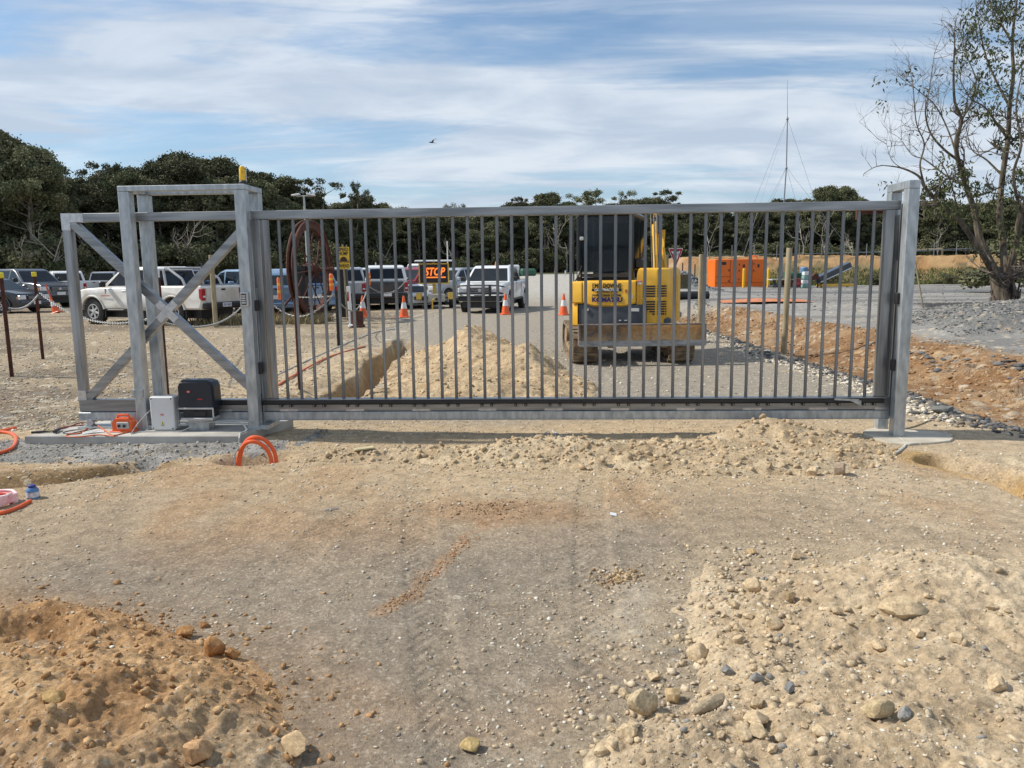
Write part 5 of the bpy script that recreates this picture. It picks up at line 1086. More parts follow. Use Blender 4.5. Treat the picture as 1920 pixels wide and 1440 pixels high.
chain(pz(560, 557, 22), pz(622, 555, 21.5), .02, 'taut thin chain crossing the rusty wheel')
chain(pz(693, 538, 22.5), pz(765, 520, 29), .35, 'chain from the thin picket towards the canopy ute')
def timber_post(px, pyb, pyt, w_, label, lean=0, group=None):
    s_ = spot(px, pyb); h_ = AT(px, pyt, s_[1])[2]-s_[2]; r_ = w_*s_[1]/FPX/2
    t = thing('timber_post', label, 'post', s_, 0, group); MB().tube([(0, 0, -.1), (lean*.5, 0, h_*.5), (lean, 0, h_-.01), (lean, 0, h_)], [r_, r_*.98, r_*.97, r_*.85], 14).build('post', timber, t, smooth=True)
    return t
timber_post(405, 615, 478, 9, 'round timber post standing behind the white ute tailgate')
timber_post(1312, 605, 477, 9, 'round timber post right of the excavator blade')
timber_post(1470, 645, 465, 11, 'nearest round timber post in the drain slate right of the orange generator', lean=.03)
timber_post(1249, 540, 478, 8, 'weathered timber post half hidden behind the excavator boom')
s_ = spot(659, 614); t = thing('guide_post', 'white roadside guide post with red reflector', 'guide post', s_, 0); h_ = AT(655, 537, s_[1])[2]-s_[2]
MB().box((-.02, 0, h_/2), (.105, .035, h_), rot=(0, -.035, 0), ch=.01).build('post', whitep, t); MB().box((-.055, -.020, h_*.76), (.045, .006, .26)).build('reflector', lampr, t)
MB().box((.0, 0, .05), (.16, .16, .1), ch=.03).build('foot', whitep, t)
s_ = spot(653, 614); s_ = (s_[0]+.22, s_[1]+.1, s_[2]); t = thing('rusty_pipe_stub', 'rusty open pipe stub beside the white guide post', 'pipe', s_, 0)
MB().lathe([(.19, -.05), (.19, .45), (.16, .45), (.15, .2)], n=24).build('pipe', rust, t, smooth=True)
MB().lathe([(.24, 0), (.23, .06), (.19, .08)], n=18).build('flange', rust, t, smooth=True)
# ------------------------------------------------------------------ rusty sheave wheel
WYv = 24.2; top = AT(583, 412, WYv); bot = AT(583, 597, WYv); wc = (top+bot)/2; Rw = (top[2]-bot[2])/2
hw_t = thing('headframe_wheel', 'huge rusty mine headframe wheel standing upright on a black mount', 'wheel', (wc[0], wc[1], bot[2]), 0)
ax_ = Vector((math.cos(R_(9)), -math.sin(R_(9)), 0))   # wheel axis
ux_ = Vector((math.sin(R_(9)), math.cos(R_(9)), 0)); uz_ = Vector((0, 0, 1)); cW = Vector((0, 0, Rw))
def wring(r0, off, rad, n=56, m=None, nm='rim'):
    return MB().tube([cW+ax_*off+(ux_*math.cos(2*math.pi*i/n)+uz_*math.sin(2*math.pi*i/n))*r0 for i in range(n)], rad, 8, closed=True)
m_ = wring(Rw-.05, -.08, .05); m_2 = wring(Rw-.05, .08, .05); m_.add(m_2.v, m_2.f)
n = 64; P = []
for i in range(n):
    e = ux_*math.cos(2*math.pi*i/n)+uz_*math.sin(2*math.pi*i/n)
    for rr_, of in ((Rw-.05, -.09), (Rw-.14, -.05), (Rw-.14, .05), (Rw-.05, .09), (Rw-.26, .08), (Rw-.26, -.08)): P.append(cW+e*rr_+ax_*of)
F = [(i*6+j, i*6+(j+1) % 6, ((i+1) % n)*6+(j+1) % 6, ((i+1) % n)*6+j) for i in range(n) for j in range(6)]
m_.add(P, F); m_.build('rim', rust, hw_t, smooth=True)
for k in range(16):
    a = 2*math.pi*k/16+.1; e = ux_*math.cos(a)+uz_*math.sin(a); of = .16*(-1)**k
    MB().tube([cW+ax_*of+e*.12, cW+e*(Rw-.28)], .020, 6).build('spoke', rust, hw_t)
    if k % 2 == 0: MB().box(tuple(cW+e*(Rw-.30)), (.09, .09, .09), rot=(0, -a, 0)).build('spoke_lug', rust, hw_t)
MB().tube([cW-ax_*.24, cW-ax_*.18, cW+ax_*.18, cW+ax_*.24], [.12, .19, .19, .12], 16).tube([cW-ax_*.75, cW+ax_*.75], .07, 12).build('hub', rust, hw_t, smooth=True)
bk = AT(567, 500, WYv); bx2 = bk[0]-wc[0]
MB().box((bx2, -.15, Rw/2-.02), (.28, .34, Rw+.1), ch=.01).box((bx2, -.15, Rw+.05), (.34, .42, .14), ch=.01).build('mount', black, hw_t)
MB().box((bx2+1.15, .5, Rw/2), (.24, .3, Rw), ch=.01).build('mount', black, hw_t)
MB().tube([(bx2-.9, -.3, 0), (bx2-.1, -.2, .95)], .03, 6).build('brace', rust, hw_t)
# ------------------------------------------------------------------ speed hump sign
s_ = at2(645, 24.5); SY = 24.5
def spx(px, py): q = AT(px, py, SY); return q[0]-s_[0], q[2]-s_[2]
sg_ = thing('speed_hump_sign', 'yellow SPEED HUMP AHEAD road sign on a timber stake', 'sign', s_, 0)
x0, z1 = spx(632.5, 463.5); x1, z0 = spx(656, 491.5); _, z2 = spx(644, 492.5); _, z3 = spx(644, 504.5)
sy = mat('sign_yellow', (.80, .50, .03), rough=.45, var=.04)
b1_ = MB().box(((x0+x1)/2, -.03, (z0+z1)/2), (x1-x0, .012, z1-z0), ch=.004).build('sign_plate', sy, sg_); b2_ = MB().box(((x0+x1)/2+.01, -.03, (z2+z3)/2), (x1-x0, .012, z2-z3), ch=.004).build('sign_plate', sy, sg_)
def SM(x, z, y=-.038): return Matrix.Translation((x, y, z)) @ Matrix.Rotation(R_(90), 4, 'X')
xc = (x0+x1)/2; hh_ = z1-z0
text('SPEED', .15, SM(xc, z1-hh_*.17), black, b1_, 'sign_lettering', width=(x1-x0)*.86, off=.004); text('HUMP', .15, SM(xc, z1-hh_*.44), black, b1_, 'sign_lettering', width=(x1-x0)*.78, off=.004)
hp = [(xc-(x1-x0)*.46, z0+.04), (xc-(x1-x0)*.28, z0+.05)]+[(xc+(x1-x0)*.30*math.cos(a), z0+.05+.12*math.sin(a)) for a in np.linspace(math.pi, 0, 10)]+[(xc+(x1-x0)*.46, z0+.04), (xc+(x1-x0)*.46, z0+.015), (xc-(x1-x0)*.46, z0+.015)]
MB().prism(hp, -.042, -.037).build('hump_symbol', mat('sign_dark_brown', (.05, .02, .01), rough=.5), b1_)
text('AHEAD', .15, SM(xc+.01, (z2+z3)/2), black, b2_, 'sign_lettering', width=(x1-x0)*.88, off=.004)
MB().tube([(xc+.03, 0, -.1), (xc-.02, 0, z1+.09)], .028, 8).build('stake', timber, sg_)
# ------------------------------------------------------------------ give way sign
s_ = at2(1268, 33); SY = 33
gw = thing('give_way_sign', 'red and white triangular GIVE WAY sign beside the excavator', 'sign', s_, 0)
x0, zt_ = spx(1253.5, 467); x1, _ = spx(1280.5, 467); xm, zb_ = spx(1267, 499); 
def tri_(k, y0, y1): 
    cx_, cz_ = (x0+x1)/2, zt_-(zt_-zb_)*.36
    return MB().prism([(cx_+(a-cx_)*k, cz_+(b-cz_)*k) for a, b in ((x0, zt_), (x0+.03, zt_+.03), (x1-.03, zt_+.03), (x1, zt_), (xm+.02, zb_), (xm-.02, zb_))], y0, y1)
tri_(1, -.02, -.01).build('sign_rim', whitep, gw); f_ = tri_(.93, -.024, -.0205).build('sign_face', mat('sign_red', (.38, .01, .02), rough=.4), gw); tri_(.60, -.029, -.0245).build('sign_centre', whitep, gw)
text('GIVE', .13, SM((x0+x1)/2, zt_-.10, -.033), black, f_, 'sign_lettering', off=.004); text('WAY', .12, SM((x0+x1)/2, zt_-.235, -.033), black, f_, 'sign_lettering', off=.004)
MB().tube([((x0+x1)/2, .01, -.1), ((x0+x1)/2, .01, zt_)], .03, 8).build('sign_pole', galv, gw)
# ------------------------------------------------------------------ excavator
EX = thing('excavator', 'yellow mini excavator with dark cab and muddy dozer blade behind the gate', 'excavator', (2.0, 13.55, 0), R_(0)); EX.location.z = Z(2.0, 13.5)
EL = Vector((2.0, 13.55, EX.location.z))
def elp(px, py, Y): q = AT(px, py, Y); return (q[0]-EL.x, q[1]-EL.y, q[2]-EL.z)
trk = mat('muddy_rubber_track', (.10, .075, .05), rough=.9, col2=(.30, .22, .135), scale=7, bump=.3)
blm = mat('scraped_blade_steel', (.13, .10, .085), rough=.7, col2=(.26, .21, .17), scale=5, bump=.2, lo=.4, hi=.6)
dgrey = mat('charcoal_machine_paint', (.055, .065, .08), rough=.45, var=.15)
for sx in (-1, 1):
    xc_ = sx*.775-.04; hw_ = .20; Lh = 1.02; rt = .27
    P = []; n = 60
    per = []
    for i in range(15): a = math.pi/2+math.pi*i/14; per.append((-Lh+rt*math.cos(a), rt+.02+rt*math.sin(a)))
    for i in range(15): a = -math.pi/2+math.pi*i/14; per.append((Lh+rt*math.cos(a), rt+.02+rt*math.sin(a)))
    tr = MB(); inn = offs(per, .035); n = len(per)
    V_ = [(xc_-hw_, a, b) for a, b in per]+[(xc_+hw_, a, b) for a, b in per]+[(xc_+hw_, a, b) for a, b in inn]+[(xc_-hw_, a, b) for a, b in inn]
    tr.add(V_, [(k*n+i, k*n+(i+1) % n, ((k+1) % 4)*n+(i+1) % n, ((k+1) % 4)*n+i) for k in range(4) for i in range(n)])
    tot = [0]
    for i in range(n): tot.append(tot[-1]+math.dist(per[i], per[(i+1) % n]))
    for k in range(44):                                # track lugs
        d = tot[-1]*k/44; i = max(j for j in range(n) if tot[j] <= d); a, b = per[i], per[(i+1) % n]; t_ = (d-tot[i])/max(1e-6, tot[i+1]-tot[i])
        c_ = (a[0]+(b[0]-a[0])*t_, a[1]+(b[1]-a[1])*t_); an = math.atan2(b[1]-a[1], b[0]-a[0]); nx, nz = math.sin(an), -math.cos(an)
        tr.box((xc_, c_[0]+nx*.012, c_[1]+nz*.012), (hw_*1.9, .045, .03), rot=(an, 0, 0), ch=.006)
    tk = tr.build('track', trk, EX)
    fr = MB().box((xc_, 0, .30), (.20, 1.75, .20), ch=.03); fr.build('track_frame', mud, EX)
    for y, r_w in [(-Lh, .20), (Lh, .20)]+[(-.6+.4*i, .085) for i in range(4)]:
        MB().lathe([(r_w*.5, -.17), (r_w, -.15), (r_w, .15), (r_w*.5, .17)], (xc_, y, rt+.02 if r_w > .1 else .14), 20, 'x').build('idler' if r_w > .1 else 'track_roller', mud, EX, smooth=True)
MB().box((0, 0, .42), (1.2, 1.0, .22), ch=.05).lathe([(.50, .5), (.50, .62)], n=28).build('undercarriage', dgrey, EX)
# blade
bl = []
for k in range(9):
    t_ = k/8; z = .27+.39*t_; y = -1.28-.10*math.cos(math.pi*(t_-.5))*-1.0-.06*(1-t_); bl.append((y-.0, z))
by0 = -1.42
V_ = []; nb = 9
for k in range(nb):
    t_ = k/(nb-1); z = .34+.32*t_; y = by0+.13*math.sin(math.pi*t_)
    V_ += [(-.925, y, z), (1.065, y, z), (1.065, y+.03, z), (-.925, y+.03, z)]
bladeM = MB().add(V_, [(4*k+i, 4*k+(i+1) % 4, 4*k+4+(i+1) % 4, 4*k+4+i) for k in range(nb-1) for i in range(4)]+[(0, 1, 2, 3), (4*nb-4, 4*nb-3, 4*nb-2, 4*nb-1)])
bladeM.box((-.925, by0+.07, .50), (.03, .17, .33)).box((1.065, by0+.07, .50), (.03, .17, .33)).box((.07, by0+.02, .665), (2.02, .06, .025), ch=.006)
bd = bladeM.build('blade', blm, EX)
MB().box((.07, by0-.012, .365), (2.0, .024, .09), ch=.004).build('cutting_edge', mat('worn_edge_steel', (.20, .205, .21), rough=.45, metal=.4, col2=(.36, .37, .38), scale=6, stretch=(1, 1, 3)), bd)
for x in (-.42, .42): MB().box((x, -.95, .38), (.12, .95, .12), rot=(.06, 0, 0), ch=.02).build('blade_arm', mud, EX)
# dirt caked on the blade
nx_, nz_ = 120, 30; gx, gz = np.meshgrid(np.linspace(-.90, 1.045, nx_), np.linspace(.385, .655, nz_)); tt = (gz-.34)/.32
cover = ss(.05, .35, gx)*.9+(.30+.35*ss(.5, .0, tt))*(gx < .2); th = cover*(.35+.65*np.abs(fbm(gx, gz, 4, 4, 601)))*.10*ss(1.06, .85, tt)+.02*domes(gx.ravel(), gz.ravel(), .05, .7, 611)[0].reshape(gx.shape)/.02*cover-.012
yy_ = by0+.13*np.sin(np.pi*tt)-np.maximum(th, -.004)-.001
idq = np.arange(nx_*nz_).reshape(nz_, nx_); qd = np.stack([idq[:-1, :-1], idq[:-1, 1:], idq[1:, 1:], idq[1:, :-1]], -1).reshape(-1, 4)
cl = lerp(np.tile(np.array([.19, .15, .12]), (gx.size, 1)), np.tile(np.array([.58, .36, .17]), (gx.size, 1)), ss(-.1, .5, (cover-.2+.4*fbm(gx, gz, 3, 3, 621)).ravel()))
np_mesh('caked_soil', np.stack([gx.ravel(), yy_.ravel(), gz.ravel()], -1), qd, stm, bd, smooth=True, col=cl)
# slewed upper body: x right, y towards the boom
YAW = R_(-18); UO = Vector((.10, .10, 0)); UM = Matrix.Translation(UO) @ Matrix.Rotation(YAW, 4, 'Z') @ Matrix.Diagonal((.95, 1, 1, 1))
BM_ = UM @ Matrix.Translation((.5, .9, 0)) @ Matrix.Rotation(R_(15), 4, 'Z') @ Matrix.Translation((-.5, -.9, 0))
def UBB(): return MB(BM_.copy())
def UB(): return MB(UM.copy())
def hullring(pts, z0, z1, taper=.0, ch=.03):
    n = len(pts); cx_ = sum(p[0] for p in pts)/n; cy_ = sum(p[1] for p in pts)/n; P = []
    for z, k in ((z0, 1-taper), (z0+ch, 1), (z1-ch, 1), (z1-ch*.3, .985), (z1, .955)): P += [(cx_+(x-cx_)*k, cy_+(y-cy_)*k, z) for x, y in pts]
    return P, [tuple(range(n)), tuple(range(5*n-1, 4*n-1, -1))]+[(k*n+i, k*n+(i+1) % n, (k+1)*n+(i+1) % n, (k+1)*n+i) for k in range(4) for i in range(n)]
UB().box((0, .05, .68), (1.70, 1.9, .12), ch=.03).build('deck', dgrey, EX)
# lower counterweight, charcoal, curved in plan
arc = [(x, -.98-.10*(1-(x/.75)**2)) for x in np.linspace(-.74, .46, 12)]
cwp = arc+[(.46, -.60), (-.74, -.60)]
UB().add(*hullring(cwp, .63, .955, .02)).build('counterweight', dgrey, EX, smooth=True)
UB().add(*hullring([(-.90, -.90), (-.75, -1.01), (-.75, -.55), (-.90, -.55)], .60, .96, .1)).build('side_skirt', yellow, EX, smooth=True)
plt = mat('off_white_decal', (.6, .6, .56), rough=.5, var=.2, scale=90)
for x, z, w_, h_ in ((-.58, .87, .08, .035), (.27, .875, .15, .05), (.02, .70, .04, .012), (.12, .70, .05, .012)): UB().box((x, -1.085 if abs(x) < .4 else -1.045, z), (w_, .03, h_)).build('decal', plt, EX)
# rear bonnet panels
def panel(x0, x1, z0, z1, sagx=None, nm='bonnet_panel', yb=-1.03, m=yellow, dep=.10, rr=.04, y1=-.6, curve=.07):
    xs_ = np.linspace(x0, x1, 14); fro = lambda x: yb-curve*(1-(x/.75)**2)
    m_ = UB(); zb = lambda x: z0-(0 if not sagx else sagx*ss(.0, .22, np.array((x-x0)/(x1-x0)))*ss(.0, .22, np.array((x1-x)/(x1-x0))))
    P = []; 
    prof = lambda x: [(fro(x)+rr*.6, float(zb(x))), (fro(x), float(zb(x))+rr*.6), (fro(x), z1-rr), (fro(x)+rr*.3, z1-rr*.3), (fro(x)+rr*1.2, z1), (y1, z1), (y1, float(zb(x)))]
    ins_ = lambda x, k: [(a+(.012 if k else 0), b) for a, b in prof(x)]
    for i, x in enumerate(xs_): P += [(x, a, b) for a, b in ins_(x, i in (0, 13))]
    F = [tuple(range(6, -1, -1)), tuple(range(13*7, 14*7))]+[(i*7+j, i*7+(j+1) % 7, (i+1)*7+(j+1) % 7, (i+1)*7+j) for i in range(13) for j in range(7)]
    return m_.add(P, F).build(nm, m, EX, smooth=True, ang=40)
panel(-.86, -.655, .97, 1.335, nm='bonnet_side_panel')
rearp = panel(-.645, .275, .975, 1.345, sagx=.05, nm='rear_bonnet')
# right engine cover with louvres
ecp = [(.285, -1.00), (.62, -.98), (.80, -.86), (.88, -.66), (.90, .15), (.285, .15)]
n = len(ecp); P = []; cx_, cy_ = .6, -.45
for z, k in ((.63, .97), (.66, 1.0), (1.36, 1.0), (1.46, .985), (1.52, .94), (1.545, .86)): P += [(cx_+(x-cx_)*k, cy_+(y-cy_)*k, z) for x, y in ecp]
ec = UB().add(P, [tuple(range(n)), tuple(range(6*n-1, 5*n-1, -1))]+[(k*n+i, k*n+(i+1) % n, (k+1)*n+(i+1) % n, (k+1)*n+i) for k in range(5) for i in range(n)]).build('engine_cover', yellow, EX, smooth=True, ang=25)
MBv = []
def yface(x): 
    if x < .62: return -1.00+(x-.285)/(.62-.285)*.02
    return -.98+(x-.62)/.18*.12
for (z0, z1, nl) in ((1.07, 1.27, 5), (.78, 1.02, 6)):
    for i in range(nl):
        z = z1-(z1-z0)*(i+.5)/nl; xa = .37+ (0 if z0 > 1 else max(0, (i-1.5))*.045)
        for x0_, x1_ in ((xa+.02, .60), (.62, .79)):
            ya, yb_ = yface(x0_), yface(x1_); ang_ = math.atan2(yb_-ya, x1_-x0_)
            if x0_ < .62 < x1_: pass
            UB().box(((x0_+x1_)/2, (ya+yb_)/2-.001, z), ((x1_-x0_), .012, (z1-z0)/nl*.62), rot=(0, 0, ang_)).build('louvre_slot', black, ec)
for (z0, z1) in ((1.045, 1.295), (.755, 1.035)):
    UB().tube([(.345, yface(.345)-.002, z1), (.345, yface(.345)-.002, z0+.02+(.0 if z0 > 1 else .17)), (.40, yface(.4)-.002, z0+(.0 if z0 > 1 else .15)), (.60, yface(.60)-.002, z0), (.75, yface(.75)-.002, z0), (.755, yface(.755)-.002, z1), (.345, yface(.345)-.002, z1)], .009, 5).build('louvre_surround', yellow, ec)
UB().box((.335, -1.004, 1.33), (.085, .012, .035), ch=.005).build('safety_decal', mat('decal_red', (.5, .05, .05)), ec); UB().box((.335, -1.004, 1.295), (.085, .012, .035), ch=.005).build('safety_decal', plt, ec)
UB().box((.12, -1.105, 1.18), (.035, .01, .05)).build('safety_decal', mat('safety_orange_decal', (.45, .16, .03), rough=.5), EX)
UB().box((.225, -1.085, 1.09), (.03, .02, .06), ch=.008).build('bonnet_latch', plt, EX)
UB().tube([(.90, -.55, .70), (.93, -.58, 1.0), (.92, -.55, 1.40), (.86, -.60, 1.48)], .014, 6).build('guard_rail', yellow, EX)
# lettering
blk = mat('vinyl_black', (.015, .013, .012), rough=.4); blu = mat('vinyl_navy', (.02, .015, .12), rough=.4)
def TXm(x, z): return UM @ Matrix.Translation((x, -1.03-.07*(1-(x/.75)**2)-.006, z)) @ Matrix.Rotation(R_(90), 4, 'X')
tx_ = -.215
text('EMU DOWNS', .10, TXm(tx_, 1.262), blk, rearp, 'lettering', off=.002, width=.50, depth=.006)
UB().box((tx_, -1.100, 1.198), (.52, .012, .048), ch=.006).build('lettering_banner', blk, rearp)
text('CONTRACTING', .05, UM @ Matrix.Translation((tx_, -1.1075, 1.198)) @ Matrix.Rotation(R_(90), 4, 'X'), mat('vinyl_white', (.75, .74, .70), rough=.4), rearp, 'lettering', off=.002, width=.42, depth=.003)
text('H E A T H C O T E', .04, TXm(tx_, 1.155), blk, rearp, 'lettering', width=.38, depth=.006)
text('PHONE 0418 371 990', .05, TXm(tx_, 1.105), blk, rearp, 'lettering', off=.001, width=.50, depth=.006)
text('KOMATSU', .10, TXm(tx_+.01, 1.035), blu, rearp, 'lettering', off=.005, width=.53, depth=.006)
# cab
cabx0, cabx1, caby0, caby1 = -.86, .16, -.62, .80
prof = [(cabx0, caby0), (cabx0, caby1), (cabx1, caby1), (cabx1, caby0)]
m_ = UB()
for x, y in ((cabx0+.04, caby0+.04), (cabx1-.05, caby0+.05), (cabx1-.05, caby1-.04), (cabx0+.04, caby1-.04)):
    m_.box((x, y, 1.68), (.09, .09, 1.52), ch=.02)
m_.box(((cabx0+cabx1)/2, (caby0+caby1)/2, 1.16), (cabx1-cabx0, caby1-caby0, .46), ch=.04)
m_.box(((cabx0+cabx1)/2, (caby0+caby1)/2, 2.44), (cabx1-cabx0+.01, caby1-caby0+.02, .10), ch=.045)
m_.box((cabx1-.045, .05, 1.75), (.07, .08, 1.3))
m_.box((cabx0+.03, caby0+.12, 1.9), (.05, .1, 1.0))
cab = m_.build('cab', mat('cab_black', (.02, .021, .023), rough=.35, var=.2), EX, smooth=False)
UB().box(((cabx0+cabx1)/2, (caby0+caby1)/2, 2.495), (cabx1-cabx0-.12, caby1-caby0-.1, .03), ch=.014).build('cab_roof', mat('cab_roof_grey', (.20, .21, .20), rough=.5), cab)
gl = mat('tinted_cab_glass', (.006, .012, .018), rough=.06, spec=.4, var=.5, scale=1.4); gl.node_tree.nodes['Principled BSDF'].inputs['Alpha'].default_value = .62
UB().box(((cabx0+cabx1)/2-.02, caby0-.004, 1.95), (cabx1-cabx0-.14, .014, .92), ch=.004).build('rear_window', gl, cab)
UB().box(((cabx0+cabx1)/2, caby0-.006, 1.43), (cabx1-cabx0-.08, .012, .06)).build('window_rubber', black, cab)
UB().box((cabx1+.002, -.28, 1.95), (.012, .52, .86), ch=.004).build('side_window', gl, cab); UB().box((cabx1+.002, .42, 1.90), (.012, .56, .95), ch=.004).build('side_window', gl, cab)
UB().box((cabx0-.002, .1, 1.95), (.012, 1.1, .86), ch=.004).build('side_window', gl, cab); UB().box(((cabx0+cabx1)/2, caby1+.002, 1.85), (cabx1-cabx0-.16, .012, 1.05), ch=.004).build('front_window', gl, cab)
UB().box((-.42, .0, 1.62), (.42, .14, .5), ch=.05).box((-.42, .2, 1.40), (.44, .42, .12), ch=.05).build('seat', mat('seat_blue_grey', (.05, .07, .09), rough=.8), cab)
UB().tube([(cabx0-.04, caby0-.03, 1.02), (cabx0-.05, caby0-.03, 1.55), (cabx0-.05, caby0-.02, 2.35), (cabx0+.04, caby0-.02, 2.42)], .012, 6).tube([(cabx0-.04, caby0-.04, 1.30), (cabx0+.06, caby0-.05, 1.45), (cabx0+.10, caby0-.03, 1.60)], .012, 6).build('grab_rail', black, cab, smooth=True)
UB().box((cabx0+.05, caby0-.03, 1.45), (.05, .04, .09), ch=.01).box((cabx0+.10, caby0-.03, 2.05), (.07, .04, .06), ch=.01).build('work_lamp', chrome, cab)
UB().box((-.40, -.30, 2.53), (.16, .12, .05), ch=.01).build('roof_lamp', mat('red_brown_lamp', (.16, .05, .03), rough=.5), cab)
UB().box((.23, -.35, 1.62), (.14, .3, .18), ch=.03).build('hydraulic_tank', black, EX)
# boom, arm, bucket
bmx = .50
def plate(pts, x0, x1, nm, m=yellow): return UBB().prism(pts, x0, x1, 'x').build(nm, m, EX)
UBB().box((bmx, .98, .85), (.30, .45, .5), ch=.05).build('boom_bracket', dgrey, EX)
def tplate(pts, f0, f1, nm, m=yellow):
    n = len(pts); P = [(f0(z), y, z) for y, z in pts]+[(f1(z), y, z) for y, z in pts]
    return UBB().add(P, [tuple(range(n)), tuple(range(2*n-1, n-1, -1))]+[(i, i+n, (i+1) % n+n, (i+1) % n) for i in range(n)]).build(nm, m, EX)
bp_ = [(1.00, .85), (1.16, .80), (1.62, 1.60), (2.15, 2.16), (2.42, 2.26), (2.40, 2.40), (2.16, 2.50), (1.94, 2.46), (1.42, 1.78)]
bw = lambda z: .17-.11*(z-.85)/1.6
tplate(bp_, lambda z: bmx-bw(z), lambda z: bmx-bw(z)+.045, 'boom'); tplate(bp_, lambda z: bmx+bw(z)-.045, lambda z: bmx+bw(z), 'boom')
tplate([(a+.05 if i_ in (0, 8, 7) else a-.03, b) for i_, (a, b) in enumerate(bp_)], lambda z: bmx-bw(z)+.04, lambda z: bmx+bw(z)-.04, 'boom_web', dgrey if False else yellow)
UBB().tube([(bmx-.12, 1.98, 2.44), (bmx+.12, 1.98, 2.44)], .05, 10).tube([(bmx-.02, 1.7, 2.2), (bmx-.02, 1.86, 2.56)], .03, 8).build('boom_pin', dgrey, EX, smooth=True)
tplate([(2.30, 2.30), (2.52, 2.28), (2.62, 2.0), (2.60, 1.0), (2.48, 1.0), (2.36, 1.95)], lambda z: bmx+.10, lambda z: bmx+.21, 'arm')
plate([(2.48, 1.02), (2.68, 1.0), (2.86, .55), (2.68, .22), (2.30, .14), (2.16, .42), (2.38, .72)], bmx-.15, bmx+.40, 'bucket', mud)
UBB().tube([(bmx+.02, 1.25, .95), (bmx+.02, 1.78, 1.72)], .05, 10).build('boom_ram', yellow, EX, smooth=True); UBB().tube([(bmx+.02, 1.78, 1.72), (bmx+.02, 2.0, 2.06)], .025, 8).build('ram_rod', chrome, EX, smooth=True)
UBB().tube([(bmx+.02, 1.95, 2.60), (bmx+.03, 2.62, 2.60)], .045, 10).build('arm_ram', yellow, EX, smooth=True)
for k, x in enumerate((-.06, 0, .06)):
    UBB().tube(spline([(bmx-.12+x, 1.0, 1.1), (bmx-.12+x, 1.35, 1.75), (bmx-.1+x, 1.8, 2.58+.02*k), (bmx-.06+x, 2.3, 2.62), (bmx+.05+x, 2.55, 2.52)]), .013, 6).build('hose', black, EX, smooth=True)
# ------------------------------------------------------------------ orange generator, pad and bollards
q0, q1 = AT(1340, 541, 54), AT(1437, 541, 54); ga = R_(-8)
gx0, gx1 = q0[0], q1[0]; gz = Z((gx0+gx1)/2, 54.5)
gw_, gh_ = gx1-gx0, AT(1390, 485.5, 54)[2]-AT(1390, 540.5, 54)[2]; gz = AT(1390, 540.5, 54)[2]
pd = MB().box((0, 0, -.25), (gw_+1.2, 2.6, .6), ch=.02).build('generator_pad', conc); pd.location = ((gx0+gx1)/2+.25, 55.0, gz-.06); tag(pd, 'raised concrete pad under the orange generator', 'pad')
ge = thing('generator', 'big bright orange generator cabinet on a concrete pad', 'generator', ((gx0+gx1)/2, 55.1, gz), 0)
go_ = mat('generator_orange', (.82, .17, .015), rough=.4, var=.05)
MB().box((0, 0, gh_/2), (gw_, 2.0, gh_), ch=.04).build('cabinet', go_, ge)
fy = -1.005
sm_ = MB()
for x in (-.5*gw_+gw_*.30, -.5*gw_+gw_*.38, -.5*gw_+gw_*.72): sm_.box((x, fy, gh_*.58), (.03, .02, gh_*.78))
sm_.box((0, fy, gh_*.19), (gw_*.97, .02, .03)).box((-.5*gw_+gw_*.17, fy, gh_*.40), (gw_*.27, .02, .03)); sm_.build('door_seam', mat('seam_dark_orange', (.30, .04, .005), rough=.6), ge)
MB().box((-.5*gw_+gw_*.175, fy-.005, gh_*.855), (.30, .03, .20)).build('control_window', black, ge)
for x, z in ((.275, .62), (.47, .81), (.47, .60), (.75, .60), (.275, .25), (.47, .30), (.75, .83)): MB().box((-.5*gw_+gw_*x, fy-.02, gh_*z), (.08, .05, .13), ch=.015).build('door_handle', dgrey, ge)
for x in (.56, .84): MB().box((-.5*gw_+gw_*x, fy-.005, gh_*.76), (.13, .02, .22)).build('danger_label', black, ge)
for x in (.16, .78): MB().lathe([(.06, -.02), (.06, .02)], (-.5*gw_+gw_*x, fy, gh_*.03), 10, 'y').build('drain_plug', black, ge)
MB().tube([(gw_*.36+.22*math.cos(a), .2, gh_+.22*math.sin(a)) for a in np.linspace(0, math.pi, 12)], .05, 8).build('lifting_eye', go_, ge, smooth=True)
for px, lab in ((1394, 'yellow bollard in front of the orange generator'), (1440, 'yellow bollard at the right end of the generator pad')):
    q = AT(px, 543, 52.6); h_ = AT(px, 503.5, 52.6)[2]-q[2]
    t = thing('yellow_bollard', lab, 'bollard', q, 0, 'yellow bollards guarding the generator'); MB().lathe([(.10, -.3), (.10, h_-.05), (.06, h_)], n=16).build('post', mat('bollard_yellow', (.80, .45, .02), rough=.45, var=.05), t, smooth=True)
# ------------------------------------------------------------------ yard clutter right of the generator
def yt(name, label, cat, px, Y, rz=0, group=None): q = AT(px, 545, Y); return thing(name, label, cat, (q[0], q[1], Z(q[0], q[1])), rz, group)
t = yt('pump_skid', 'low grey pump skid just right of the generator pad', 'pump', 1472, 51)
MB().box((0, 0, .12), (2.0, .9, .14), ch=.02).build('skid', dgrey, t); MB().box((-.1, 0, .55), (1.9, .9, .07), ch=.01).build('lid', conc, t)
for x in (-.8, -.2, .4, .8): MB().box((x, -.2, .35), (.10, .3, .38)).build('leg', black, t)
MB().lathe([(.2, -.3), (.26, -.2), (.26, .3), (.12, .4)], (.2, 0, .82), 14, 'x').box((.8, .1, .8), (.4, .5, .35), ch=.05).build('pump_body', mat('machine_green', (.03, .10, .06), rough=.6, var=.3), t, smooth=True)
t = yt('blue_drum', 'blue plastic drum standing behind the pump skid', 'drum', 1506, 52.5)
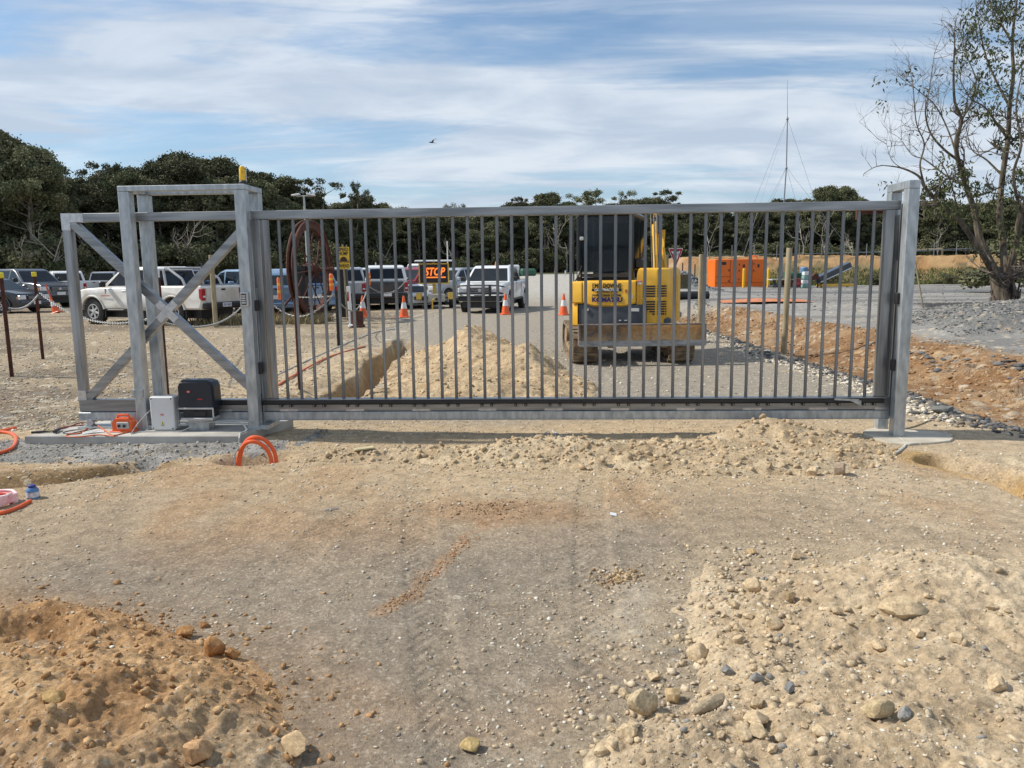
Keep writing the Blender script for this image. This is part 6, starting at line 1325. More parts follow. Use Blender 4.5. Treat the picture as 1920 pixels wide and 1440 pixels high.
MB().lathe([(.24, .75), (.27, .78), (.27, 1.25), (.22, 1.32), (.1, 1.34)], n=16).build('drum', mat('drum_blue', (.12, .22, .36), rough=.5, var=.15), t, smooth=True); MB().box((0, 0, .38), (.5, .5, .76), ch=.02).build('stand', mat('stand_brown', (.12, .09, .06), rough=.8), t)
t = yt('water_crate', 'stack of white and teal crates beside the blue drum', 'crate', 1509, 49.5)
for i in range(4): MB().box((.02*i, 0, .13+.26*i), (.42, .42, .235), ch=.02).build('crate', mat('crate_teal', (.20, .36, .34), rough=.6) if i % 2 == 0 else lampw, t)
t = yt('red_compressor', 'small red engine with black frame beside the crates', 'compressor', 1494, 49)
MB().lathe([(.10, -.24), (.17, -.2), (.17, .2), (.10, .24)], (0, 0, .28), 14, 'x').box((0, 0, .52), (.26, .26, .22), ch=.04).build('engine', mat('engine_red', (.28, .04, .04), rough=.5, var=.3), t, smooth=True); MB().tube([(-.3, -.2, 0), (-.3, -.2, .6), (.3, -.2, .6), (.3, -.2, 0)], .02, 6).tube([(-.3, .2, 0), (-.3, .2, .6), (.3, .2, .6), (.3, .2, 0)], .02, 6).build('frame', black, t)
t = yt('conveyor', 'black conveyor belt machine tilted up to the right', 'conveyor', 1552, 50, R_(5))
MB().box((.3, 0, .95), (2.3, .7, .42), rot=(0, -.42, 0), ch=.03).build('belt_frame', darkp, t); MB().box((.32, -.37, .80), (2.2, .03, .05), rot=(0, -.42, 0)).build('side_rail', lampw, t)
for x in (-.8, -.55): MB().box((x, -.2, .22), (.08, .1, .45)).build('leg', black, t)
MB().box((.5, 0, .14), (2.2, .8, .16), ch=.03).build('chassis', yellow, t)
MB().lathe([(.2, -.25), (.2, .25)], (-1.0, -.1, .7), 14, 'y').build('roller', rust, t)
t = yt('warning_stand', 'small pinkish warning stand on the slate yard right of the conveyor', 'stand', 1597, 50)
for s_1 in (-1, 1): MB().tube([(s_1*.35, 0, 0), (0, 0, .55)], .03, 6).build('leg', mat('pale_pink', (.55, .36, .30), rough=.7), t)
MB().box((0, 0, .2), (.6, .04, .12)).build('board', mat('pale_pink', (.5, .3, .3)), t)
q = AT(1430, 578, 30.5); ps = MB().add([(-2.4, -.5, .02), (0, -.75, .05), (2.3, -.5, .02), (2.5, .5, .04), (.2, .7, .07), (-2.2, .55, .03), (0, 0, .09)], [(0, 1, 6), (1, 2, 6), (2, 3, 6), (3, 4, 6), (4, 5, 6), (5, 0, 6)]).build('orange_spoil_patch', mat('orange_sand', (.50, .19, .09), rough=.95, var=.2, bump=.3)); ps.location = (q[0], q[1], Z(q[0], q[1])+.01); tag(ps, 'flat patch of orange spoil on the haul road before the generator', 'soil patch')
ps.scale = (.75, 1.7, 1.6)
t = yt('black_culvert', 'black plastic culvert pipe lying behind the excavator', 'pipe', 1292, 34.5, .10)
MB().lathe([(.16, -.9), (.19, -.88), (.19, .88), (.16, .9)], (0, 0, .16), 18, 'x').build('pipe', black, t, smooth=True)
t = yt('brown_crate', 'brown timber crate sitting at the end of the culvert', 'crate', 1272, 38.5)
MB().box((0, 0, .6), (1.0, .8, .7), ch=.02).build('crate', mat('olive_brown', (.10, .085, .05), rough=.9, var=.2), t)
for i, px in enumerate((1279, 1302, 1388)):
    t = yt('steel_picket', ['short', 'middle', 'farthest'][i]+' thin dark fence picket along the foot of the far bank', 'picket', px, 55+i, 0); MB().box((0, 0, .8), (.07, .07, 1.6)).build('stake', rust, t)
# ------------------------------------------------------------------ radio mast
MY = 58.0; mb = AT(1466, 535, MY); mb = (mb[0], mb[1], Z(mb[0], mb[1])); pt_ = lambda px, py: Vector(AT(px, py, MY))-Vector(mb)
mm_ = thing('radio_mast', 'tall thin radio mast held by guy wires above the far bank', 'mast', mb, 0)
j1, j2, tip = pt_(1474.5, 314), pt_(1476.5, 222), pt_(1476.3, 150)
mg_ = mat('mast_steel', (.22, .24, .26), rough=.5, metal=.3)
MB().tube([(0, 0, 0), pt_(1470, 378), j1, j2], [.055, .05, .045, .04], 8).build('pole', mg_, mm_, smooth=True); MB().tube([j2, tip], [.022, .010], 6).build('aerial', mg_, mm_, smooth=True)
for j, s_1 in ((j1, .10), (j2, .11)): MB().lathe([(.05, -.1), (s_1, -.05), (.05, .08)], tuple(j), 8).build('collar', mg_, mm_)
gwm = mat('guy_wire', (.20, .22, .25), rough=.5)
for j, (px, py, dy_) in [(j2, (1405, 410, -3)), (j2, (1424, 400, 5)), (j2, (1545, 410, 1)), (j1, (1430, 400, -2)), (j1, (1444, 400, 4)), (j1, (1512, 395, 3)), (j1, (1520, 395, -3))]:
    e = pt_(px, py); d = (e-j); d.y = dy_*.5; k = (j.z+.0)/(j.z-e.z); MB().tube([j, j+d*k], .009, 4).build('guy_wire', gwm, mm_)
# light pole, goal frame, fence wires
t = thing('light_pole', 'tall light pole with twin lamp heads above the car park', 'street light', at2(581, 44), 0); h_ = AT(578, 368, 44)[2]-t.location.z
MB().tube([(0, 0, 0), (-.05, 0, h_)], [.09, .055], 10).build('pole', gcon, t, smooth=True); MB().tube([(-.5, 0, h_+.02), (.5, 0, h_+.02)], .03, 6).build('crossarm', gcon, t)
for s_1 in (-1, 1): MB().box((s_1*.42-.05, -.1, h_+.08), (.46, .3, .08), rot=(0, s_1*.15, 0), ch=.03).build('lamp_head', lampw, t)
for px, y0_, y1_, Y_, lab in ((841, 487, 452, 46, 'thin white pole rising behind the STOP board'), (707, 503, 492, 50, 'short white aerial behind the white cab ute')):
    t = thing('white_pole', lab, 'pole', at2(px, Y_), 0); h_ = AT(px, y1_, Y_)[2]-t.location.z; MB().tube([(0, 0, 0), (0, 0, h_)], .035, 6).build('pole', whitep, t)
t = thing('goal_frame', 'weathered timber goal-shaped frame on top of the far bank', 'frame', AT(1735, 490, 66), 0); fl = AT(1690, 469, 66); fr_ = AT(1767, 467, 66); b_ = t.location
MB().tube([(fl[0]-b_[0], 0, fl[2]-b_[2]), (fr_[0]-b_[0], 0, fr_[2]-b_[2])], .07, 8).build('crossbar', timber, t)
for e in (fl, fr_): MB().tube([(e[0]-b_[0], 0, -.6), (e[0]-b_[0], 0, e[2]-b_[2])], .08, 8).build('post', timber, t)
fe = thing('wire_fence', 'thin wire fence with dark posts along the top of the far bank', 'fence', AT(1500, 495, 62), 0); fb_ = fe.location
for px in range(1330, 2040, 42): q = AT(px, 490, 62.3); MB().box((q[0]-fb_[0], q[1]-fb_[1], .5), (.05, .05, 2.1)).build('post', gwm, fe)
a, b = AT(1290, 481, 62.3), AT(2030, 455, 62.3)
for dz in (0, .45): MB().tube([(a[0]-fb_[0], .3, a[2]-fb_[2]-dz), (b[0]-fb_[0], .3, a[2]-fb_[2]-dz+.35)], .012, 4).build('wire', gwm, fe)
a, b = AT(1400, 478, 58), AT(2100, 452, 50); tag(MB().tube([tuple(a+(b-a)*k/12-np.array([0, 0, .5*k/12*(1-k/12)])) for k in range(13)], .018, 5).build('overhead_wire', gwm), 'single overhead wire crossing in front of the forest on the right', 'wire')
t = yt('leaning_stick', 'leaning bare pole on the berm right of the catch posts', 'pole', 1733, 24); MB().tube([(0, 0, 0), (-.28, 0, 1.2), (-.45, 0, 1.9)], .028, 6).build('pole', timber, t)
q = AT(985, 512, 60); t = thing('green_tractor', 'green and white machine peeping over the road behind the bull-bar ute', 'machine', (q[0], q[1], Z(q[0]-2, q[1])+.0), .3); t.scale = (.8, .8, .8)
MB().box((0, 0, .9), (1.6, 2.2, .8), ch=.2).build('bonnet', mat('machine_green', (.03, .1, .06)), t); MB().box((-1.2, 0, 1.0), (.9, 1.2, 1.3), ch=.1).build('cab', whitep, t); MB().box((.2, -.2, .35), (2.4, 2, .4), ch=.05).build('chassis', conc, t)
t = thing('road_marker', 'small white marker post on the road crest left of the excavator', 'marker', (AT(1060, 512, 57)[0], 57, Z(AT(1060, 512, 57)[0], 57)), 0); MB().box((0, 0, .18), (.10, .04, .45)).build('post', whitep, t)
# conduit on the ground behind the gate
def grd(pts, Ys, r): 
    O = []
    for (px, py) in pts: q = G(px, py, 0); O.append((q[0], q[1], Z(q[0], q[1])+r))
    return spline(O, 4)
tag(MB().tube(grd([(505, 735), (560, 702), (620, 670), (685, 650)], 0, .014), .016, 8).build('ground_conduit', mat('dusty_orange_conduit', (.55, .14, .06), rough=.6, var=.1), smooth=True), 'long faded orange conduit lying beside the trench behind the gate', 'conduit')
tag(MB().tube(grd([(480, 728), (560, 685), (690, 628), (740, 618)], 0, .014), .012, 8).build('grey_hose', gcon, smooth=True), 'pale grey hose running parallel behind the orange conduit', 'hose')
# bird
q = AT(809, 267, 30); bi = thing('bird', 'small dark swallow flying above the gate', 'bird', q, .4)
bm_ = MB().tube([(-.10, 0, 0), (-.05, 0, .005), (0, 0, 0), (.08, 0, -.01), (.16, 0, -.01)], [.008, .022, .024, .014, .003], 8)
bm_.add([(0, 0, 0), (.05, 0, 0), (.12, .16, .10), (.16, .24, .06), (.02, .10, .04)], [(0, 1, 2, 4), (4, 2, 3)]).add([(0, 0, 0), (.05, 0, 0), (.10, -.14, .12), (.17, -.24, .10), (.01, -.09, .07)], [(0, 4, 2, 1), (4, 3, 2)])
bm_.add([(.12, 0, -.01), (.24, .04, -.02), (.17, 0, -.012), (.24, -.04, -.02)], [(0, 1, 2), (0, 2, 3)]).build('body', black, bi)
# ------------------------------------------------------------------ trees
def leaf_mat(name, c0, c1, trans=.0):
    m = bpy.data.materials.new(name); m.use_nodes = True; t = m.node_tree; b = t.nodes['Principled BSDF']
    a = t.nodes.new('ShaderNodeAttribute'); a.attribute_name = 'Col'; oi = t.nodes.new('ShaderNodeObjectInfo')
    sp = t.nodes.new('ShaderNodeSeparateColor'); t.links.new(a.outputs['Color'], sp.inputs[0])
    mx = t.nodes.new('ShaderNodeMix'); mx.data_type = 'RGBA'; mx.inputs[6].default_value = (*c0, 1); mx.inputs[7].default_value = (*c1, 1); t.links.new(sp.outputs[0], mx.inputs[0])
    hs = t.nodes.new('ShaderNodeHueSaturation'); r = t.nodes.new('ShaderNodeMapRange'); r.inputs['To Min'].default_value = .62; r.inputs['To Max'].default_value = 1.30; t.links.new(oi.outputs['Random'], r.inputs[0])
    r2 = t.nodes.new('ShaderNodeMapRange'); r2.inputs['To Min'].default_value = .470; r2.inputs['To Max'].default_value = .515; t.links.new(sp.outputs[1], r2.inputs[0])
    t.links.new(r.outputs[0], hs.inputs['Value']); t.links.new(r2.outputs[0], hs.inputs['Hue']); t.links.new(mx.outputs[2], hs.inputs['Color']); t.links.new(hs.outputs[0], b.inputs['Base Color'])
    b.inputs['Roughness'].default_value = .75; b.inputs['Specular IOR Level'].default_value = .12
    return m
lf = leaf_mat('eucalypt_foliage', (.058, .070, .034), (.20, .205, .115)); lf2 = leaf_mat('gum_leaves', (.035, .045, .022), (.10, .11, .05))
bark = mat('gum_bark', (.15, .125, .10), rough=.9, col2=(.36, .31, .25), scale=2.5, bump=.2, stretch=(2, 2, .5))
dbark = mat('dark_bark', (.06, .045, .035), rough=.95, col2=(.16, .12, .09), scale=4, bump=.3, stretch=(2, 2, .4))
def cards(P, sz, r, droop=.5, asp=.45, tone=None):
    n = len(P); d = r.normal(size=(n, 3)); d[:, 2] -= droop; d /= np.linalg.norm(d, axis=1)[:, None]
    s = np.cross(d, r.normal(size=(n, 3))); s /= np.linalg.norm(s, axis=1)[:, None]; L_ = (sz*(.6+.8*r.random(n)))[:, None]
    V = np.stack([P-s*L_*asp*.3, P+d*L_*.4-s*L_*asp, P+d*L_, P+d*L_*.45+s*L_*asp], 1).reshape(-1, 3)
    return V, np.arange(n*4).reshape(-1, 4)
def crown_pts(r, H, clumps, per, cr):
    P = []; T = []; U = []
    for c in clumps:
        k = int(per*(.6+.8*r.random())); q = r.normal(size=(k, 3)); q /= np.linalg.norm(q, axis=1)[:, None]; rad = (.25+.75*r.random(k)**.7+.25*np.abs(r.normal(size=k))*(r.random(k) < .3))[:, None]
        s_ = cr*(.55+.8*r.random()); p = np.array(c)+q*rad*np.array([s_, s_, s_*.62]); P.append(p); T.append(np.full(k, .25+.75*r.random())*(.7+.3*r.random(k))); U.append(np.full(k, r.random()))
    return np.concatenate(P), np.concatenate(T), np.concatenate(U)
def make_tree(seed, H=12., spread=2.6, low=.28, nc=46, per=330, cr=.62, sz=.15, kind='dense'):
    r = np.random.default_rng(seed); root = thing('eucalypt_tree', 'x', 'tree'); tk = MB(); clumps = []
    nl = r.integers(1, 3); tops = []
    for k in range(nl):
        lean = r.normal(0, .06, 2)*H; n = 7; pts = []
        for i in range(n): t = i/(n-1); pts.append((lean[0]*t**1.3+.12*r.normal()*t+(.3*k-.15)*t*spread, lean[1]*t**1.3+.12*r.normal()*t, H*.93*t))
        tk.tube(pts, [.20*H/12*(1-.85*i/(n-1)) for i in range(n)], 6)
        for j in range(int(nc/nl)):
            t = low+(1-low)*r.random()**.8; i = min(int(t*(n-1)), n-2); f = t*(n-1)-i; b = np.array(pts[i])*(1-f)+np.array(pts[i+1])*f
            prof = math.sin(math.pi*min(1, (t-low*.6)/(1-low*.6))**.8)**.6 if kind == 'dense' else .35+.65*t
            a = r.random()*6.28; R = spread*prof*(.35+.65*r.random()); e = b+np.array([math.cos(a)*R, math.sin(a)*R, R*(.35+.3*r.random())])
            if e[2] > H: e[2] = H-.3*r.random()
            clumps.append(e)
            if j % 2 == 0: tk.tube([tuple(b), tuple(b+(e-b)*.5+np.array([0, 0, -.1])), tuple(e)], [.05, .035, .012], 4)
    tk.build('trunk', bark, root, smooth=True)
    P, T, U = crown_pts(r, H, clumps, per, cr); V, F = cards(P, np.full(len(P), sz), r); c = np.zeros((len(P), 3)); c[:, 0] = T; c[:, 1] = U
    np_mesh('crown', V, F, lf, root, col=np.repeat(c, 4, 0)); return root
protoD = [make_tree(900+i, spread=2.9, nc=96, low=.28+.06*i, per=330) for i in range(4)]
protoS = [make_tree(950+i, spread=2.6, low=.5, nc=40, per=230, cr=.55, kind='open') for i in range(3)]
used = set()
def plant(protos, k, x, y, H, label, group=None, wid=1.0):
    p = protos[k % len(protos)]
    o = p if p.name not in used else copy_tree(p); used.add(p.name)
    s_ = H/12.; o.scale = (s_*wid, s_*wid, s_); o.location = (x, y, float(ground_h(np.array([x]), np.array([y]))[0])-.2); o.rotation_euler = (0, 0, random.random()*6.28); o['label'] = label
    if group: o['group'] = group
    elif 'group' in o: del o['group']
    return o
SKY_ = [(-160, 205), (0, 228), (40, 250), (80, 268), (112, 318), (150, 328), (200, 326), (240, 308), (290, 304), (350, 284), (400, 288), (450, 306), (510, 308), (560, 350), (600, 372), (680, 380), (740, 388), (850, 392), (960, 392), (1025, 392), (1080, 398), (1130, 392), (1200, 385), (1255, 390), (1290, 402), (1340, 412), (1372, 418), (1410, 398), (1460, 392), (1510, 380), (1560, 378), (1620, 388), (1680, 392), (1750, 396), (1830, 392), (1900, 388), (2000, 380), (2080, 370)]
def skyl(px): return float(np.interp(px, [p[0] for p in SKY_], [p[1] for p in SKY_]))
def dist_(px): return float(np.interp(px, [-200, 110, 125, 600, 700, 1150, 1250, 2100], [54, 60, 72, 80, 98, 104, 100, 96]))
GR = {0: ('tall dark eucalypt in the forest edge at far left', 'tall dark eucalypts at far left'), 1: ('eucalypt in the tall wood behind the car park', 'eucalypts behind the car park'), 2: ('lower eucalypt in the forest behind the middle of the gate', 'eucalypts behind the gate'), 3: ('eucalypt in the forest beyond the far earth bank', 'eucalypts beyond the earth bank')}
rt_ = np.random.default_rng(31)
for row in range(4):
    px = -150.0
    while px < 2080:
        Y_ = dist_(px)+row*5.5+rt_.uniform(-1.5, 1.5); q = AT(px, 500, Y_); top = AT(px, skyl(px)+(0 if row == 1 else rt_.uniform(4, 34) if row == 0 else rt_.uniform(0, 20))+rt_.uniform(-9, 10), Y_)[2]
        H = max(4.5, top+.2); gi = 0 if px < 112 else 1 if px < 700 else 2 if px < 1270 else 3
        plant(protoD, int(rt_.integers(0, 9)), q[0], Y_, H, GR[gi][0], GR[gi][1], wid=1.0 if gi < 2 else 1.15)
        px += (2.0 if row < 2 else 2.7)*1.25*(H/12)**.5*FPX/Y_*(.8+.4*rt_.random())
        if gi == 2: px += 6
# singled-out crowns
for k, (px, py, Y_, kind, lab, w_) in enumerate([(190, 306, 76, 1, 'thin pale-crowned gum standing above its neighbours left of the portal', .8), (352, 280, 84, 0, 'highest rounded eucalypt crown rising above the portal frame', 1.0), (398, 292, 86, 0, 'second rounded crown right of the highest one', .8), (598, 340, 84, 1, 'open-crowned gum right of the light pole', 1.), (665, 347, 92, 1, 'spindly gum with one small tuft on top, above the gate rail', .55), (688, 362, 96, 0, 'small leafy crown next to the spindly gum', .8), (1025, 370, 100, 0, 'compact round crown above the rail left of the excavator', 1.0), (1117, 361, 104, 1, 'airy round crown above the rail over the excavator cab', 1.1), (1172, 376, 110, 1, 'little crown behind the cab roof lamp', .6), (1228, 379, 108, 1, 'sparse flat crown above the rail over the boom', 1.1), (1540, 361, 98, 0, 'leftmost of two round crowns right of the radio mast', .9), (1580, 361, 97, 0, 'rightmost of two round crowns right of the radio mast', .9), (1745, 380, 96, 1, 'open gum crown just right of the catch posts', 1.), (735, 384, 100, 0, 'end crown where the tall wood drops to the rail', .7), (150, 322, 80, 0, 'dark crown in the gap beside the tall far-left trees', .8), (60, 262, 56, 0, 'dark front crown of the far-left trees', 1.), (20, 244, 57, 0, 'second dark front crown of the far-left trees', 1.1), (860, 384, 106, 1, 'small tip crown showing over the middle of the rail', .7), (962, 386, 106, 1, 'wispy tip crown over the rail near the compact round crown', .7)]):
    q = AT(px, 500, Y_); plant(protoS if kind else protoD, k, q[0], Y_, AT(px, py, Y_)[2]+.2, lab, wid=w_)
# shrubs under the forest edge
def make_shrub(seed):
    r = np.random.default_rng(seed); root = thing('shrub', 'x', 'shrub'); MB().tube([(0, 0, 0), (.1, 0, 1.2)], [.06, .03], 5).tube([(0, 0, 0), (-.4, .2, 1.1)], [.05, .02], 5).build('stem', dbark, root)
    cl = [(r.normal(0, .9), r.normal(0, .7), .5+1.6*r.random()) for _ in range(16)]; P, T, U = crown_pts(r, 2, cl, 330, .6); V, F = cards(P, np.full(len(P), .12), r, droop=.0); c = np.zeros((len(P), 3)); c[:, 0] = T; c[:, 1] = U
    np_mesh('foliage', V, F, lf, root, col=np.repeat(c, 4, 0)); return root
protoB = [make_shrub(970+i) for i in range(3)]
for px in np.concatenate([np.arange(-140, 2080, 26), np.arange(-150, 720, 17)]):
    Y_ = dist_(px)-3.5+rt_.uniform(-1.5, 2); q = AT(px+rt_.uniform(-8, 8), 500, Y_); p = protoB[int(rt_.integers(0, 3))]; o = p if p.name not in used else copy_tree(p); used.add(p.name)
    s_ = rt_.uniform(.8, 1.5)*(1.35 if px < 720 else 1); o.scale = (s_, s_, s_); o.location = (q[0], Y_, float(ground_h(np.array([q[0]]), np.array([Y_]))[0])-.1); o.rotation_euler = (0, 0, random.random()*6); o['label'] = 'dark bushy shrub at the foot of the forest'; o['group'] = 'shrubs along the forest foot'
# pale leafless gums showing against the dark foliage
def bare(seed):
    r = np.random.default_rng(seed); root = thing('bare_gum', 'x', 'tree'); m_ = MB(); m2 = MB()
    def gr(p, d, L_, r0, lev):
        pts = [Vector(p)]; d = Vector(d)
        for i in range(5): d = (d+Vector(r.normal(0, .16, 3))+Vector((0, 0, .06))).normalized(); pts.append(pts[-1]+d*L_/5)
        m_.tube(pts, [r0*(1-.6*i/5) for i in range(6)], 5)
        if lev > 0:
            for k in range(3): q = pts[int(r.integers(2, 6))]; gr(q, (d+Vector(r.normal(0, .5, 3))).normalized(), L_*.62, r0*.5, lev-1)
    gr((0, 0, 0), (r.normal(0, .08), 0, 1), 4.2, .13, 3); m_.build('trunk', mat('pale_bark', (.30, .26, .21), rough=.9, col2=(.46, .42, .35), scale=3), root, smooth=True); return root
protoBare = [bare(50+i) for i in range(4)]
for i, (px, kk, sc_) in enumerate([(45, 'at the far left beyond the grey ute', .9), (92, 'between the far-left trees and the gate tail', .9), (172, 'behind the left half of the gate tail', .8), (330, 'behind the cross brace top', .9), (372, 'inside the portal opening on the right', .9), (720, 'above the canopy ute', .8), (850, 'between the STOP board and the bull-bar ute', .8), (1040, 'tall and forked just left of the excavator cab', 1.0), (1062, 'close beside the excavator cab on the left', .9), (1330, 'above the orange generator left corner', .9), (1505, 'right of the nearest timber post', 1.0), (1548, 'leaning above the conveyor', 1.1), (1600, 'left of the catch posts', .9), (1760, 'above the goal frame', .8), (1700, 'just right of the catch posts', .8)]):
    o = protoBare[i % 4] if i < 4 else copy_tree(protoBare[i % 4]); Y_ = dist_(px)-6.5; q = AT(px, 500, Y_); o.location = (q[0], Y_, float(ground_h(np.array([q[0]]), np.array([Y_]))[0])-.1); s_ = sc_*Y_/78*(.62 if px > 1250 else .72 if px > 600 else 1); o.scale = (s_, s_, s_*1.15); o.rotation_euler = (0, 0, i*1.3); o['label'] = 'pale bare gum stem '+kk
# the deep wood behind reads as one mass
r = np.random.default_rng(44); n = 170000; px = r.uniform(-300, 2250, n); Yb = np.interp(px, [-200, 110, 125, 600, 700, 1150, 1250, 2100], [54, 60, 72, 80, 98, 104, 100, 96])+r.uniform(20, 34, n)
base = np.array([(960-0)*0]); xw = (px-960)/FPX*Yb*1.0; topz = CAMH+(505-.0118*(px-960)-np.interp(px, [p[0] for p in SKY_], [p[1] for p in SKY_])-14)/FPX*Yb*1.0
z = topz*(r.random(n)**.8)*(.86+.10*vn(xw*.35, Yb*.1, 3)); P = np.stack([xw, Yb, z], -1); V, F = cards(P, np.full(n, .85), r, droop=.2, asp=.5); c = np.zeros((n, 3)); c[:, 0] = .6*vn(xw*.4, z*.6, 9); c[:, 1] = vn(xw*.2, z*.2, 12)
o = np_mesh('deep_woodland', V, F, lf, col=np.repeat(c, 4, 0)); tag(o, 'dense dark woodland filling the background behind the first trees', 'woodland', kind='stuff')
# ------------------------------------------------------------------ the big half-bare gum on the right
TY = 27.5
tb = AT(1884, 574, TY); tb = np.array([tb[0], tb[1], Z(tb[0], tb[1])-.25]); gt = thing('gum_tree', 'big half-bare gum tree with hollow burnt base on the right', 'tree', tb, 0)
def tp(px, py, dy=0): return AT(px, py, TY+dy)-tb
tm = MB(); rg = np.random.default_rng(8); tips = []
def limb(pts, r0, r1, n=9):
    S = spline([tuple(p) for p in pts], 5); k = len(S); kk_ = .64 if r0 < .3 else .95; tm.tube(S, [(r0+(r1-r0)*i/(k-1))*kk_ for i in range(k)], n); return S
limb([tp(1884, 585), tp(1884, 560), tp(1880, 535), tp(1876, 512)], .46, .36, 14)
LM = [
 ([(1872, 520, 0), (1850, 478, .2), (1835, 440, .4), (1828, 400, .4), (1812, 350, .3), (1796, 300, .2), (1793, 262, 0), (1803, 225, -.2), (1790, 190, -.3), (1788, 130, -.4), (1790, 85, -.4)], .22, .03),
 ([(1866, 520, 0), (1838, 470, -.6), (1800, 415, -.8), (1765, 385, -1.), (1735, 352, -1.1), (1722, 330, -1.2), (1690, 315, -1.3), (1655, 310, -1.4)], .17, .02),
 ([(1884, 515, 0), (1880, 450, .5), (1874, 400, .6), (1880, 330, .8), (1890, 260, .7), (1893, 200, .6), (1900, 140, .5), (1898, 80, .4), (1905, 10, .3), (1915, -60, .3)], .20, .04),
 ([(1892, 515, 0), (1905, 450, -.4), (1915, 400, -.6), (1935, 350, -.8), (1950, 300, -1), (1945, 220, -1), (1960, 120, -1), (1975, 30, -1)], .20, .05),
 ([(1735, 352, -1.1), (1725, 310, -1.3), (1733, 270, -1.4), (1718, 230, -1.5), (1712, 160, -1.6), (1708, 140, -1.6)], .055, .012),
 ([(1796, 300, .2), (1770, 280, .0), (1745, 250, -.1), (1735, 210, -.2), (1742, 170, -.2), (1752, 100, -.2)], .075, .012),
 ([(1812, 350, .3), (1775, 330, .8), (1735, 300, 1.1), (1710, 290, 1.3), (1690, 262, 1.4)], .06, .010),
 ([(1796, 300, .2), (1780, 250, .8), (1755, 200, 1), (1722, 170, 1.2), (1700, 150, 1.2)], .055, .010),
 ([(1803, 225, -.2), (1822, 190, .3), (1830, 150, .6), (1815, 110, .7), (1800, 60, .7)], .055, .012),
 ([(1880, 330, .8), (1850, 300, 1.2), (1822, 280, 1.5), (1812, 240, 1.6)], .065, .015),
 ([(1890, 260, .7), (1868, 230, .2), (1845, 200, 0), (1820, 185, -.1), (1800, 150, -.2)], .07, .014),
 ([(1893, 200, .6), (1872, 160, .9), (1850, 110, 1.1), (1838, 60, 1.2), (1830, 10, 1.2)], .07, .018),
 ([(1898, 80, .4), (1880, 50, .1), (1862, 20, 0), (1850, -30, 0)], .06, .02),
 ([(1915, 400, -.6), (1900, 330, -1.2), (1915, 270, -1.5), (1905, 200, -1.6), (1918, 130, -1.7)], .09, .02),
 ([(1900, 140, .5), (1925, 110, .8), (1945, 70, 1)], .06, .02),
 ([(1850, 478, .2), (1862, 498, -.6), (1868, 515, -.5)], .06, .10),
 ([(1690, 315, -1.3), (1672, 300, -1.5), (1662, 270, -1.5)], .022, .008),
 ([(1765, 385, -1.), (1740, 380, -.6), (1715, 392, -.4), (1700, 400, -.3)], .035, .008),
 ([(1800, 415, -.8), (1785, 350, -1.3), (1768, 310, -1.5), (1750, 290, -1.6)], .05, .010),
]
allS = []
for pts, r0, r1 in LM: allS.append((limb([tp(*p) for p in pts], r0, r1), r0, r1))
tm.build('trunk', mat('mossy_gum_bark', (.055, .042, .03), rough=.95, col2=(.20, .165, .12), scale=3.5, bump=.3, stretch=(2, 2, .5)), gt, smooth=True)
# twigs
tw_ = MB()
def grow(p, d, L_, r0, lev):
    pts = [Vector(p)]; d = Vector(d).normalized(); n = 4
    for i in range(n):
        d = (d+Vector(rg.normal(0, .24, 3))+Vector((0, 0, .10))).normalized(); pts.append(pts[-1]+d*L_/n)
    tw_.tube(pts, [r0*(1-.75*i/n) for i in range(n+1)], 4, cap=False)
    tips.append((pts[-1], d, lev))
    if lev > 0:
        for k in range(int(rg.integers(2, 5))):
            i = int(rg.integers(1, n+1)); q = (d+Vector(rg.normal(0, .62, 3))).normalized(); grow(pts[i], q, L_*rg.uniform(.5, .8), r0*.58, lev-1)
for S, r0, r1 in allS:
    k = len(S)
    for i in range(int(k*.35), k):
        if rg.random() < (.50 if r0 < .1 else .34):
            d = (S[min(i+1, k-1)]-S[max(i-1, 0)]).normalized(); q = (d+Vector(rg.normal(0, .7, 3))).normalized(); grow(S[i], q, rg.uniform(.55, 1.25), max(.010, (r0+(r1-r0)*i/k)*.38), 2)
    grow(S[-1], S[-1]-S[-2], .9, r1*.9, 2)
tw_.build('twigs', mat('twig_bark', (.07, .055, .045), rough=.9, col2=(.16, .13, .11)), gt)
# leaves: hung in clumps on part of the twigs
W_ = []; zones = [((1790, 375), 40, .95), ((1765, 350), 32, .9), ((1800, 330), 30, .6), ((1870, 380), 45, .8), ((1850, 350), 25, .5), ((1770, 290), 22, .4), ((1880, 150), 60, .55), ((1860, 60), 70, .6), ((1905, 20), 60, .95), ((1840, 20), 30, .6), ((1915, 300), 40, .4), ((1800, 300), 20, .5), ((1905, 430), 30, .7), ((1880, 100), 30, .5), ((1830, 190), 25, .35)]
tb3 = Vector(tb); cand = []
for p, d, lev in tips:
    w3 = np.array(p)+tb; v = w3-np.array([0, 0, CAMH]); zz_ = v @ _f; X2 = 960+FPX*(v @ AR)/zz_; Y2 = 720-FPX*(v @ AU)/zz_
    pr = .03
    for (zx, zy), rr_, w_ in zones:
        if math.hypot(X2-zx, Y2-zy) < rr_: pr = max(pr, w_)
    if rg.random() < pr*.5: cand.append(p)
P = []
for p in cand:
    k = int(rg.integers(9, 24)); P.append(np.array(p)[None]+rg.normal(0, .14, (k, 3))+np.array([0, 0, -.10]))
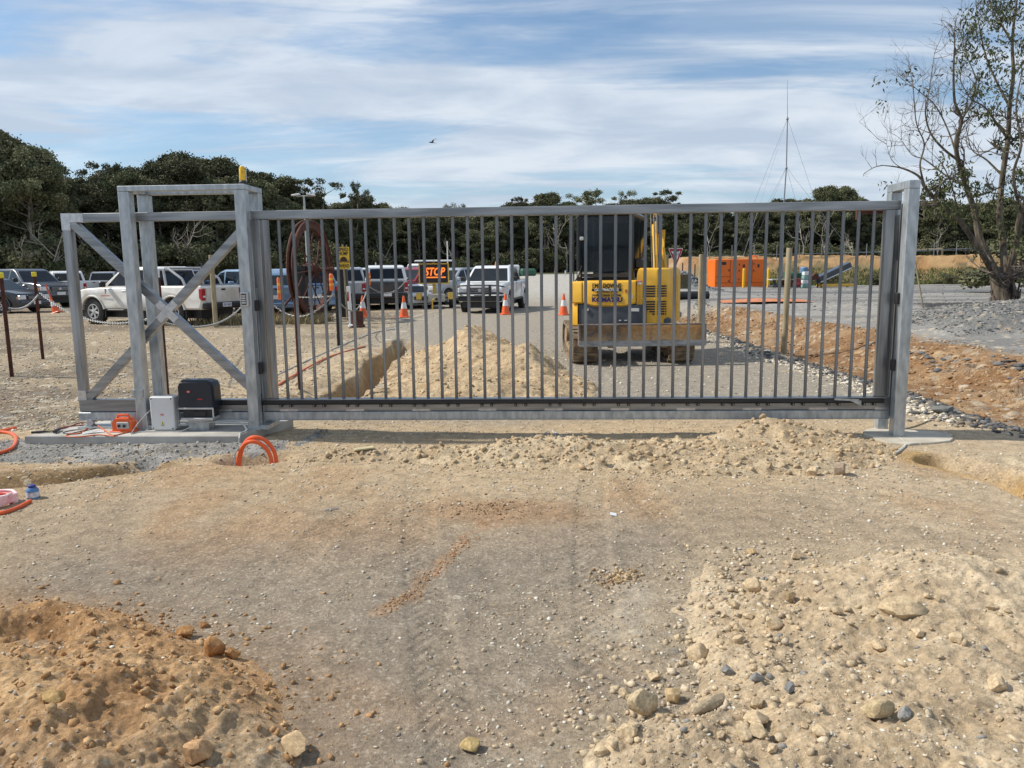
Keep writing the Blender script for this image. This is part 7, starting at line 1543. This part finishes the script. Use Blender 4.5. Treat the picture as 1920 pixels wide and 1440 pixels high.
for (zx, zy, dy_, s_, k) in [(1790, 375, -.9, .65, 800), (1765, 350, -1.0, .4, 300), (1870, 385, .6, .6, 400), (1905, 10, .3, .8, 650), (1880, 150, .5, .5, 160), (1920, 440, -.6, .5, 500), (1905, 250, .6, .45, 350), (1910, 330, .5, .4, 350), (1862, 110, 1.0, .35, 220), (1845, 215, 0, .3, 140), (1800, 330, .2, .3, 220)]:
    c_ = tp(zx, zy, dy_); cc2 = c_+rg.normal(0, s_*.7, (26, 3)); i = rg.integers(0, 26, k); P.append(cc2[i]+rg.normal(0, s_*.16, (k, 3)))
P = np.concatenate(P); V, F = cards(P, np.full(len(P), .15), rg, droop=1.2, asp=.17); c = np.zeros((len(P), 3)); c[:, 0] = rg.random(len(P)); c[:, 1] = rg.random(len(P))
np_mesh('crown', V, F, lf2, gt, col=np.repeat(c, 4, 0))
# hollow, flaking base
bk_ = MB()
for i in range(60):
    a = rg.uniform(2.6, 6.6); z = rg.uniform(.1, 1.75); rr_ = .46-.10*z/1.8; bk_.box((rr_*math.cos(a), rr_*math.sin(a), z+.1), (.03, rg.uniform(.08, .22), rg.uniform(.15, .5)), rot=(rg.normal(0, .15), rg.normal(0, .2), a), ch=.01)
bk_.build('loose_bark', dbark, gt); h_ = MB()
for x, z, w_, hh_ in ((-.10, .95, .12, .55), (.16, .6, .10, .4), (-.26, .5, .08, .35)): h_.lathe([(.01, -hh_*.5), (w_*.5, -hh_*.25), (w_*.55, hh_*.1), (.01, hh_*.5)], (x, -.43, z), 10)
h_.build('hollow', mat('charred_wood', (.012, .008, .006), rough=.95), gt, smooth=True)
# low green bush behind the gum at the right edge
for i, (px, py, Y_, s_, lab) in enumerate([(1945, 480, 36, 1.9, 'bright leafy bush hanging behind the gum trunk at right edge'), (1828, 505, 54, .9, 'dark rush clump on the grass near the gum trunk'), (1658, 520, 54, .8, 'dark rush clump on the grass behind the catch posts'), (1782, 522, 55, .7, 'dark rush clump between the catch posts and the gum'), (1550, 500, 56, .8, 'dry scrub on the bank behind the conveyor')]):
    o = copy_tree(protoB[i % 3]); q = AT(px, 520, Y_); o.location = (q[0], q[1], Z(q[0], q[1])-.25); o.scale = (s_*.8, s_*.8, s_*.62); o['label'] = lab
    if 'group' in o: del o['group']
# rough grass
def grass(name, xs, ys, h0, h1, m, label, w_=.012):
    n = len(xs); r = np.random.default_rng(n); z = total_h(xs, ys); h = r.uniform(h0, h1, n); a = r.random(n)*6.28; lx, ly = r.normal(0, .35, n)*h, r.normal(0, .35, n)*h; ww = w_*(.6+.8*r.random(n))
    A = np.stack([xs-np.cos(a)*ww, ys-np.sin(a)*ww, z-.01], -1); B = np.stack([xs+np.cos(a)*ww, ys+np.sin(a)*ww, z-.01], -1); T_ = np.stack([xs+lx, ys+ly, z+h], -1)
    V = np.stack([A, B, T_], 1).reshape(-1, 3); F = np.arange(n*3).reshape(-1, 3); o = np_mesh(name, V, F, m, nper=3); tag(o, label, 'grass', kind='stuff')
gm = mat('dry_grass', (.20, .16, .08), rough=.9, col2=(.36, .29, .16), scale=3); gg = mat('green_grass', (.05, .075, .015), rough=.9, col2=(.13, .15, .04), scale=.5)
r = np.random.default_rng(3)
k = 2600; grass('dry_weeds', r.uniform(-9.5, -5.6, k), 22.6+r.uniform(0, 1.8, k), .08, .38, gm, 'dry weeds growing round the foot of the rusty wheel', .02)
k = 15000; grass('bank_grass', r.uniform(15, 50, k), 55+4.5*r.random(k)**1.5, .08, .28, gg, 'rough green grass at the foot of the far bank', .035)
cx_ = r.normal(0, 1, 900); grass('dead_tuft', 7.0+cx_*.22, 9.6+r.normal(0, .25, 900), .08, .28, mat('grey_dead_grass', (.20, .18, .15), rough=.9), 'grey dead brush tuft on the orange bank', .005)
